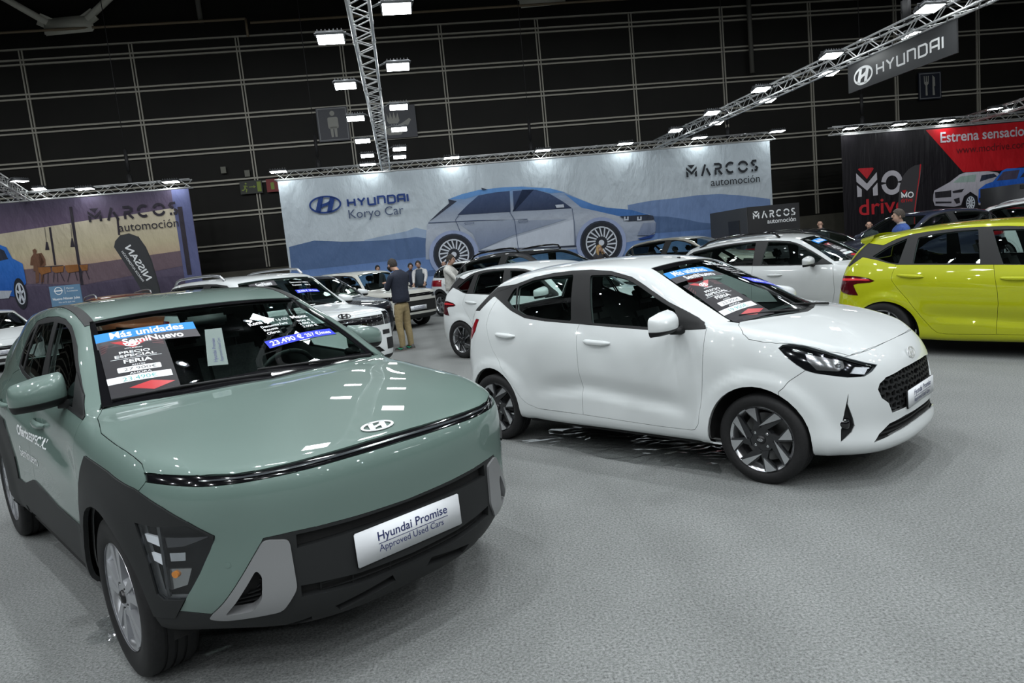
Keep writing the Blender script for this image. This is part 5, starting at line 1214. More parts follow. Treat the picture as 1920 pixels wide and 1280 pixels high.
def build_hall():
    # floor: grey needle-felt carpet
    m = mat('carpet', (.235, .243, .243), .95, spec=.2); nt = m.node_tree; b = nt.nodes['Principled BSDF']
    tc = nt.nodes.new('ShaderNodeTexCoord'); n1 = nt.nodes.new('ShaderNodeTexNoise'); n1.inputs['Scale'].default_value = 80; n1.inputs['Detail'].default_value = 5; n1.inputs['Roughness'].default_value = .8
    n2 = nt.nodes.new('ShaderNodeTexNoise'); n2.inputs['Scale'].default_value = 1.1; n2.inputs['Detail'].default_value = 3
    r1 = nt.nodes.new('ShaderNodeValToRGB'); r1.color_ramp.elements[0].position = .32; r1.color_ramp.elements[1].position = .68; r1.color_ramp.elements[0].color = (.062, .066, .064, 1); r1.color_ramp.elements[1].color = (.300, .312, .306, 1)
    r2 = nt.nodes.new('ShaderNodeValToRGB'); r2.color_ramp.elements[0].position = .3; r2.color_ramp.elements[1].position = .7; r2.color_ramp.elements[0].color = (.84, .84, .84, 1); r2.color_ramp.elements[1].color = (1, 1, 1, 1)
    mx = nt.nodes.new('ShaderNodeMix'); mx.data_type = 'RGBA'; mx.blend_type = 'MULTIPLY'; mx.inputs[0].default_value = 1
    bp = nt.nodes.new('ShaderNodeBump'); bp.inputs['Strength'].default_value = .5; bp.inputs['Distance'].default_value = .004
    L = nt.links.new; L(tc.outputs['Object'], n1.inputs['Vector']); L(tc.outputs['Object'], n2.inputs['Vector']); L(n1.outputs['Fac'], r1.inputs[0]); L(n2.outputs['Fac'], r2.inputs[0])
    L(r1.outputs[0], mx.inputs[6]); L(r2.outputs[0], mx.inputs[7]); L(mx.outputs[2], b.inputs['Base Color']); L(n1.outputs['Fac'], bp.inputs['Height']); L(bp.outputs[0], b.inputs['Normal'])
    f = MB(); f.add([(-46, -26, 0), (46, -26, 0), (46, 40, 0), (-46, 40, 0)], [[0, 1, 2, 3]]); struct(f.build('floor', m))
    # back wall: dark panels in a light aluminium grid over a concrete base
    O, U, N = frame(D_W, TH_W); Z = Vector((0, 0, 1)); panelm = mat('wall_panel', (.0085, .0082, .0066), .6, spec=.22, noise=(.6, .25, 3)); alu = mat('wall_alu', (.36, .345, .29), .5, .1)
    MW = Matrix.Rotation(TH_W, 3, 'Z')
    def wbox(mb, u, z, w, h, d, off): mb.box(O+U*u+Z*z+N*(off), (w, d, h), M=MW)
    w = MB(); wbox(w, 0, 8, 80, 16, .2, -.1); wall = struct(w.build('wall_back', panelm))
    g = MB(); rows = [11.28]+[10.80-1.29*k for k in range(7)]
    us = [-17.95+4.055*k for k in range(-5, 13)]
    for z in rows:
        if z == 11.28: wbox(g, 0, z, 80, .06, .07, .035)
        else: wbox(g, 0, z+.085, 80, .065, .07, .035); wbox(g, 0, z-.085, 80, .065, .07, .035)
    for u in us: wbox(g, u-.055, 6.7, .05, 9.2, .06, .03); wbox(g, u+.055, 6.7, .05, 9.2, .06, .03)
    struct(g.build('trim_1', alu))
    c = MB(); wbox(c, 0, 1.02, 80, 2.04, .3, .05); struct(c.build('trim_2', mat('concrete_base', (.085, .080, .062), .85, noise=(1.5, .2, 4))))
    # roof with tubular frames
    r = MB(); r.box((0, 8, 14.2), (92, 66, .2)); struct(r.build('ceiling', mat('roof_deck', (.012, .013, .014), .8)))
    for nm, x, dx in (('wall_left', -40, .2), ('wall_right', 40, .2)):
        q = MB(); q.box((x, 8, 7), (dx, 66, 14)); struct(q.build(nm, panelm))
    q = MB(); q.box((0, -24, 7), (80, .2, 14)); struct(q.build('wall_front', panelm))
    tubes = mat('roof_steel', (.62, .61, .53), .6); dim = mat('column_steel', (.10, .098, .085), .6)
    for k, u in enumerate((-26.5, -15.9, 2.6, 21.)):
        t = empty('roof_frame', O+U*u+N*.4, 0, ('leftmost roof frame, off the edge of the picture', 'pale tubular roof brace with node plate at top left above the wall grid', 'pale tubular roof brace above the middle of the wall', 'pale tubular roof brace above the right of the wall')[k], 'roof frame')
        p = MB(); p.box((0, 0, 11.95), (1.9, .12, .62), bev=.05); p.box((-.85, .0, 12.15), (.5, .1, .45), M=Matrix.Rotation(.5, 3, 'Y')); p.box((.85, .0, 12.15), (.5, .1, .45), M=Matrix.Rotation(-.5, 3, 'Y')); p.build('node_plate', tubes, t)
        for s in (-1, 1):
            a = MB(); a.tube([(s*.75, 0, 12.1), (s*3.6, 0, 14.1)], .13, 10); a.build('brace_tube', tubes, t)
    pr = MB(); pr.tube([O+U*-24+Z*11.78+N*.5, O+U*-9.3+Z*11.78+N*.5], .05, 8); pr.tube([O+U*-9.3+Z*11.78+N*.5, O+U*-9.3+Z*11.1+N*.5], .05, 8); tag(pr.build('sprinkler_pipe', mat('pipe', (.22, .17, .11), .6)), 'horizontal pipe along the top of the wall at upper left', 'pipe')
    pr = MB(); pr.tube([O+U*-9.1+Z*11.55+N*.7, O+U*30+Z*11.75+N*.7], .05, 8); tag(pr.build('sprinkler_pipe', mat('pipe', (.22, .17, .11), .6)), 'long thin pipe above the wall grid right of the roof frame', 'pipe')
    for u, lab in ((-11.05, 'dark vertical column tube against the wall left of the pillar lights'), (11.6, 'dark vertical column tube against the wall at upper right')):
        cl = MB(); cl.tube([O+U*u+Z*(11.8 if u < 0 else 8.4)+N*.3, O+U*u+Z*14+N*.3], .10, 10); tag(cl.build('column', dim), lab, 'column')
    # signs on the wall
    sign_navy = mat('sign_navy', (.010, .013, .024), .4); sign_white = mat('sign_white', (.30, .30, .27), .5); frame_m = mat('sign_rim', (.20, .21, .22), .5)
    W = measure(D_W, TH_W)
    def wall_sign(nm, lab, u0, u1, z0, z1, prints, m=sign_navy, rim=True, cat='sign'):
        o = MB(); o.box(O+U*((u0+u1)/2)+Z*((z0+z1)/2)+N*.12, (u1-u0, .06, z1-z0), M=MW); t = tag(o.build(nm, m), lab, cat)
        if rim: flat('sign_rim', ribbon([(u0+.06, z0+.06), (u1-.06, z0+.06), (u1-.06, z1-.06), (u0+.06, z1-.06)], .035, True), O+N*.153, U, Z, frame_m, t)
        for k, (pn, vf, pm) in enumerate(prints): flat(pn, vf, O+N*(.155+.003*k), U, Z, pm, t)
        return t
    cx = -6.48
    man = merge2d([poly([(cx+.10*math.cos(a), 8.03+.10*math.sin(a)) for a in [2*math.pi*k/16 for k in range(16)]]),
                   poly(rounded([(cx-.21, 7.88), (cx+.21, 7.88), (cx+.21, 7.42), (cx-.21, 7.42)], .08)), poly([(cx-.14, 7.5), (cx-.015, 7.5), (cx-.03, 7.08), (cx-.12, 7.08)]), poly([(cx+.015, 7.5), (cx+.14, 7.5), (cx+.12, 7.08), (cx+.03, 7.08)])])
    wall_sign('toilet_sign', 'square navy sign with white standing man pictogram on the dark wall', -7.12, -5.86, 6.92, 8.28, [('pictogram', man, sign_white)])
    hx = -4.0; hand = merge2d([poly([(hx-.72, 7.46), (hx-.62, 7.52), (hx-.30, 7.33), (hx-.12, 7.36), (hx+.10, 7.36), (hx+.32, 7.45), (hx+.62, 7.62), (hx+.70, 7.56), (hx+.42, 7.16), (hx+.22, 6.98), (hx-.28, 6.98), (hx-.50, 7.14)]),
        poly([(hx-.28, 7.86), (hx-.20, 7.62), (hx-.15, 7.9), (hx-.06, 7.62), (hx+.0, 7.92), (hx+.08, 7.62), (hx+.16, 7.88), (hx+.22, 7.55), (hx+.14, 7.44), (hx-.22, 7.44), (hx-.30, 7.56)])])
    wall_sign('service_sign', 'navy sign with pale open hand pictogram behind the truss lights', -4.62, -3.10, 6.85, 8.15, [('pictogram', hand, sign_white)], rim=False)
    fx = 20.1; fork = merge2d([poly([(fx-.30, 7.76), (fx-.26, 7.76), (fx-.25, 7.5), (fx-.21, 7.5), (fx-.20, 7.76), (fx-.16, 7.76), (fx-.15, 7.5), (fx-.11, 7.5), (fx-.10, 7.76), (fx-.06, 7.76), (fx-.07, 7.42), (fx-.14, 7.34), (fx-.13, 6.9), (fx-.23, 6.9), (fx-.22, 7.34), (fx-.29, 7.42)]),
        poly([(fx+.12, 7.78), (fx+.24, 7.66), (fx+.25, 7.30), (fx+.20, 7.28), (fx+.23, 6.9), (fx+.12, 6.9)])])
    wall_sign('restaurant_sign', 'navy sign with pale fork and knife pictogram at right', 19.55, 20.66, 6.72, 7.92, [('pictogram', fork, sign_white)])
    yel = mat('exit_yellow', (.20, .27, .03), .5); ex = -10.0
    run = merge2d([poly([(ex-.30, 5.52), (ex-.25, 5.56), (ex-.21, 5.52), (ex-.25, 5.47)]), ribbon([(ex-.27, 5.45), (ex-.31, 5.34)], .06), ribbon([(ex-.31, 5.34), (ex-.24, 5.27), (ex-.28, 5.17)], .04), ribbon([(ex-.31, 5.34), (ex-.36, 5.26), (ex-.44, 5.26)], .04), ribbon([(ex-.36, 5.42), (ex-.27, 5.44), (ex-.20, 5.38)], .03),
                   ribbon([(ex-.14, 5.37), (ex+.06, 5.37)], .03), poly([(ex+.04, 5.43), (ex+.13, 5.37), (ex+.04, 5.31)])])
    wall_sign('exit_sign', 'small dark sign with yellow-green running figure, arrow and door beside the left banner', -10.50, -9.62, 5.10, 5.62, [('running_figure', run, yel), ('door_symbol', poly([(ex+.18, 5.16), (ex+.34, 5.16), (ex+.34, 5.56), (ex+.18, 5.56)]), yel)], m=mat('exit_dark', (.018, .022, .016), .5), rim=False)
    red = mat('sign_red', (.20, .014, .012), .5)
    wall_sign('fire_sign', 'small red fire extinguisher sign right of the exit sign', -9.45, -8.95, 5.10, 5.62, [('extinguisher_symbol', poly(rounded([(-9.28, 5.20), (-9.14, 5.20), (-9.14, 5.48), (-9.28, 5.48)], .04)), yel)], m=red, rim=False)
    for u, z, lab in ((-11.05, 6.13, 'small grey box on the wall above the exit sign, the left one'), (-10.14, 5.92, 'small pale box on the wall directly above the exit sign')):
        wall_sign('junction_box', lab, u-.10, u+.10, z-.13, z+.13, [], m=mat('box_grey', (.16, .16, .13), .6), rim=False, cat='box')
def truss(name, A, B, label, w=.29, seg=.36):
    """square aluminium lattice girder between two points"""
    A, B = Vector(A), Vector(B); L = (B-A).length; t = empty(name, A, math.atan2(B.y-A.y, B.x-A.x), label, 'truss'); al = mat('truss_alu', (.58, .59, .59), .36, .55); h = w/2
    for y, z in ((-h, -h), (h, -h), (h, h), (-h, h)):
        m = MB(); m.tube([(0, y, z), (L, y, z)], .025, 8)
        for k in range(1, int(L/3)+1): m.tube([(3*k-.06, y, z), (3*k+.06, y, z)], .033, 8)
        m.build('chord', al, t)
    n = max(2, int(L/seg)); s = L/n
    for a, b in (((-h, -h), (h, -h)), ((h, -h), (h, h)), ((h, h), (-h, h)), ((-h, h), (-h, -h))):
        m = MB()
        for k in range(n):
            p, q = (a, b) if k % 2 == 0 else (b, a); m.tube([(k*s, *p), ((k+1)*s, *q)], .011, 5, caps=False)
        m.build('lattice', al, t)
    return t
FLOOD = []
def floodlight(loc, yaw, label, tilt=0., arm=(0, 0), group=None, w=.44, d=.32):
    """slim floodlight hung face down beside a truss"""
    t = empty('floodlight', loc, yaw, label, 'floodlight', group); blk = mat('lamp_housing', (.10, .105, .11), .4, .5); em = mat('lamp_glow', (.9, .95, 1), .4, emit=(.93, .985, .98), estr=FLOOD_POWER*.68)
    R = Matrix.Rotation(tilt, 4, 'X')
    b = MB(); b.box(R @ Vector((0, 0, .038)), (w, d, .06), M=R, bev=.012)
    for k in range(7): b.box(R @ Vector((-w*.42+w*.14*k, 0, .085)), (.012, d*.8, .05), M=R)
    b.build('lamp_housing', blk, t)
    g = MB(); g.add([R @ Vector(p) for p in ((-w*.46, -d*.45, .001), (w*.46, -d*.45, .001), (w*.46, d*.45, .001), (-w*.46, d*.45, .001))], [[3, 2, 1, 0]]); o = g.build('lamp_face', em, t, fix=False)
    if arm != (0, 0):
        a = MB(); a.tube([(-w*.5, 0, .04), (-w*.5-.03, 0, .10), (w*.5+.03, 0, .10), (w*.5, 0, .04)], .010, 6); a.tube([(0, 0, .10), (arm[0]*.5, 0, .10), (arm[0], 0, arm[1])], .016, 6); a.build('mount_arm', blk, t)
    else:
        a = MB(); a.tube([(0, 0, .06), (0, .12, .10), (0, .34, .05)], .016, 6); a.build('mount_arm', blk, t)
    return t
def hoist(P, label):
    t = empty('chain_hoist', P, 0, label, 'hoist', None); bk = mat('hoist_black', (.012, .012, .013), .6)
    c = MB(); c.tube([(0, 0, .1), (0, 0, 13.9-P[2])], .012, 6); c.build('hoist_cable', bk, t)
    b = MB(); b.box((0, 0, .20), (.16, .16, .46), bev=.04); b.tube([(-.10, 0, .16), (0, 0, .42), (.10, 0, .16)], .014, 6); b.build('hoist_body', bk, t)
    s = MB(); s.box((0, 0, .9), (.11, .11, .8), bev=.03, taper=.6); s.build('chain_bag', bk, t)
def build_rig():
    O, U, N = frame(D_B, TH_B); Z = Vector((0, 0, 1)); zc = 5.24
    truss('lighting_truss', O+U*-8.05+Z*zc, O+U*11.2+Z*zc, 'long horizontal truss along the top of the pale blue car banner')
    truss('lighting_truss', O+U*-21+Z*zc, O+U*-10.95+Z*zc, 'horizontal truss along the top of the purple sunset banner at left')
    truss('lighting_truss', O+U*13.6+Z*zc, O+U*26+Z*zc, 'horizontal truss along the top of the black and red banner at right')
    a, b = Vector((-3.98, 26.25, zc)), Vector((-1.64, 10.1, zc)); v = (b-a).normalized(); truss('lighting_truss', a, a+v*31, 'truss running from the middle banner towards the viewer with lights on both sides')
    c, d = Vector((6.28, 27.4, zc)), Vector((8.60, 12.85, zc)); w = (d-c).normalized(); truss('lighting_truss', c, c+w*31, 'truss slanting up to the right with the dark hanging sign below it')
    e, f = Vector((-16.3, 24.8, zc)), Vector((-14.75, 21.49, zc)); truss('lighting_truss', e, e+(f-e).normalized()*22, 'truss leaving the left banner towards the viewer at the left edge')
    g_ = Vector((19.4, 29.1, zc)); truss('lighting_truss', g_, g_+Vector((.0, -1, 0))*24, 'truss leaving the red banner towards the viewer at the right edge')
    # lights along the two long trusses, one on each side every three metres
    def rows(A, v, ts, side, names, group=None):
        n = Vector((v.y, -v.x, 0)); yaw = math.atan2(n.y, n.x)
        for k, tt in enumerate(ts):
            P = A+v*tt+n*side*.52+Z*(-.02); lab = names[k] if k < len(names) else names[-1]
            floodlight(P, yaw, lab, .20, (-side*.40, .02), group)
    o5 = ['nearest', 'second nearest', 'third nearest', 'fourth nearest', 'farthest']
    L1 = ['%s bright floodlight on the left side of the truss in the upper middle' % q for q in o5]; R1 = ['%s bright floodlight on the right side of the truss in the upper middle' % q for q in o5[:-1]+['second farthest', 'farthest']]
    out = ['floodlight above the viewer on the middle truss, outside the picture']
    rows(a, v, [(p-a).dot(v) for p in (Vector((-2.27, 11.55, zc)), Vector((-2.67, 14.43, zc)), Vector((-3.04, 17.53, zc)), Vector((-3.54, 20.62, zc)), Vector((-3.95, 23.32, zc)))], 1, L1)
    rows(a, v, [(p-a).dot(v) for p in (Vector((-1.21, 10.49, zc)), Vector((-1.62, 13.44, zc)), Vector((-2.11, 16.74, zc)), Vector((-2.55, 19.38, zc)), Vector((-2.94, 22.6, zc)), Vector((-3.18, 24.22, zc)))], -1, R1)
    for s in (1, -1): rows(a, v, [18.2+3*k+(.5 if s < 0 else 0) for k in range(4)], s, out, 'floodlights above the viewer on the middle truss')
    L2 = ['%s floodlight on the left side of the slanting truss at upper right' % q for q in o5]; R2 = ['%s floodlight on the right side of the slanting truss at upper right' % q for q in ('nearest', 'second nearest', 'third nearest', 'farthest')]
    rows(c, w, [(p-c).dot(w) for p in (Vector((7.27, 12.95, zc)), Vector((6.85, 15.79, zc)), Vector((6.44, 18.74, zc)), Vector((6.01, 21.55, zc)), Vector((5.52, 24.27, zc)))], 1, L2)
    rows(c, w, [(p-c).dot(w) for p in (Vector((8.08, 14.72, zc)), Vector((7.6, 17.56, zc)), Vector((7.14, 20.38, zc)), Vector((6.66, 23.52, zc)))], -1, R2)
    for s in (1, -1): rows(c, w, [17.8+3*k for k in range(4)], s, ['floodlight on the slanting truss above the viewer, outside the picture'], 'floodlights above the viewer on the slanting truss')
    # washers along the banners
    om = ['first', 'second', 'third', 'fourth', 'fifth', 'sixth', 'seventh']
    for k, u in enumerate((-7.82, -4.66, -1.62, 1.81, 4.99, 7.94, 11.12)): floodlight(O+U*u+Z*5.33+N*.44, TH_B, '%s floodlight from the left along the top of the pale blue car banner' % om[k], -.10, (.0, .0), w=.60, d=.30)
    floodlight((-14.28, 21.66, 5.22), 1.1, 'floodlight at the far left edge on the truss towards the viewer', 0., (-.40, .02)); floodlight(O+U*-15.95+Z*5.44+N*.10, TH_B, 'floodlight standing up from the truss at the left end of the sunset banner', -.2, (.0, -.02), w=.42)
    for k, u in enumerate((-14.35, -11.5)): floodlight(O+U*u+Z*5.28+N*.42, TH_B, ('floodlight above the middle of the sunset banner', 'floodlight above the right end of the sunset banner')[k], -.10, w=.56, d=.3)
    for k, u in enumerate((14.2, 16.3, 18.4)): floodlight(O+U*u+Z*5.22+N*.42, TH_B, ('%s floodlight from the left above the black and red banner' % om[k]), -.10, w=.56, d=.3)
    for k, (x, y) in enumerate(((18.9, 26.9), (19.9, 27.5), (18.9, 24.5))): floodlight((x, y, 5.24), 0, ('floodlight left of the truss at the right edge', 'floodlight right of the truss at the right edge, above the red banner', 'floodlight nearest the right edge of the picture on the right-hand truss')[k], 0., (.4 if k != 1 else -.4, .02))
    for u, lab in ((-6.45, 'black chain hoist on the banner truss left of the toilet sign'), (1.45, 'black chain hoist at the middle of the banner truss'), (9.3, 'black chain hoist near the right end of the banner truss'), (-13.0, 'black chain hoist above the sunset banner'), (15.0, 'black chain hoist above the black and red banner')):
        hoist(O+U*u+Z*5.30, lab)
    hoist(c+w*13.2+Z*.15, 'black chain hoist on the slanting truss beside the hanging sign')
    # hanging sign
    P, Q = (c+w*((16.15-c.y)/w.y))*1, (c+w*((13.12-c.y)/w.y))*1; P.z = Q.z = 0; dd = (Q-P).normalized(); nn = dd.cross(Z); Lh = (Q-P).length
    if nn.y > 0: nn = -nn
    t = empty('hanging_sign', P+Z*4.43, math.atan2(dd.y, dd.x), 'long dark grey sign with white badge and wordmark hanging under the slanting truss', 'sign')
    b = MB(); b.box((Lh/2, 0, .30), (Lh, .03, .60)); b.build('sign_board', mat('sign_graphite', (.028, .029, .031), .45), t)
    s = 1 if dd.x > 0 else -1; F = (0, -.0165, 0) ; wm = fit(wordmark('HYUNDAI'), Lh*.30, Lh*.90, .16, .40)
    bd = slanted_h_badge(.62, .07); bd = ([(x+Lh*.165, y*1.15+.27) for x, y in bd[0]], bd[1]); wh = mat('sign_letter_white', (.62, .63, .63), .45)
    flat('badge', bd, F, (1, 0, 0), (0, 0, 1), wh, t, .001); flat('lettering', wm, F, (1, 0, 0), (0, 0, 1), wh, t, .001)
    for x in (.06, Lh-.06): c2 = MB(); c2.tube([(x, 0, .58), (x, 0, .70)], .012, 6); c2.tube([(x, -.165, .665), (x, .165, .665)], .014, 6); c2.build('hanger', wh, t)
    # lamps under the hall roof, above and behind the viewer
    k = 0
    for x in (-27, -16, -9, -3, 3, 9, 16, 27):
        for y in (-19, -13, -8, -3, 3, 9, 15):
            t = empty('roof_lamp', (x, y, 12.6), 0, 'round bay lamp under the hall roof outside the picture', 'lamp', 'bay lamps under the roof'); h = MB(); h.lathe([(.05, .35), (.10, .30), (.22, .05), (.25, 0), (.24, 0), (.20, .05), (.06, .28)], 20, 'z'); h.build('lamp_shade', mat('lamp_housing', (.10, .105, .11), .4, .5), t)
            e2 = MB(); e2.lathe([(0, .02), (.115, .02)], 12, 'z'); e2.build('lamp_bulb', mat('bay_glow', (.9, .95, 1), .4, emit=(.93, .97, 1.), estr=HIGHBAY_POWER), t)
# ------------------------------------------------------------------ printed banners
def fabric(name, col, grad=None, rough=.6, wr=(2.2, .55), scale=(.9, 1., .42)):
    """banner cloth with soft folds; grad = (z0, z1, colour at z1) printed from bottom to top"""
    if name in MATS: return MATS[name]
    m = mat(name, col, rough, spec=.3); nt = m.node_tree; b = nt.nodes['Principled BSDF']; L = nt.links.new
    tc = nt.nodes.new('ShaderNodeTexCoord'); mp = nt.nodes.new('ShaderNodeMapping'); mp.inputs['Scale'].default_value = scale; mp.inputs['Rotation'].default_value = (0, .45, 0)
    n = nt.nodes.new('ShaderNodeTexNoise'); n.inputs['Scale'].default_value = wr[0]; n.inputs['Detail'].default_value = 4; n.inputs['Roughness'].default_value = .55
    bp = nt.nodes.new('ShaderNodeBump'); bp.inputs['Strength'].default_value = wr[1]; bp.inputs['Distance'].default_value = .16
    L(tc.outputs['Object'], mp.inputs[0]); L(mp.outputs[0], n.inputs['Vector']); L(n.outputs['Fac'], bp.inputs['Height']); L(bp.outputs[0], b.inputs['Normal'])
    if grad:
        sx = nt.nodes.new('ShaderNodeSeparateXYZ'); L(tc.outputs['Object'], sx.inputs[0]); mr = nt.nodes.new('ShaderNodeMapRange'); mr.inputs[1].default_value = grad[0]; mr.inputs[2].default_value = grad[1]
        L(sx.outputs[2], mr.inputs[0]); r = nt.nodes.new('ShaderNodeValToRGB'); r.color_ramp.elements[0].color = (*(srgb(col) if isinstance(col, str) else col), 1); r.color_ramp.elements[1].color = (*(srgb(grad[2]) if isinstance(grad[2], str) else grad[2]), 1)
        for p, cc in grad[3:]: e = r.color_ramp.elements.new(p); e.color = (*srgb(cc), 1)
        L(mr.outputs[0], r.inputs[0]); L(r.outputs[0], b.inputs['Base Color'])
    return m
def banner(name, u0, u1, z0, z1, m, label, D=D_B, th=TH_B, off=.16):
    O, U, N = frame(D, th); t = empty(name, O+N*off, th, label, 'banner')
    b = MB(); n = 40; vs = []
    for k in range(n+1):
        u = u0+(u1-u0)*k/n
        for z in (z0, z1): vs += [(u, 0, z)]
    b.add(vs, [[2*k, 2*k+2, 2*k+3, 2*k+1] for k in range(n)]); b.build('cloth', m, t, fix=False)
    h = MB(); h.tube([(u0, .0, z1+.01), (u1, .0, z1+.01)], .03, 8); h.build('hem_pole', mat('truss_alu', (.58, .59, .59), .36, .55), t)
    return t
def prints(t, items, start=.004, step=.0025):
    for k, (nm, vf, m) in enumerate(items): flat(nm, vf, (0, -(start+step*k), 0), (1, 0, 0), (0, 0, 1), m, t)
def disc(c, rx, rz, n=28): return poly([(c[0]+rx*math.cos(2*math.pi*k/n), c[1]+rz*math.sin(2*math.pi*k/n)) for k in range(n)])
def rim_spokes(c, r0, r1, n, w, sk=0.): return merge2d([ribbon([(c[0]+r0*math.cos(a), c[1]+r0*math.sin(a)), (c[0]+r1*math.cos(a+sk), c[1]+r1*math.sin(a+sk))], w) for a in [2*math.pi*k/n for k in range(n)]])
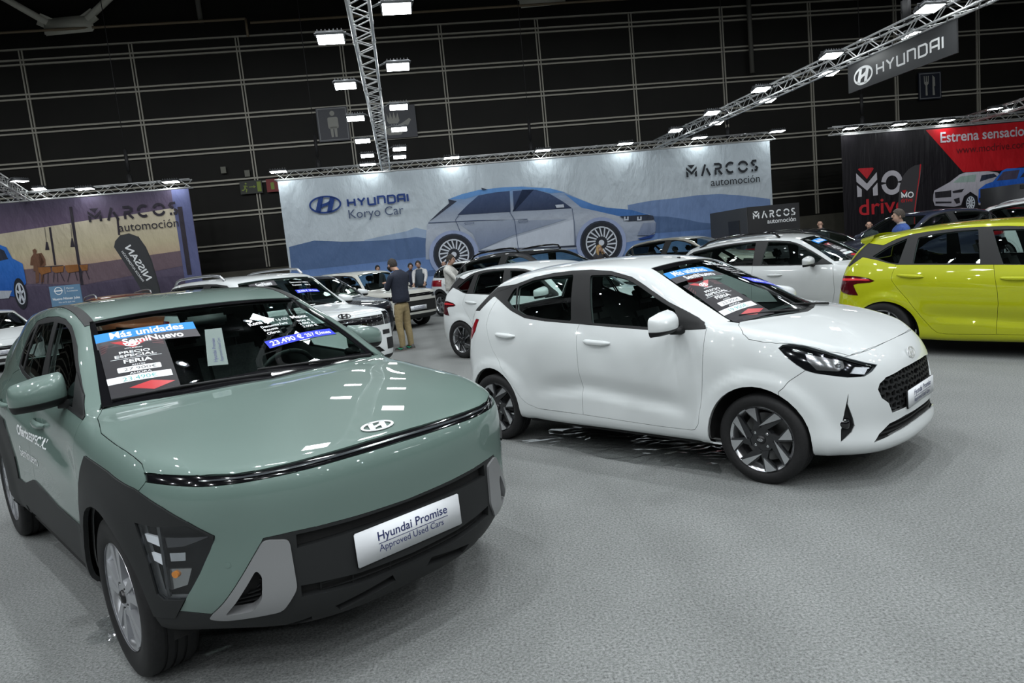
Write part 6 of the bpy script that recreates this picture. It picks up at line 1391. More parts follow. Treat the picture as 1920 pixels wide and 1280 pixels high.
def build_banners():
    B = measure(D_B-.16/math.cos(TH_B), TH_B); P = lambda f, pts: [B(f(*p)) for p in pts]
    R2 = lambda a, b: (500+.26042*a, 230+.26042*b); R3 = lambda a, b: (960+.29167*a, 230+.29167*b); R1 = lambda a, b: (.2813*a, 300+.2813*b); R4 = lambda a, b: (1540+.21877*a, 180+.21877*b)
    zb, zt = .55, 5.07
    # --- pale blue banner with the big car
    cloth = fabric('cloth_pale', '#b0b9c0', (1.2, 5.0, '#b9c4cb'), wr=(2.2, .9))
    t = banner('fabric_banner', -7.94, 10.93, zb, zt, cloth, 'wide pale blue banner printed with a silver blue car in front of blue hills')
    hill_l = fabric('print_hill_light', '#8c9fb8'); hill_d = fabric('print_hill_dark', '#4b6389'); hill_m = fabric('print_hill_mid', '#6b83ab'); lake = fabric('print_lake', '#6f8cba', (1.0, 2.2, '#4d6b9f'))
    body = fabric('print_car_body', '#8d97a8', (1.9, 4.3, '#5f8dc0', (.35, '#a6aeba'), (.62, '#8f9aac')), scale=(.6, 1, .6)); pale = fabric('print_car_pale', '#b7bfcb'); dark = fabric('print_car_dark', '#2b3242'); glassp = fabric('print_car_glass', '#26324c', (3.1, 4.1, '#3c4f74')); blue = fabric('print_car_blue', '#3f6dab', (2.9, 4.0, '#5f90c8'))
    tyre_p = fabric('print_tyre', '#20232b'); rim_p = fabric('print_rim', '#c3c9d2'); arch_p = fabric('print_arch', '#8f9cbc'); line = fabric('print_line', '#46536f'); navy = fabric('print_navy', '#1b3a7a'); ink = fabric('print_ink', '#23272d'); shade = fabric('print_car_shade', '#6d7a94', (1.9, 3.1, '#97a1b1'))
    rw, fw = B((850, 477)), B((1126, 455)); rt, rr = .72, .55; rtf, rrf = .78, .60
    low = zb+.02
    left = [(541, 463), (560, 458), (588, 451), (640, 453), (690, 452), (735, 449), (780, 444), (800, 447)]; L = [B(p) for p in left]
    right = P(R3, [(740, 530), (820, 514), (900, 500), (1050, 485), (1200, 465), (1330, 458), (1450, 466), (1560, 478), (1655, 490)])
    rd = P(R3, [(880, 600), (1000, 604), (1100, 618), (1200, 640), (1330, 652), (1655, 636)])
    far = P(R2, [(700, 845), (850, 812), (1000, 782), (1070, 755), (1150, 775), (1400, 800), (1900, 830)])
    sil = P(R2, [(1142, 985), (1140, 880), (1150, 740), (1165, 712), (1240, 640), (1310, 580), (1302, 552), (1400, 515), (1520, 485), (1700, 465), (1900, 458)])+P(R3, [(60, 412), (240, 422), (330, 445), (430, 490), (520, 525), (600, 545), (760, 560), (880, 590), (918, 640), (915, 712), (890, 738), (740, 768), (560, 800), (440, 812), (0, 828)])+P(R2, [(1500, 945), (1400, 985)])
    win_r = P(R2, [(1370, 665), (1440, 595), (1520, 525), (1640, 502), (1745, 492), (1752, 642)]); win_f = P(R2, [(1768, 492), (1920, 482)])+P(R3, [(60, 432), (150, 432), (240, 458), (320, 505), (382, 550), (200, 560), (0, 570)])+P(R2, [(1775, 640)])
    items = [('hill', poly(far+[(3.0, low), (far[0][0], low)]), hill_l), ('hill', poly(right+[(10.90, low), (right[0][0], low)]), hill_m), ('hill', poly(L+[(-1.8, low), (-7.92, low)]), hill_d), ('hill', poly(rd+[(10.90, low), (rd[0][0], low)]), hill_d),
        ('lake', poly([(-7.92, low), (10.9, low), (10.9, 1.75), (5.5, 1.9), (-7.92, 1.78)]), lake),
        ('car_shadow', poly([(rw[0]-1.2, rw[1]-.72), (fw[0]+1.4, fw[1]-.78), (fw[0]+1.2, fw[1]-.55), (rw[0]-1.0, rw[1]-.5)]), hill_d), ('car_body', poly(sil), body),
        ('bonnet', poly(P(R3, [(330, 455), (430, 492), (520, 527), (600, 545), (760, 560), (880, 592), (690, 602), (440, 545)])), blue), ('roof', poly(P(R2, [(1302, 552), (1400, 515), (1520, 485), (1700, 465), (1900, 458)])+P(R3, [(60, 412), (240, 422), (330, 448), (240, 452), (130, 428), (0, 430)])+P(R2, [(1750, 488), (1520, 520), (1420, 550)])), blue),
        ('tailgate', poly(P(R2, [(1165, 712), (1240, 640), (1310, 580), (1302, 552), (1366, 565), (1200, 690)])), dark),
        ('window', poly(win_r), glassp), ('window', poly(win_f), glassp),
        ('door_shade', poly(P(R2, [(1370, 720), (1780, 700)])+P(R3, [(0, 632), (350, 620), (120, 690), (0, 725)])+P(R2, [(1530, 915), (1480, 800)])), shade), ('door_pale', poly(P(R2, [(1530, 918), (1800, 815)])+P(R3, [(0, 740), (390, 622), (395, 792), (0, 805)])), pale),
        ('sill_line', ribbon(P(R2, [(1520, 930), (1800, 915)])+P(R3, [(0, 812), (420, 792)]), .07), dark), ('belt_line', ribbon(P(R2, [(1160, 722), (1500, 705), (1780, 698)])+P(R3, [(0, 622), (95, 620)]), .025), line),
        ('door_line', ribbon(P(R2, [(1745, 642), (1780, 700), (1808, 915)]), .022), line), ('door_line', ribbon(P(R3, [(382, 552), (395, 640), (405, 795)]), .022), line), ('door_line', ribbon(P(R2, [(1380, 665), (1355, 700), (1395, 800)]), .022), line),
        ('arch', disc(rw, rt*1.30, rt*1.25), arch_p), ('arch', disc(fw, rtf*1.28, rtf*1.25), arch_p), ('arch_gap', disc(rw, rt*1.08, rt*1.08), dark), ('arch_gap', disc(fw, rtf*1.08, rtf*1.08), dark),
        ('tyre', disc(rw, rt, rt), tyre_p), ('tyre', disc(fw, rtf, rtf), tyre_p), ('rim', merge2d([ribbon(disc(rw, rr, rr)[0], .05, True), rim_spokes(rw, .22, rr, 18, .055, .22), disc(rw, .10, .10)]), rim_p), ('rim', merge2d([ribbon(disc(fw, rrf, rrf)[0], .05, True), rim_spokes(fw, .24, rrf, 18, .055, .22), disc(fw, .11, .11)]), rim_p),
        ('lamp_band', poly(P(R3, [(685, 602), (860, 592), (900, 598), (908, 622), (740, 632)])), dark), ('lower_grille', poly(P(R3, [(800, 725), (835, 645), (918, 642), (915, 700), (880, 725)])), shade), ('chin', poly(P(R3, [(800, 745), (915, 715), (890, 740), (820, 752)])), navy),
        ('lamp', merge2d([ribbon(P(R3, [(x-10, 605), (x-10, 625), (x+10, 624), (x+10, 604)]), .055) for x in (728, 812)]), pale), ('mirror', poly(P(R3, [(272, 530), (325, 525), (330, 545), (280, 548)])), pale),
        ('handle', ribbon(P(R2, [(1420, 722), (1488, 718), (1486, 728), (1424, 732)]), .012, True), line), ('handle', ribbon(P(R2, [(1805, 706), (1875, 702), (1872, 714), (1808, 718)]), .012, True), line), ('roof_fin', poly(P(R2, [(1540, 470), (1588, 482), (1545, 486)])), dark)]
    c = B(R2(420, 591)); bw = abs(B(R2(537, 588))[0]-B(R2(304, 594))[0]); bd = slanted_h_badge(bw, .055); items.append(('badge', ([(x+c[0], y*1.02+c[1]) for x, y in bd[0]], bd[1]), navy))
    a, b = B(R2(580, 612)), B(R2(1022, 572)); top = B(R2(580, 546)); items.append(('wordmark', fit(wordmark('HYUNDAI', 1, .21), a[0], b[0], a[1], top[1]), navy))
    a, b = B(R2(592, 692)), B(R2(985, 658)); items.append(('dealer_name', fit(text_polys('Koryo Car', 1), a[0], b[0], a[1]), line))
    def marcos(R, x0, y0, x1, y1, ax, ay, ax1, m, th):
        a, b = B(R(x0, y0)), B(R(x1, y1)); h = B(R(x0, y0-th))[1]-a[1]; c2, d2 = B(R(ax, ay)), B(R(ax1, ay))
        return [('dealer_mark', fit(stencil_mark('MARCOS'), a[0], b[0], a[1], a[1]+h), m), ('dealer_word', fit(text_polys('automoción', 1, .0), c2[0], d2[0], c2[1]), m)]
    items += marcos(R3, 1113, 358, 1575, 325, 1270, 410, 1585, ink, 82); prints(t, items)
    # --- purple sunset banner at left
    base = fabric('cloth_sunset', '#3a3448', (.6, 2.2, '#5b5266'), wr=(1.4, .8))
    t = banner('fabric_banner', -21.0, -11.02, zb, zt, base, 'left banner printed with a sunset room, orange chairs and a blue car')
    ceil_ = fabric('print_ceiling', '#6a5a72', (3.9, 5.0, '#463f52')); sky = fabric('print_sunset', '#857078', (2.0, 4.6, '#c4bba8', (.25, '#b59a84'), (.5, '#bdb294'))); floor_p = fabric('print_floor', '#3c3648', (.6, 2.0, '#4e465a')); wood = fabric('print_frame', '#2f2a33'); skin = fabric('print_couple', '#6a4a38'); seat_p = fabric('print_chair', '#8a5a30'); edge = fabric('print_edge', '#5a5f86'); bl = fabric('print_car_cobalt', '#174c9c', (1.4, 3.0, '#2d6cc0')); wht = fabric('print_silver', '#a9b0ba')
    Q = lambda pts: P(R1, pts)
    items = [('ceiling', poly([(-20.98, 5.05)]+[(-11.6, 5.05)]+Q([(1195, 312), (780, 378), (580, 402), (0, 492)])+[(-20.98, 3.55)]), ceil_), ('sunset', poly([(-20.98, 3.55)]+Q([(0, 492), (580, 402), (780, 378), (1195, 312), (1228, 600), (600, 762), (0, 800)])+[(-20.98, 2.1)]), sky),
        ('city', poly(Q([(150, 730), (600, 690), (1228, 600), (1240, 700), (560, 830), (170, 825)])), fabric('print_city', '#6b5a62')), ('floor', poly([(-20.98, .6), (-11.6, .6)]+Q([(1262, 765), (900, 790), (540, 835), (0, 845)])+[(-20.98, 1.9)]), floor_p),
        ('edge_strip', poly([(-11.62, .6), (-11.03, .6), (-11.03, 5.05), (-11.62, 5.05)]), edge), *[('frame_bar', ribbon(Q(q), w), wood) for q, w in (([(468, 312), (510, 600), (545, 832)], .10), ([(330, 448), (366, 700)], .07), ([(780, 380), (792, 500)], .07), ([(1195, 312), (1262, 765)], .16))],
        ('pendant_lamp', merge2d([poly(Q([(300, 600), (305, 545), (315, 545), (328, 598)])), poly(Q([(468, 580), (474, 520), (482, 520), (498, 578)])), ribbon(Q([(296, 450), (308, 548)]), .015), ribbon(Q([(470, 430), (478, 522)]), .015)]), wood),
        ('couple', merge2d([poly(Q([(258, 640), (262, 622), (275, 618), (284, 632), (300, 660), (305, 700), (292, 705), (290, 812), (272, 815), (268, 720)])), poly(Q([(200, 700), (205, 650), (222, 625), (215, 600), (232, 590), (244, 605), (240, 625), (262, 620), (275, 640), (292, 680), (280, 700), (262, 715), (258, 815), (238, 820), (235, 740), (222, 740), (222, 700)]))]), skin),
        ('table', poly(Q([(255, 712), (420, 700), (425, 708), (258, 722)])), wood), ('chair', merge2d([poly(Q([(252, 715), (335, 712), (340, 745), (275, 765), (258, 745)])), poly(Q([(345, 712), (425, 705), (420, 745), (370, 752), (348, 740)])), poly(Q([(432, 702), (520, 695), (525, 740), (455, 752), (438, 735)])), poly(Q([(528, 700), (585, 695), (582, 735), (545, 738)]))]), seat_p),
        ('chair_legs', merge2d([ribbon(Q(q), .02) for q in ([(290, 760), (278, 828)], [(320, 750), (318, 822)], [(360, 750), (355, 815)], [(400, 748), (428, 808)], [(380, 750), (385, 812)], [(465, 750), (450, 810)], [(500, 745), (515, 803)], [(550, 738), (535, 800)], [(570, 735), (595, 795)])]), wood),
        ('car_body', poly([(-20.98, 2.75)]+Q([(0, 565), (42, 582), (82, 655), (150, 690), (165, 760), (175, 820), (100, 910), (60, 905), (0, 920)])+[(-20.98, 1.2)]), bl), ('car_window', poly([(-20.98, 2.65)]+Q([(0, 590), (28, 605), (55, 660), (0, 672)])+[(-20.98, 2.35)]), dark), ('car_lower', poly([(-20.98, 1.5)]+Q([(0, 870), (80, 870), (60, 920), (0, 925)])+[(-20.98, 1.2)]), wht)]
    wc = B(R1(138, 890)); rx = abs(B(R1(178, 890))[0]-B(R1(95, 895))[0])/2; rz = abs(B(R1(138, 790))[1]-B(R1(150, 1000))[1])/2
    items += [('tyre', disc(wc, rx*1.0, rz), tyre_p), ('rim', merge2d([ribbon(disc(wc, rx*.66, rz*.66)[0], .04, True)]+[ribbon([(wc[0], wc[1]), (wc[0]+rx*.66*math.cos(a), wc[1]+rz*.66*math.sin(a))], .07) for a in [2*math.pi*k/5+.3 for k in range(5)]]), rim_p)]
    items += marcos(R1, 595, 420, 1190, 352, 795, 478, 1197, fabric('print_ink_left', '#2a2630'), 95); prints(t, items)
    # --- black and red banner at right
    blk = fabric('cloth_black', '#1b191d', None, .38, (1.3, .9), (1.2, 1, .15)); redp = fabric('print_red', '#b31a22', None, .4, (1.3, .5)); letter = fabric('print_light_grey', '#b9b6bd'); redl = fabric('print_red_letter', '#b8242e')
    t = banner('fabric_banner', 13.95, 26.5, zb, 5.02, blk, 'black and red banner at right printed with a white and a blue car'); Q = lambda pts: P(R4, pts)
    M0 = [poly(Q([(293, 662), (386, 752), (470, 652), (474, 715), (388, 812), (296, 735)])), poly(Q([(300, 765), (342, 800), (342, 862), (304, 866)])), poly(Q([(436, 790), (476, 742), (480, 850), (440, 855)]))]
    c = B(R4(600, 742)); rx, rz = abs(B(R4(672, 735))[0]-B(R4(528, 748))[0])/2, abs(B(R4(600, 660))[1]-B(R4(606, 825))[1])/2
    Om = merge2d([ribbon(arc(c[0], c[1], rx, rz, 6, 174, 16), .20), ribbon(arc(c[0], c[1], rx, rz, 186, 354, 16), .20)])
    a, b = B(R4(318, 1028)), B(R4(720, 985)); h = B(R4(325, 890))[1]-a[1]
    e0, e1 = B(R4(1015, 400)), B(R4(1737, 352)); w0, w1 = B(R4(1150, 495)), B(R4(1737, 455)); k1 = (e1[0]-e0[0])*1.13; k2 = (w1[0]-w0[0])*1.04
    rc1 = B(R4(1270, 918)); rcr = abs(B(R4(1270, 850))[1]-rc1[1])
    wb_ = Q([(952, 850), (960, 812), (1090, 740), (1180, 672), (1230, 655), (1420, 645), (1500, 655), (1560, 700), (1560, 930), (1340, 935), (1330, 860), (1270, 820), (1215, 860), (1190, 935), (1130, 950), (965, 940), (950, 895)])
    items = [('red_field', poly(Q([(890, 292), (1210, 652), (1520, 640)])+[B(R4(1737, 605)), (26.4, 3.2), (26.4, 5.0)]), redp), ('letter_m', merge2d(M0), letter), ('letter_m_top', poly(Q([(308, 628), (320, 620), (436, 614), (444, 622), (386, 712)])), redl), ('letter_o', Om, letter),
        ('word', fit(text_polys('drive', 1, .012), a[0], b[0], a[1], a[1]+h), redl), ('slogan_word', fit(text_polys('Estrena', 1, .016), e0[0], e0[0]+k1*.40, e0[1]), letter), ('slogan_word', fit(text_polys('sensaciones', 1, .016), e0[0]+k1*.437, e0[0]+k1*1.06, e0[1]), letter), ('web_address', fit(text_polys('www.modrive.com', 1), w0[0], w0[0]+k2, w0[1]), fabric('print_dark_red', '#5a1218')),
        ('white_car', poly(wb_), fabric('print_white_car', '#9a97a0', (1.9, 3.2, '#b9b6bf'))), ('windscreen', poly(Q([(1120, 745), (1185, 690), (1320, 672), (1310, 735)])), fabric('print_mint_glass', '#8fa39c')), ('side_window', poly(Q([(1350, 735), (1365, 680), (1470, 665), (1500, 690), (1420, 712)])), dark),
        ('grille', merge2d([poly(Q([(965, 825), (1105, 808), (1105, 865), (970, 875)])), poly(Q([(1115, 815), (1215, 795), (1195, 825), (1120, 832)])), poly(Q([(970, 905), (1110, 905), (1105, 918), (972, 922)])), poly(Q([(1125, 885), (1175, 870), (1180, 915), (1150, 925)]))]), fabric('print_grille', '#242228')),
        ('tyre', disc(rc1, rcr*.80, rcr*1.0), tyre_p), ('rim', merge2d([ribbon(disc(rc1, rcr*.56, rcr*.8)[0], .035, True)]+[ribbon([rc1, (rc1[0]+rcr*.56*math.cos(q), rc1[1]+rcr*.8*math.sin(q))], .05) for q in [2*math.pi*k/10 for k in range(10)]]), rim_p),
        ('blue_car', poly(Q([(1335, 900), (1340, 800), (1400, 755), (1460, 735), (1540, 640), (1580, 622), (1737, 615)])+[(24.5, 3.25), (24.5, 2.2)]+[B(R4(1737, 890)), B(R4(1560, 905)), B(R4(1340, 915))]), fabric('print_blue_car', '#1d4fb0', (2.0, 3.3, '#2f6fd0'))), ('windscreen', poly(Q([(1490, 728), (1550, 650), (1690, 632), (1665, 710)])), fabric('print_violet_glass', '#4a4458')), ('side_window', poly(Q([(1690, 700), (1737, 640)])+[(23.6, 2.95), (23.2, 2.8)]), dark),
        ('grille', merge2d([poly(Q([(1350, 810), (1480, 795), (1470, 838), (1358, 842)])), poly(Q([(1340, 875), (1545, 860), (1548, 905), (1345, 908)]))]), fabric('print_grille', '#242228'))]
    prints(t, items)
def feather_flag(name, label, outline, P0, yaw, m, parts, pole_x):
    """upright feather flag: cloth on a bowed pole with a cross foot"""
    t = empty(name, P0, yaw, label, 'flag'); b = MB(); b.prism(outline, (1, 0, 0), (0, 0, 1), (0, 0, 0), -.004, .004); b.build('cloth', m, t)
    for nm, vf, mm in parts: flat(nm, vf, (0, -.0065, 0), (1, 0, 0), (0, 0, 1), mm, t)
    p = MB(); p.tube(pole_x, .016, 8); p.build('flag_pole', mat('pole_dark', (.02, .02, .022), .4), t)
    f = MB(); x = pole_x[0][0]; f.box((x, 0, .02), (.9, .06, .03)); f.box((x, 0, .02), (.06, .9, .03)); f.tube([(x, 0, .02), (x, 0, pole_x[0][2]+.05)], .02, 8); f.build('flag_foot', mat('pole_dark', (.02, .02, .022), .4), t)
    return t
def build_stand_things():
    # dark feather flag in front of the sunset banner, its lettering seen from behind (mirrored)
    Y = 23.0; d = lambda px: (lambda q: (q.x, q.z))((lambda v: Vector((0, 0, CAM_H))+v*(Y/v.y))(_f+_r*((px[0]-960)/FPX)-_u*((px[1]-640)/FPX)))
    R1 = lambda a, b: (.2813*a, 300+.2813*b); O0 = d(R1(1000, 855)); loc = lambda pts, R: [(d(R(*p))[0]-O0[0], d(R(*p))[1]) for p in pts]
    ol = loc([(760, 580), (768, 540), (800, 502), (860, 488), (920, 510), (970, 580), (1010, 670), (1040, 760), (1062, 855)], R1)+[(.30, .75), (-.12, .75)]+loc([(935, 855), (880, 760), (800, 640)], R1)
    def txt(s, a, b, hgt, bold):      # lettering running from a to b, mirrored as cloth seen from behind
        A, D = Vector(a), Vector(b)-Vector(a); R = Vector((D.y, -D.x)).normalized(); vs, fs = fit(text_polys(s, 1, bold), 0, 1, 0, hgt)
        return [tuple(A+D*x+R*y) for x, y in vs], fs
    p = loc([(978, 806), (832, 585), (950, 812), (808, 612)], R1)
    feather_flag('feather_flag', 'dark grey feather flag with mirrored white lettering in front of the sunset banner', ol, (O0[0], Y, 0), 0, mat('flag_grey', (.028, .030, .033), .55), [('lettering', txt('NISSAN', p[0], p[1], .22, .02), CM['print_white']), ('small_lettering', txt('MARCOS AUTOMOCIÓN', p[2], p[3], .09, .01), CM['print_white'])],
                 [(.31, 0, .3), (.30, 0, .8), ol[8]and(ol[8][0], 0, ol[8][1]), (ol[6][0], 0, ol[6][1]), (ol[5][0], 0, ol[5][1]), (ol[4][0], 0, ol[4][1])])
    R4 = lambda a, b: (1540+.21877*a, 180+.21877*b); Y = 24.0; O0 = d(R4(800, 1000)); loc = lambda pts, R: [(d(R(*p))[0]-O0[0], d(R(*p))[1]) for p in pts]
    ol = loc([(657, 1000), (660, 900), (672, 770), (700, 685), (750, 625), (800, 595), (855, 584), (845, 700), (822, 850), (803, 1000)], R4)+[(.0, .7), (-.62, .7)]
    M = loc([(682, 820), (712, 850), (735, 815), (735, 835), (712, 870), (684, 842)], R4); q = loc([(682, 912), (782, 905)], R4); c = loc([(765, 845)], R4)[0]; edge = loc([(855, 584), (845, 700), (822, 850), (803, 1000)], R4)
    feather_flag('feather_flag', 'black feather flag with red edge and red and white lettering before the black banner', ol, (O0[0], Y, 0), 0, mat('flag_black', (.020, .019, .022), .5),
                 [('lettering', merge2d([poly(M), poly(loc([(684, 845), (697, 858), (697, 872), (685, 872)], R4)), poly(loc([(724, 858), (735, 840), (736, 868), (725, 870)], R4)), ribbon(arc(c[0], c[1], .085, .085, 0, 360, 16), .035)]), CM['print_white']), ('red_mark', poly(loc([(690, 810), (728, 805), (712, 838)], R4)), mat('poster_red', (.42, .012, .018), .3)),
                  ('red_word', fit(text_polys('drive', 1, .01), q[0][0], q[1][0], q[0][1]), mat('poster_red', (.42, .012, .018), .3)), ('red_edge', ribbon([(x-.02, z) for x, z in edge]+[(-.02, .7)], .045), mat('poster_red', (.42, .012, .018), .3))],
                 [(.0, 0, .3), (.0, 0, .75), (edge[3][0], 0, edge[3][1]), (edge[2][0], 0, edge[2][1]), (edge[1][0], 0, edge[1][1]), (edge[0][0]+.01, 0, edge[0][1])])
    # black information booth
    t = empty('booth', (8.25, 23.6, 0), TH_B, 'black box booth with white dealer lettering right of the pale banner', 'booth'); bk = mat('booth_black', (.016, .0165, .018), .55); gr = mat('booth_grey', (.050, .052, .055), .6)
    b = MB(); b.box((.92, 1.5, 1.2), (1.84, 3.0, 2.40)); b.build('booth_wall', bk, t)
    b = MB(); b.box((-.012, 1.5, 1.2), (.02, 2.96, 2.38)); b.build('side_panel', gr, t); b = MB(); b.box((-.03, 1.0, 1.0), (.03, .85, 2.0)); b.build('booth_door', bk, t)
    flat('dealer_mark', fit(stencil_mark('MARCOS'), .18, 1.70, 1.98, 2.24), (0, -.006, 0), (1, 0, 0), (0, 0, 1), CM['print_white'], t); flat('dealer_word', fit(text_polys('automoción', 1, .01), .68, 1.70, 1.80), (0, -.006, 0), (1, 0, 0), (0, 0, 1), CM['print_white'], t)
    t = empty('booth', (17.55, 23.8, 0), 0, 'plain dark grey booth at the right edge before the red banner', 'booth'); b = MB(); b.box((1.2, 1.0, 1.15), (2.4, 2.0, 2.3), bev=.01); b.build('booth_wall', mat('booth_graphite', (.035, .036, .040), .6), t); b = MB(); b.box((1.2, -.012, 2.2), (2.42, .02, .12)); b.build('booth_fascia', bk, t)
    # small upright price board with a pale blue print
    t = empty('display_board', (-12.9, 20.0, 0), .08, 'pale blue upright display board with white lettering behind the green crossover', 'board'); b = MB(); b.box((.42, 0, 1.55), (.84, .03, .86)); b.build('board_panel', mat('board_blue', (.10, .20, .31), .5), t)
    wh = CM['print_white']; rg = ribbon([(.24+.10*math.cos(a), 1.84+.10*math.sin(a)) for a in [2*math.pi*k/24 for k in range(24)]], .018, True)
    for nm, vf in (('board_badge', merge2d([rg, poly([(.12, 1.825), (.36, 1.825), (.36, 1.855), (.12, 1.855)])])), ('board_rule', poly([(.41, 1.74), (.418, 1.74), (.418, 1.94), (.41, 1.94)])), ('board_word', fit(text_polys('Marcos', 1), .46, .66, 1.87)), ('board_word', fit(text_polys('Automoción', 1), .46, .76, 1.79)), ('board_title', fit(text_polys('Nuevo Nissan Juke', 1, .02), .05, .79, 1.58)), ('board_line', fit(text_polys('No es lo que ves', 1), .20, .64, 1.49))): flat(nm, vf, (0, -.017, 0), (1, 0, 0), (0, 0, 1), wh, t)
    flat('board_picture', poly([(.10, 1.28), (.22, 1.38), (.40, 1.42), (.52, 1.36), (.62, 1.26), (.58, 1.20), (.14, 1.20)]), (0, -.018, 0), (1, 0, 0), (0, 0, 1), mat('board_gold', (.35, .25, .05), .4), t)
    for x in (.06, .78): p = MB(); p.tube([(x, .02, 0), (x, .02, 1.15)], .015, 8); p.box((x, 0, .01), (.04, .4, .02)); p.build('board_leg', CM['trim'], t)
# ------------------------------------------------------------------ visitors
def skinned(name, joints, bones, m, parent, sub=2):
    """a limb tree grown as one smooth surface: joints {key: ((x, y, z), radius or (rx, ry))}"""
    ks = list(joints); me = bpy.data.meshes.new(name); me.from_pydata([joints[k][0] for k in ks], [(ks.index(a), ks.index(b)) for a, b in bones], []); o = link_mesh(name, me, None, m)
    md = o.modifiers.new('skin', 'SKIN'); md.use_smooth_shade = True; md.branch_smoothing = .6
    for v, k in zip(me.skin_vertices[0].data, ks):
        r = joints[k][1]; v.radius = r if isinstance(r, tuple) else (r, r); v.use_root = (k == ks[0])
    sd = o.modifiers.new('sub', 'SUBSURF'); sd.levels = sub
    dg = bpy.context.evaluated_depsgraph_get(); m2 = bpy.data.meshes.new_from_object(o.evaluated_get(dg)); bpy.data.objects.remove(o); bpy.data.meshes.remove(me)
    m2.name = name; m2.polygons.foreach_set('use_smooth', [True]*len(m2.polygons))
    o = bpy.data.objects.new(name, m2); C.objects.link(o); o.parent = parent
    return o
def bent(a, b, l1, l2, hint):
    """middle joint between a and b with segment lengths l1, l2, bending towards hint"""
    a, b, h = Vector(a), Vector(b), Vector(hint); d = b-a; L = min(d.length, l1+l2-1e-4); u = d.normalized(); x = (l1*l1-l2*l2+L*L)/(2*L); k = math.sqrt(max(0, l1*l1-x*x)); p = (h-u*h.dot(u)).normalized(); return a+u*x+p*k
def person(label, loc, yaw, H=1.76, top=(.02, .03, .06), legs=(.05, .05, .06), hair=(.02, .016, .012), skin=(.42, .26, .19), hairstyle='short', beard=False, pose='stand', shoes=(.05, .05, .05), phone=False, group=None, head_tilt=.0, vest=None, collar=None, stripe=None):
    """standing visitor facing +x: body in skin, then clothes, shoes and hair as parts"""
    t = empty('person', loc, yaw, label, 'person', group); k = H/1.76; S = mat('skin_%02x%02x' % (int(skin[0]*255), int(skin[1]*255)), skin, .55)
    V = lambda x, y, z: Vector((x*k, y*k, z*k)); ht = head_tilt
    hc = V(.045+.10*ht, 0, 1.625-.035*ht)
    hand = {'stand': (V(.06, .27, .80), V(.06, -.27, .80)), 'phone': (V(.31, .05, 1.26), V(.28, -.06, 1.20)), 'chin': (V(.16, .12, 1.46), V(.06, -.26, .82)), 'work': (V(.36, .20, 1.02), V(.36, -.16, 1.0))}[pose]
    sh = (V(-.01, .195, 1.425), V(-.01, -.195, 1.425)); el = [bent(sh[i], hand[i], .29*k, .265*k, (-.6, (.5, -.5)[i], -.4)) for i in (0, 1)]
    # skin: one continuous body (trunk, neck, head, arms, legs)
    J = {'pelvis': (V(0, 0, .93), .065*k), 'waist': (V(.005, 0, 1.10), .065*k), 'chest': (V(-.005, 0, 1.32), .065*k), 'neck0': (V(-.012, 0, 1.45), .048*k), 'neck1': (V(.0+.05*ht, 0, 1.53), .052*k), 'head0': (hc+V(.015, 0, -.055), (.068*k, .082*k)), 'head1': (hc+V(-.005, 0, .03), (.080*k, .098*k)), 'head2': (hc+V(-.012, 0, .095), (.052*k, .065*k))}
    Bn = [('pelvis', 'waist'), ('waist', 'chest'), ('chest', 'neck0'), ('neck0', 'neck1'), ('neck1', 'head0'), ('head0', 'head1'), ('head1', 'head2')]
    for i, s in enumerate('lr'):
        y = (1, -1)[i]; w = hand[i]; e = el[i]; J.update({'s'+s: (sh[i]+V(0, -.03*y, -.02), .030*k), 'e'+s: (e, .028*k), 'w'+s: (w, .027*k), 'h'+s: (w+(w-e).normalized()*.075*k, (.020*k, .036*k))})
        Bn += [('chest', 's'+s), ('s'+s, 'e'+s), ('e'+s, 'w'+s), ('w'+s, 'h'+s)]
        J.update({'t'+s: (V(0, .09*y, .86), .050*k), 'k'+s: (V(.015, .10*y, .49), .040*k), 'a'+s: (V(-.02, .105*y, .10), .034*k)}); Bn += [('pelvis', 't'+s), ('t'+s, 'k'+s), ('k'+s, 'a'+s)]
    body = skinned('body', J, Bn, S, t)
    # fingers
    fm = MB()
    for i in (0, 1):
        w = hand[i]; e = el[i]; d = (w-e).normalized(); side = d.cross(Vector((0, 0, 1))).normalized(); dn = side.cross(d).normalized()
        for q in range(4):
            o = w+d*.075*k+side*(.030-.020*q)*k; L = (.062, .072, .068, .052)[q]*k; fm.tube([o, o+d*L*.5-dn*.008*k, o+d*L*.8-dn*.032*k, o+d*L*.75-dn*.055*k], [.0095*k, .009*k, .0085*k, .007*k], 6)
        o = w+d*.03*k+side*.03*k*(1 if i else -1); fm.tube([o, o+d*.03*k+side*.02*k*(1 if i else -1), o+d*.065*k-dn*.012*k], [.012*k, .011*k, .008*k], 6)
    fm.build('fingers', S, body)
    # face
    f = MB(); f.tube([hc+V(.088, 0, .03), hc+V(.099, 0, -.005), hc+V(.088, 0, -.016)], [.008*k, .012*k, .009*k], 8)
    for y in (-1, 1): f.sphere(hc+V(-.008, .083*y, -.005), (.016*k, .011*k, .030*k), 8, 6)
    f.build('nose_and_ears', S, body)
    e2 = MB()
    for y in (-1, 1): e2.sphere(hc+V(.078, .033*y, .022), (.010*k, .013*k, .008*k), 8, 6)
    e2.build('eyes', mat('eye_dark', (.03, .025, .02), .3), body)
    lp = MB(); lp.sphere(hc+V(.086, 0, -.055), (.010*k, .024*k, .007*k), 8, 6); lp.build('lips', mat('lips', (.32, .14, .11), .5), body)
    hm = mat('hair_%02x%02x%02x' % tuple(int(c*255) for c in hair), hair, .8, noise=(60, .5, 4), bump=(70, .8, .02))
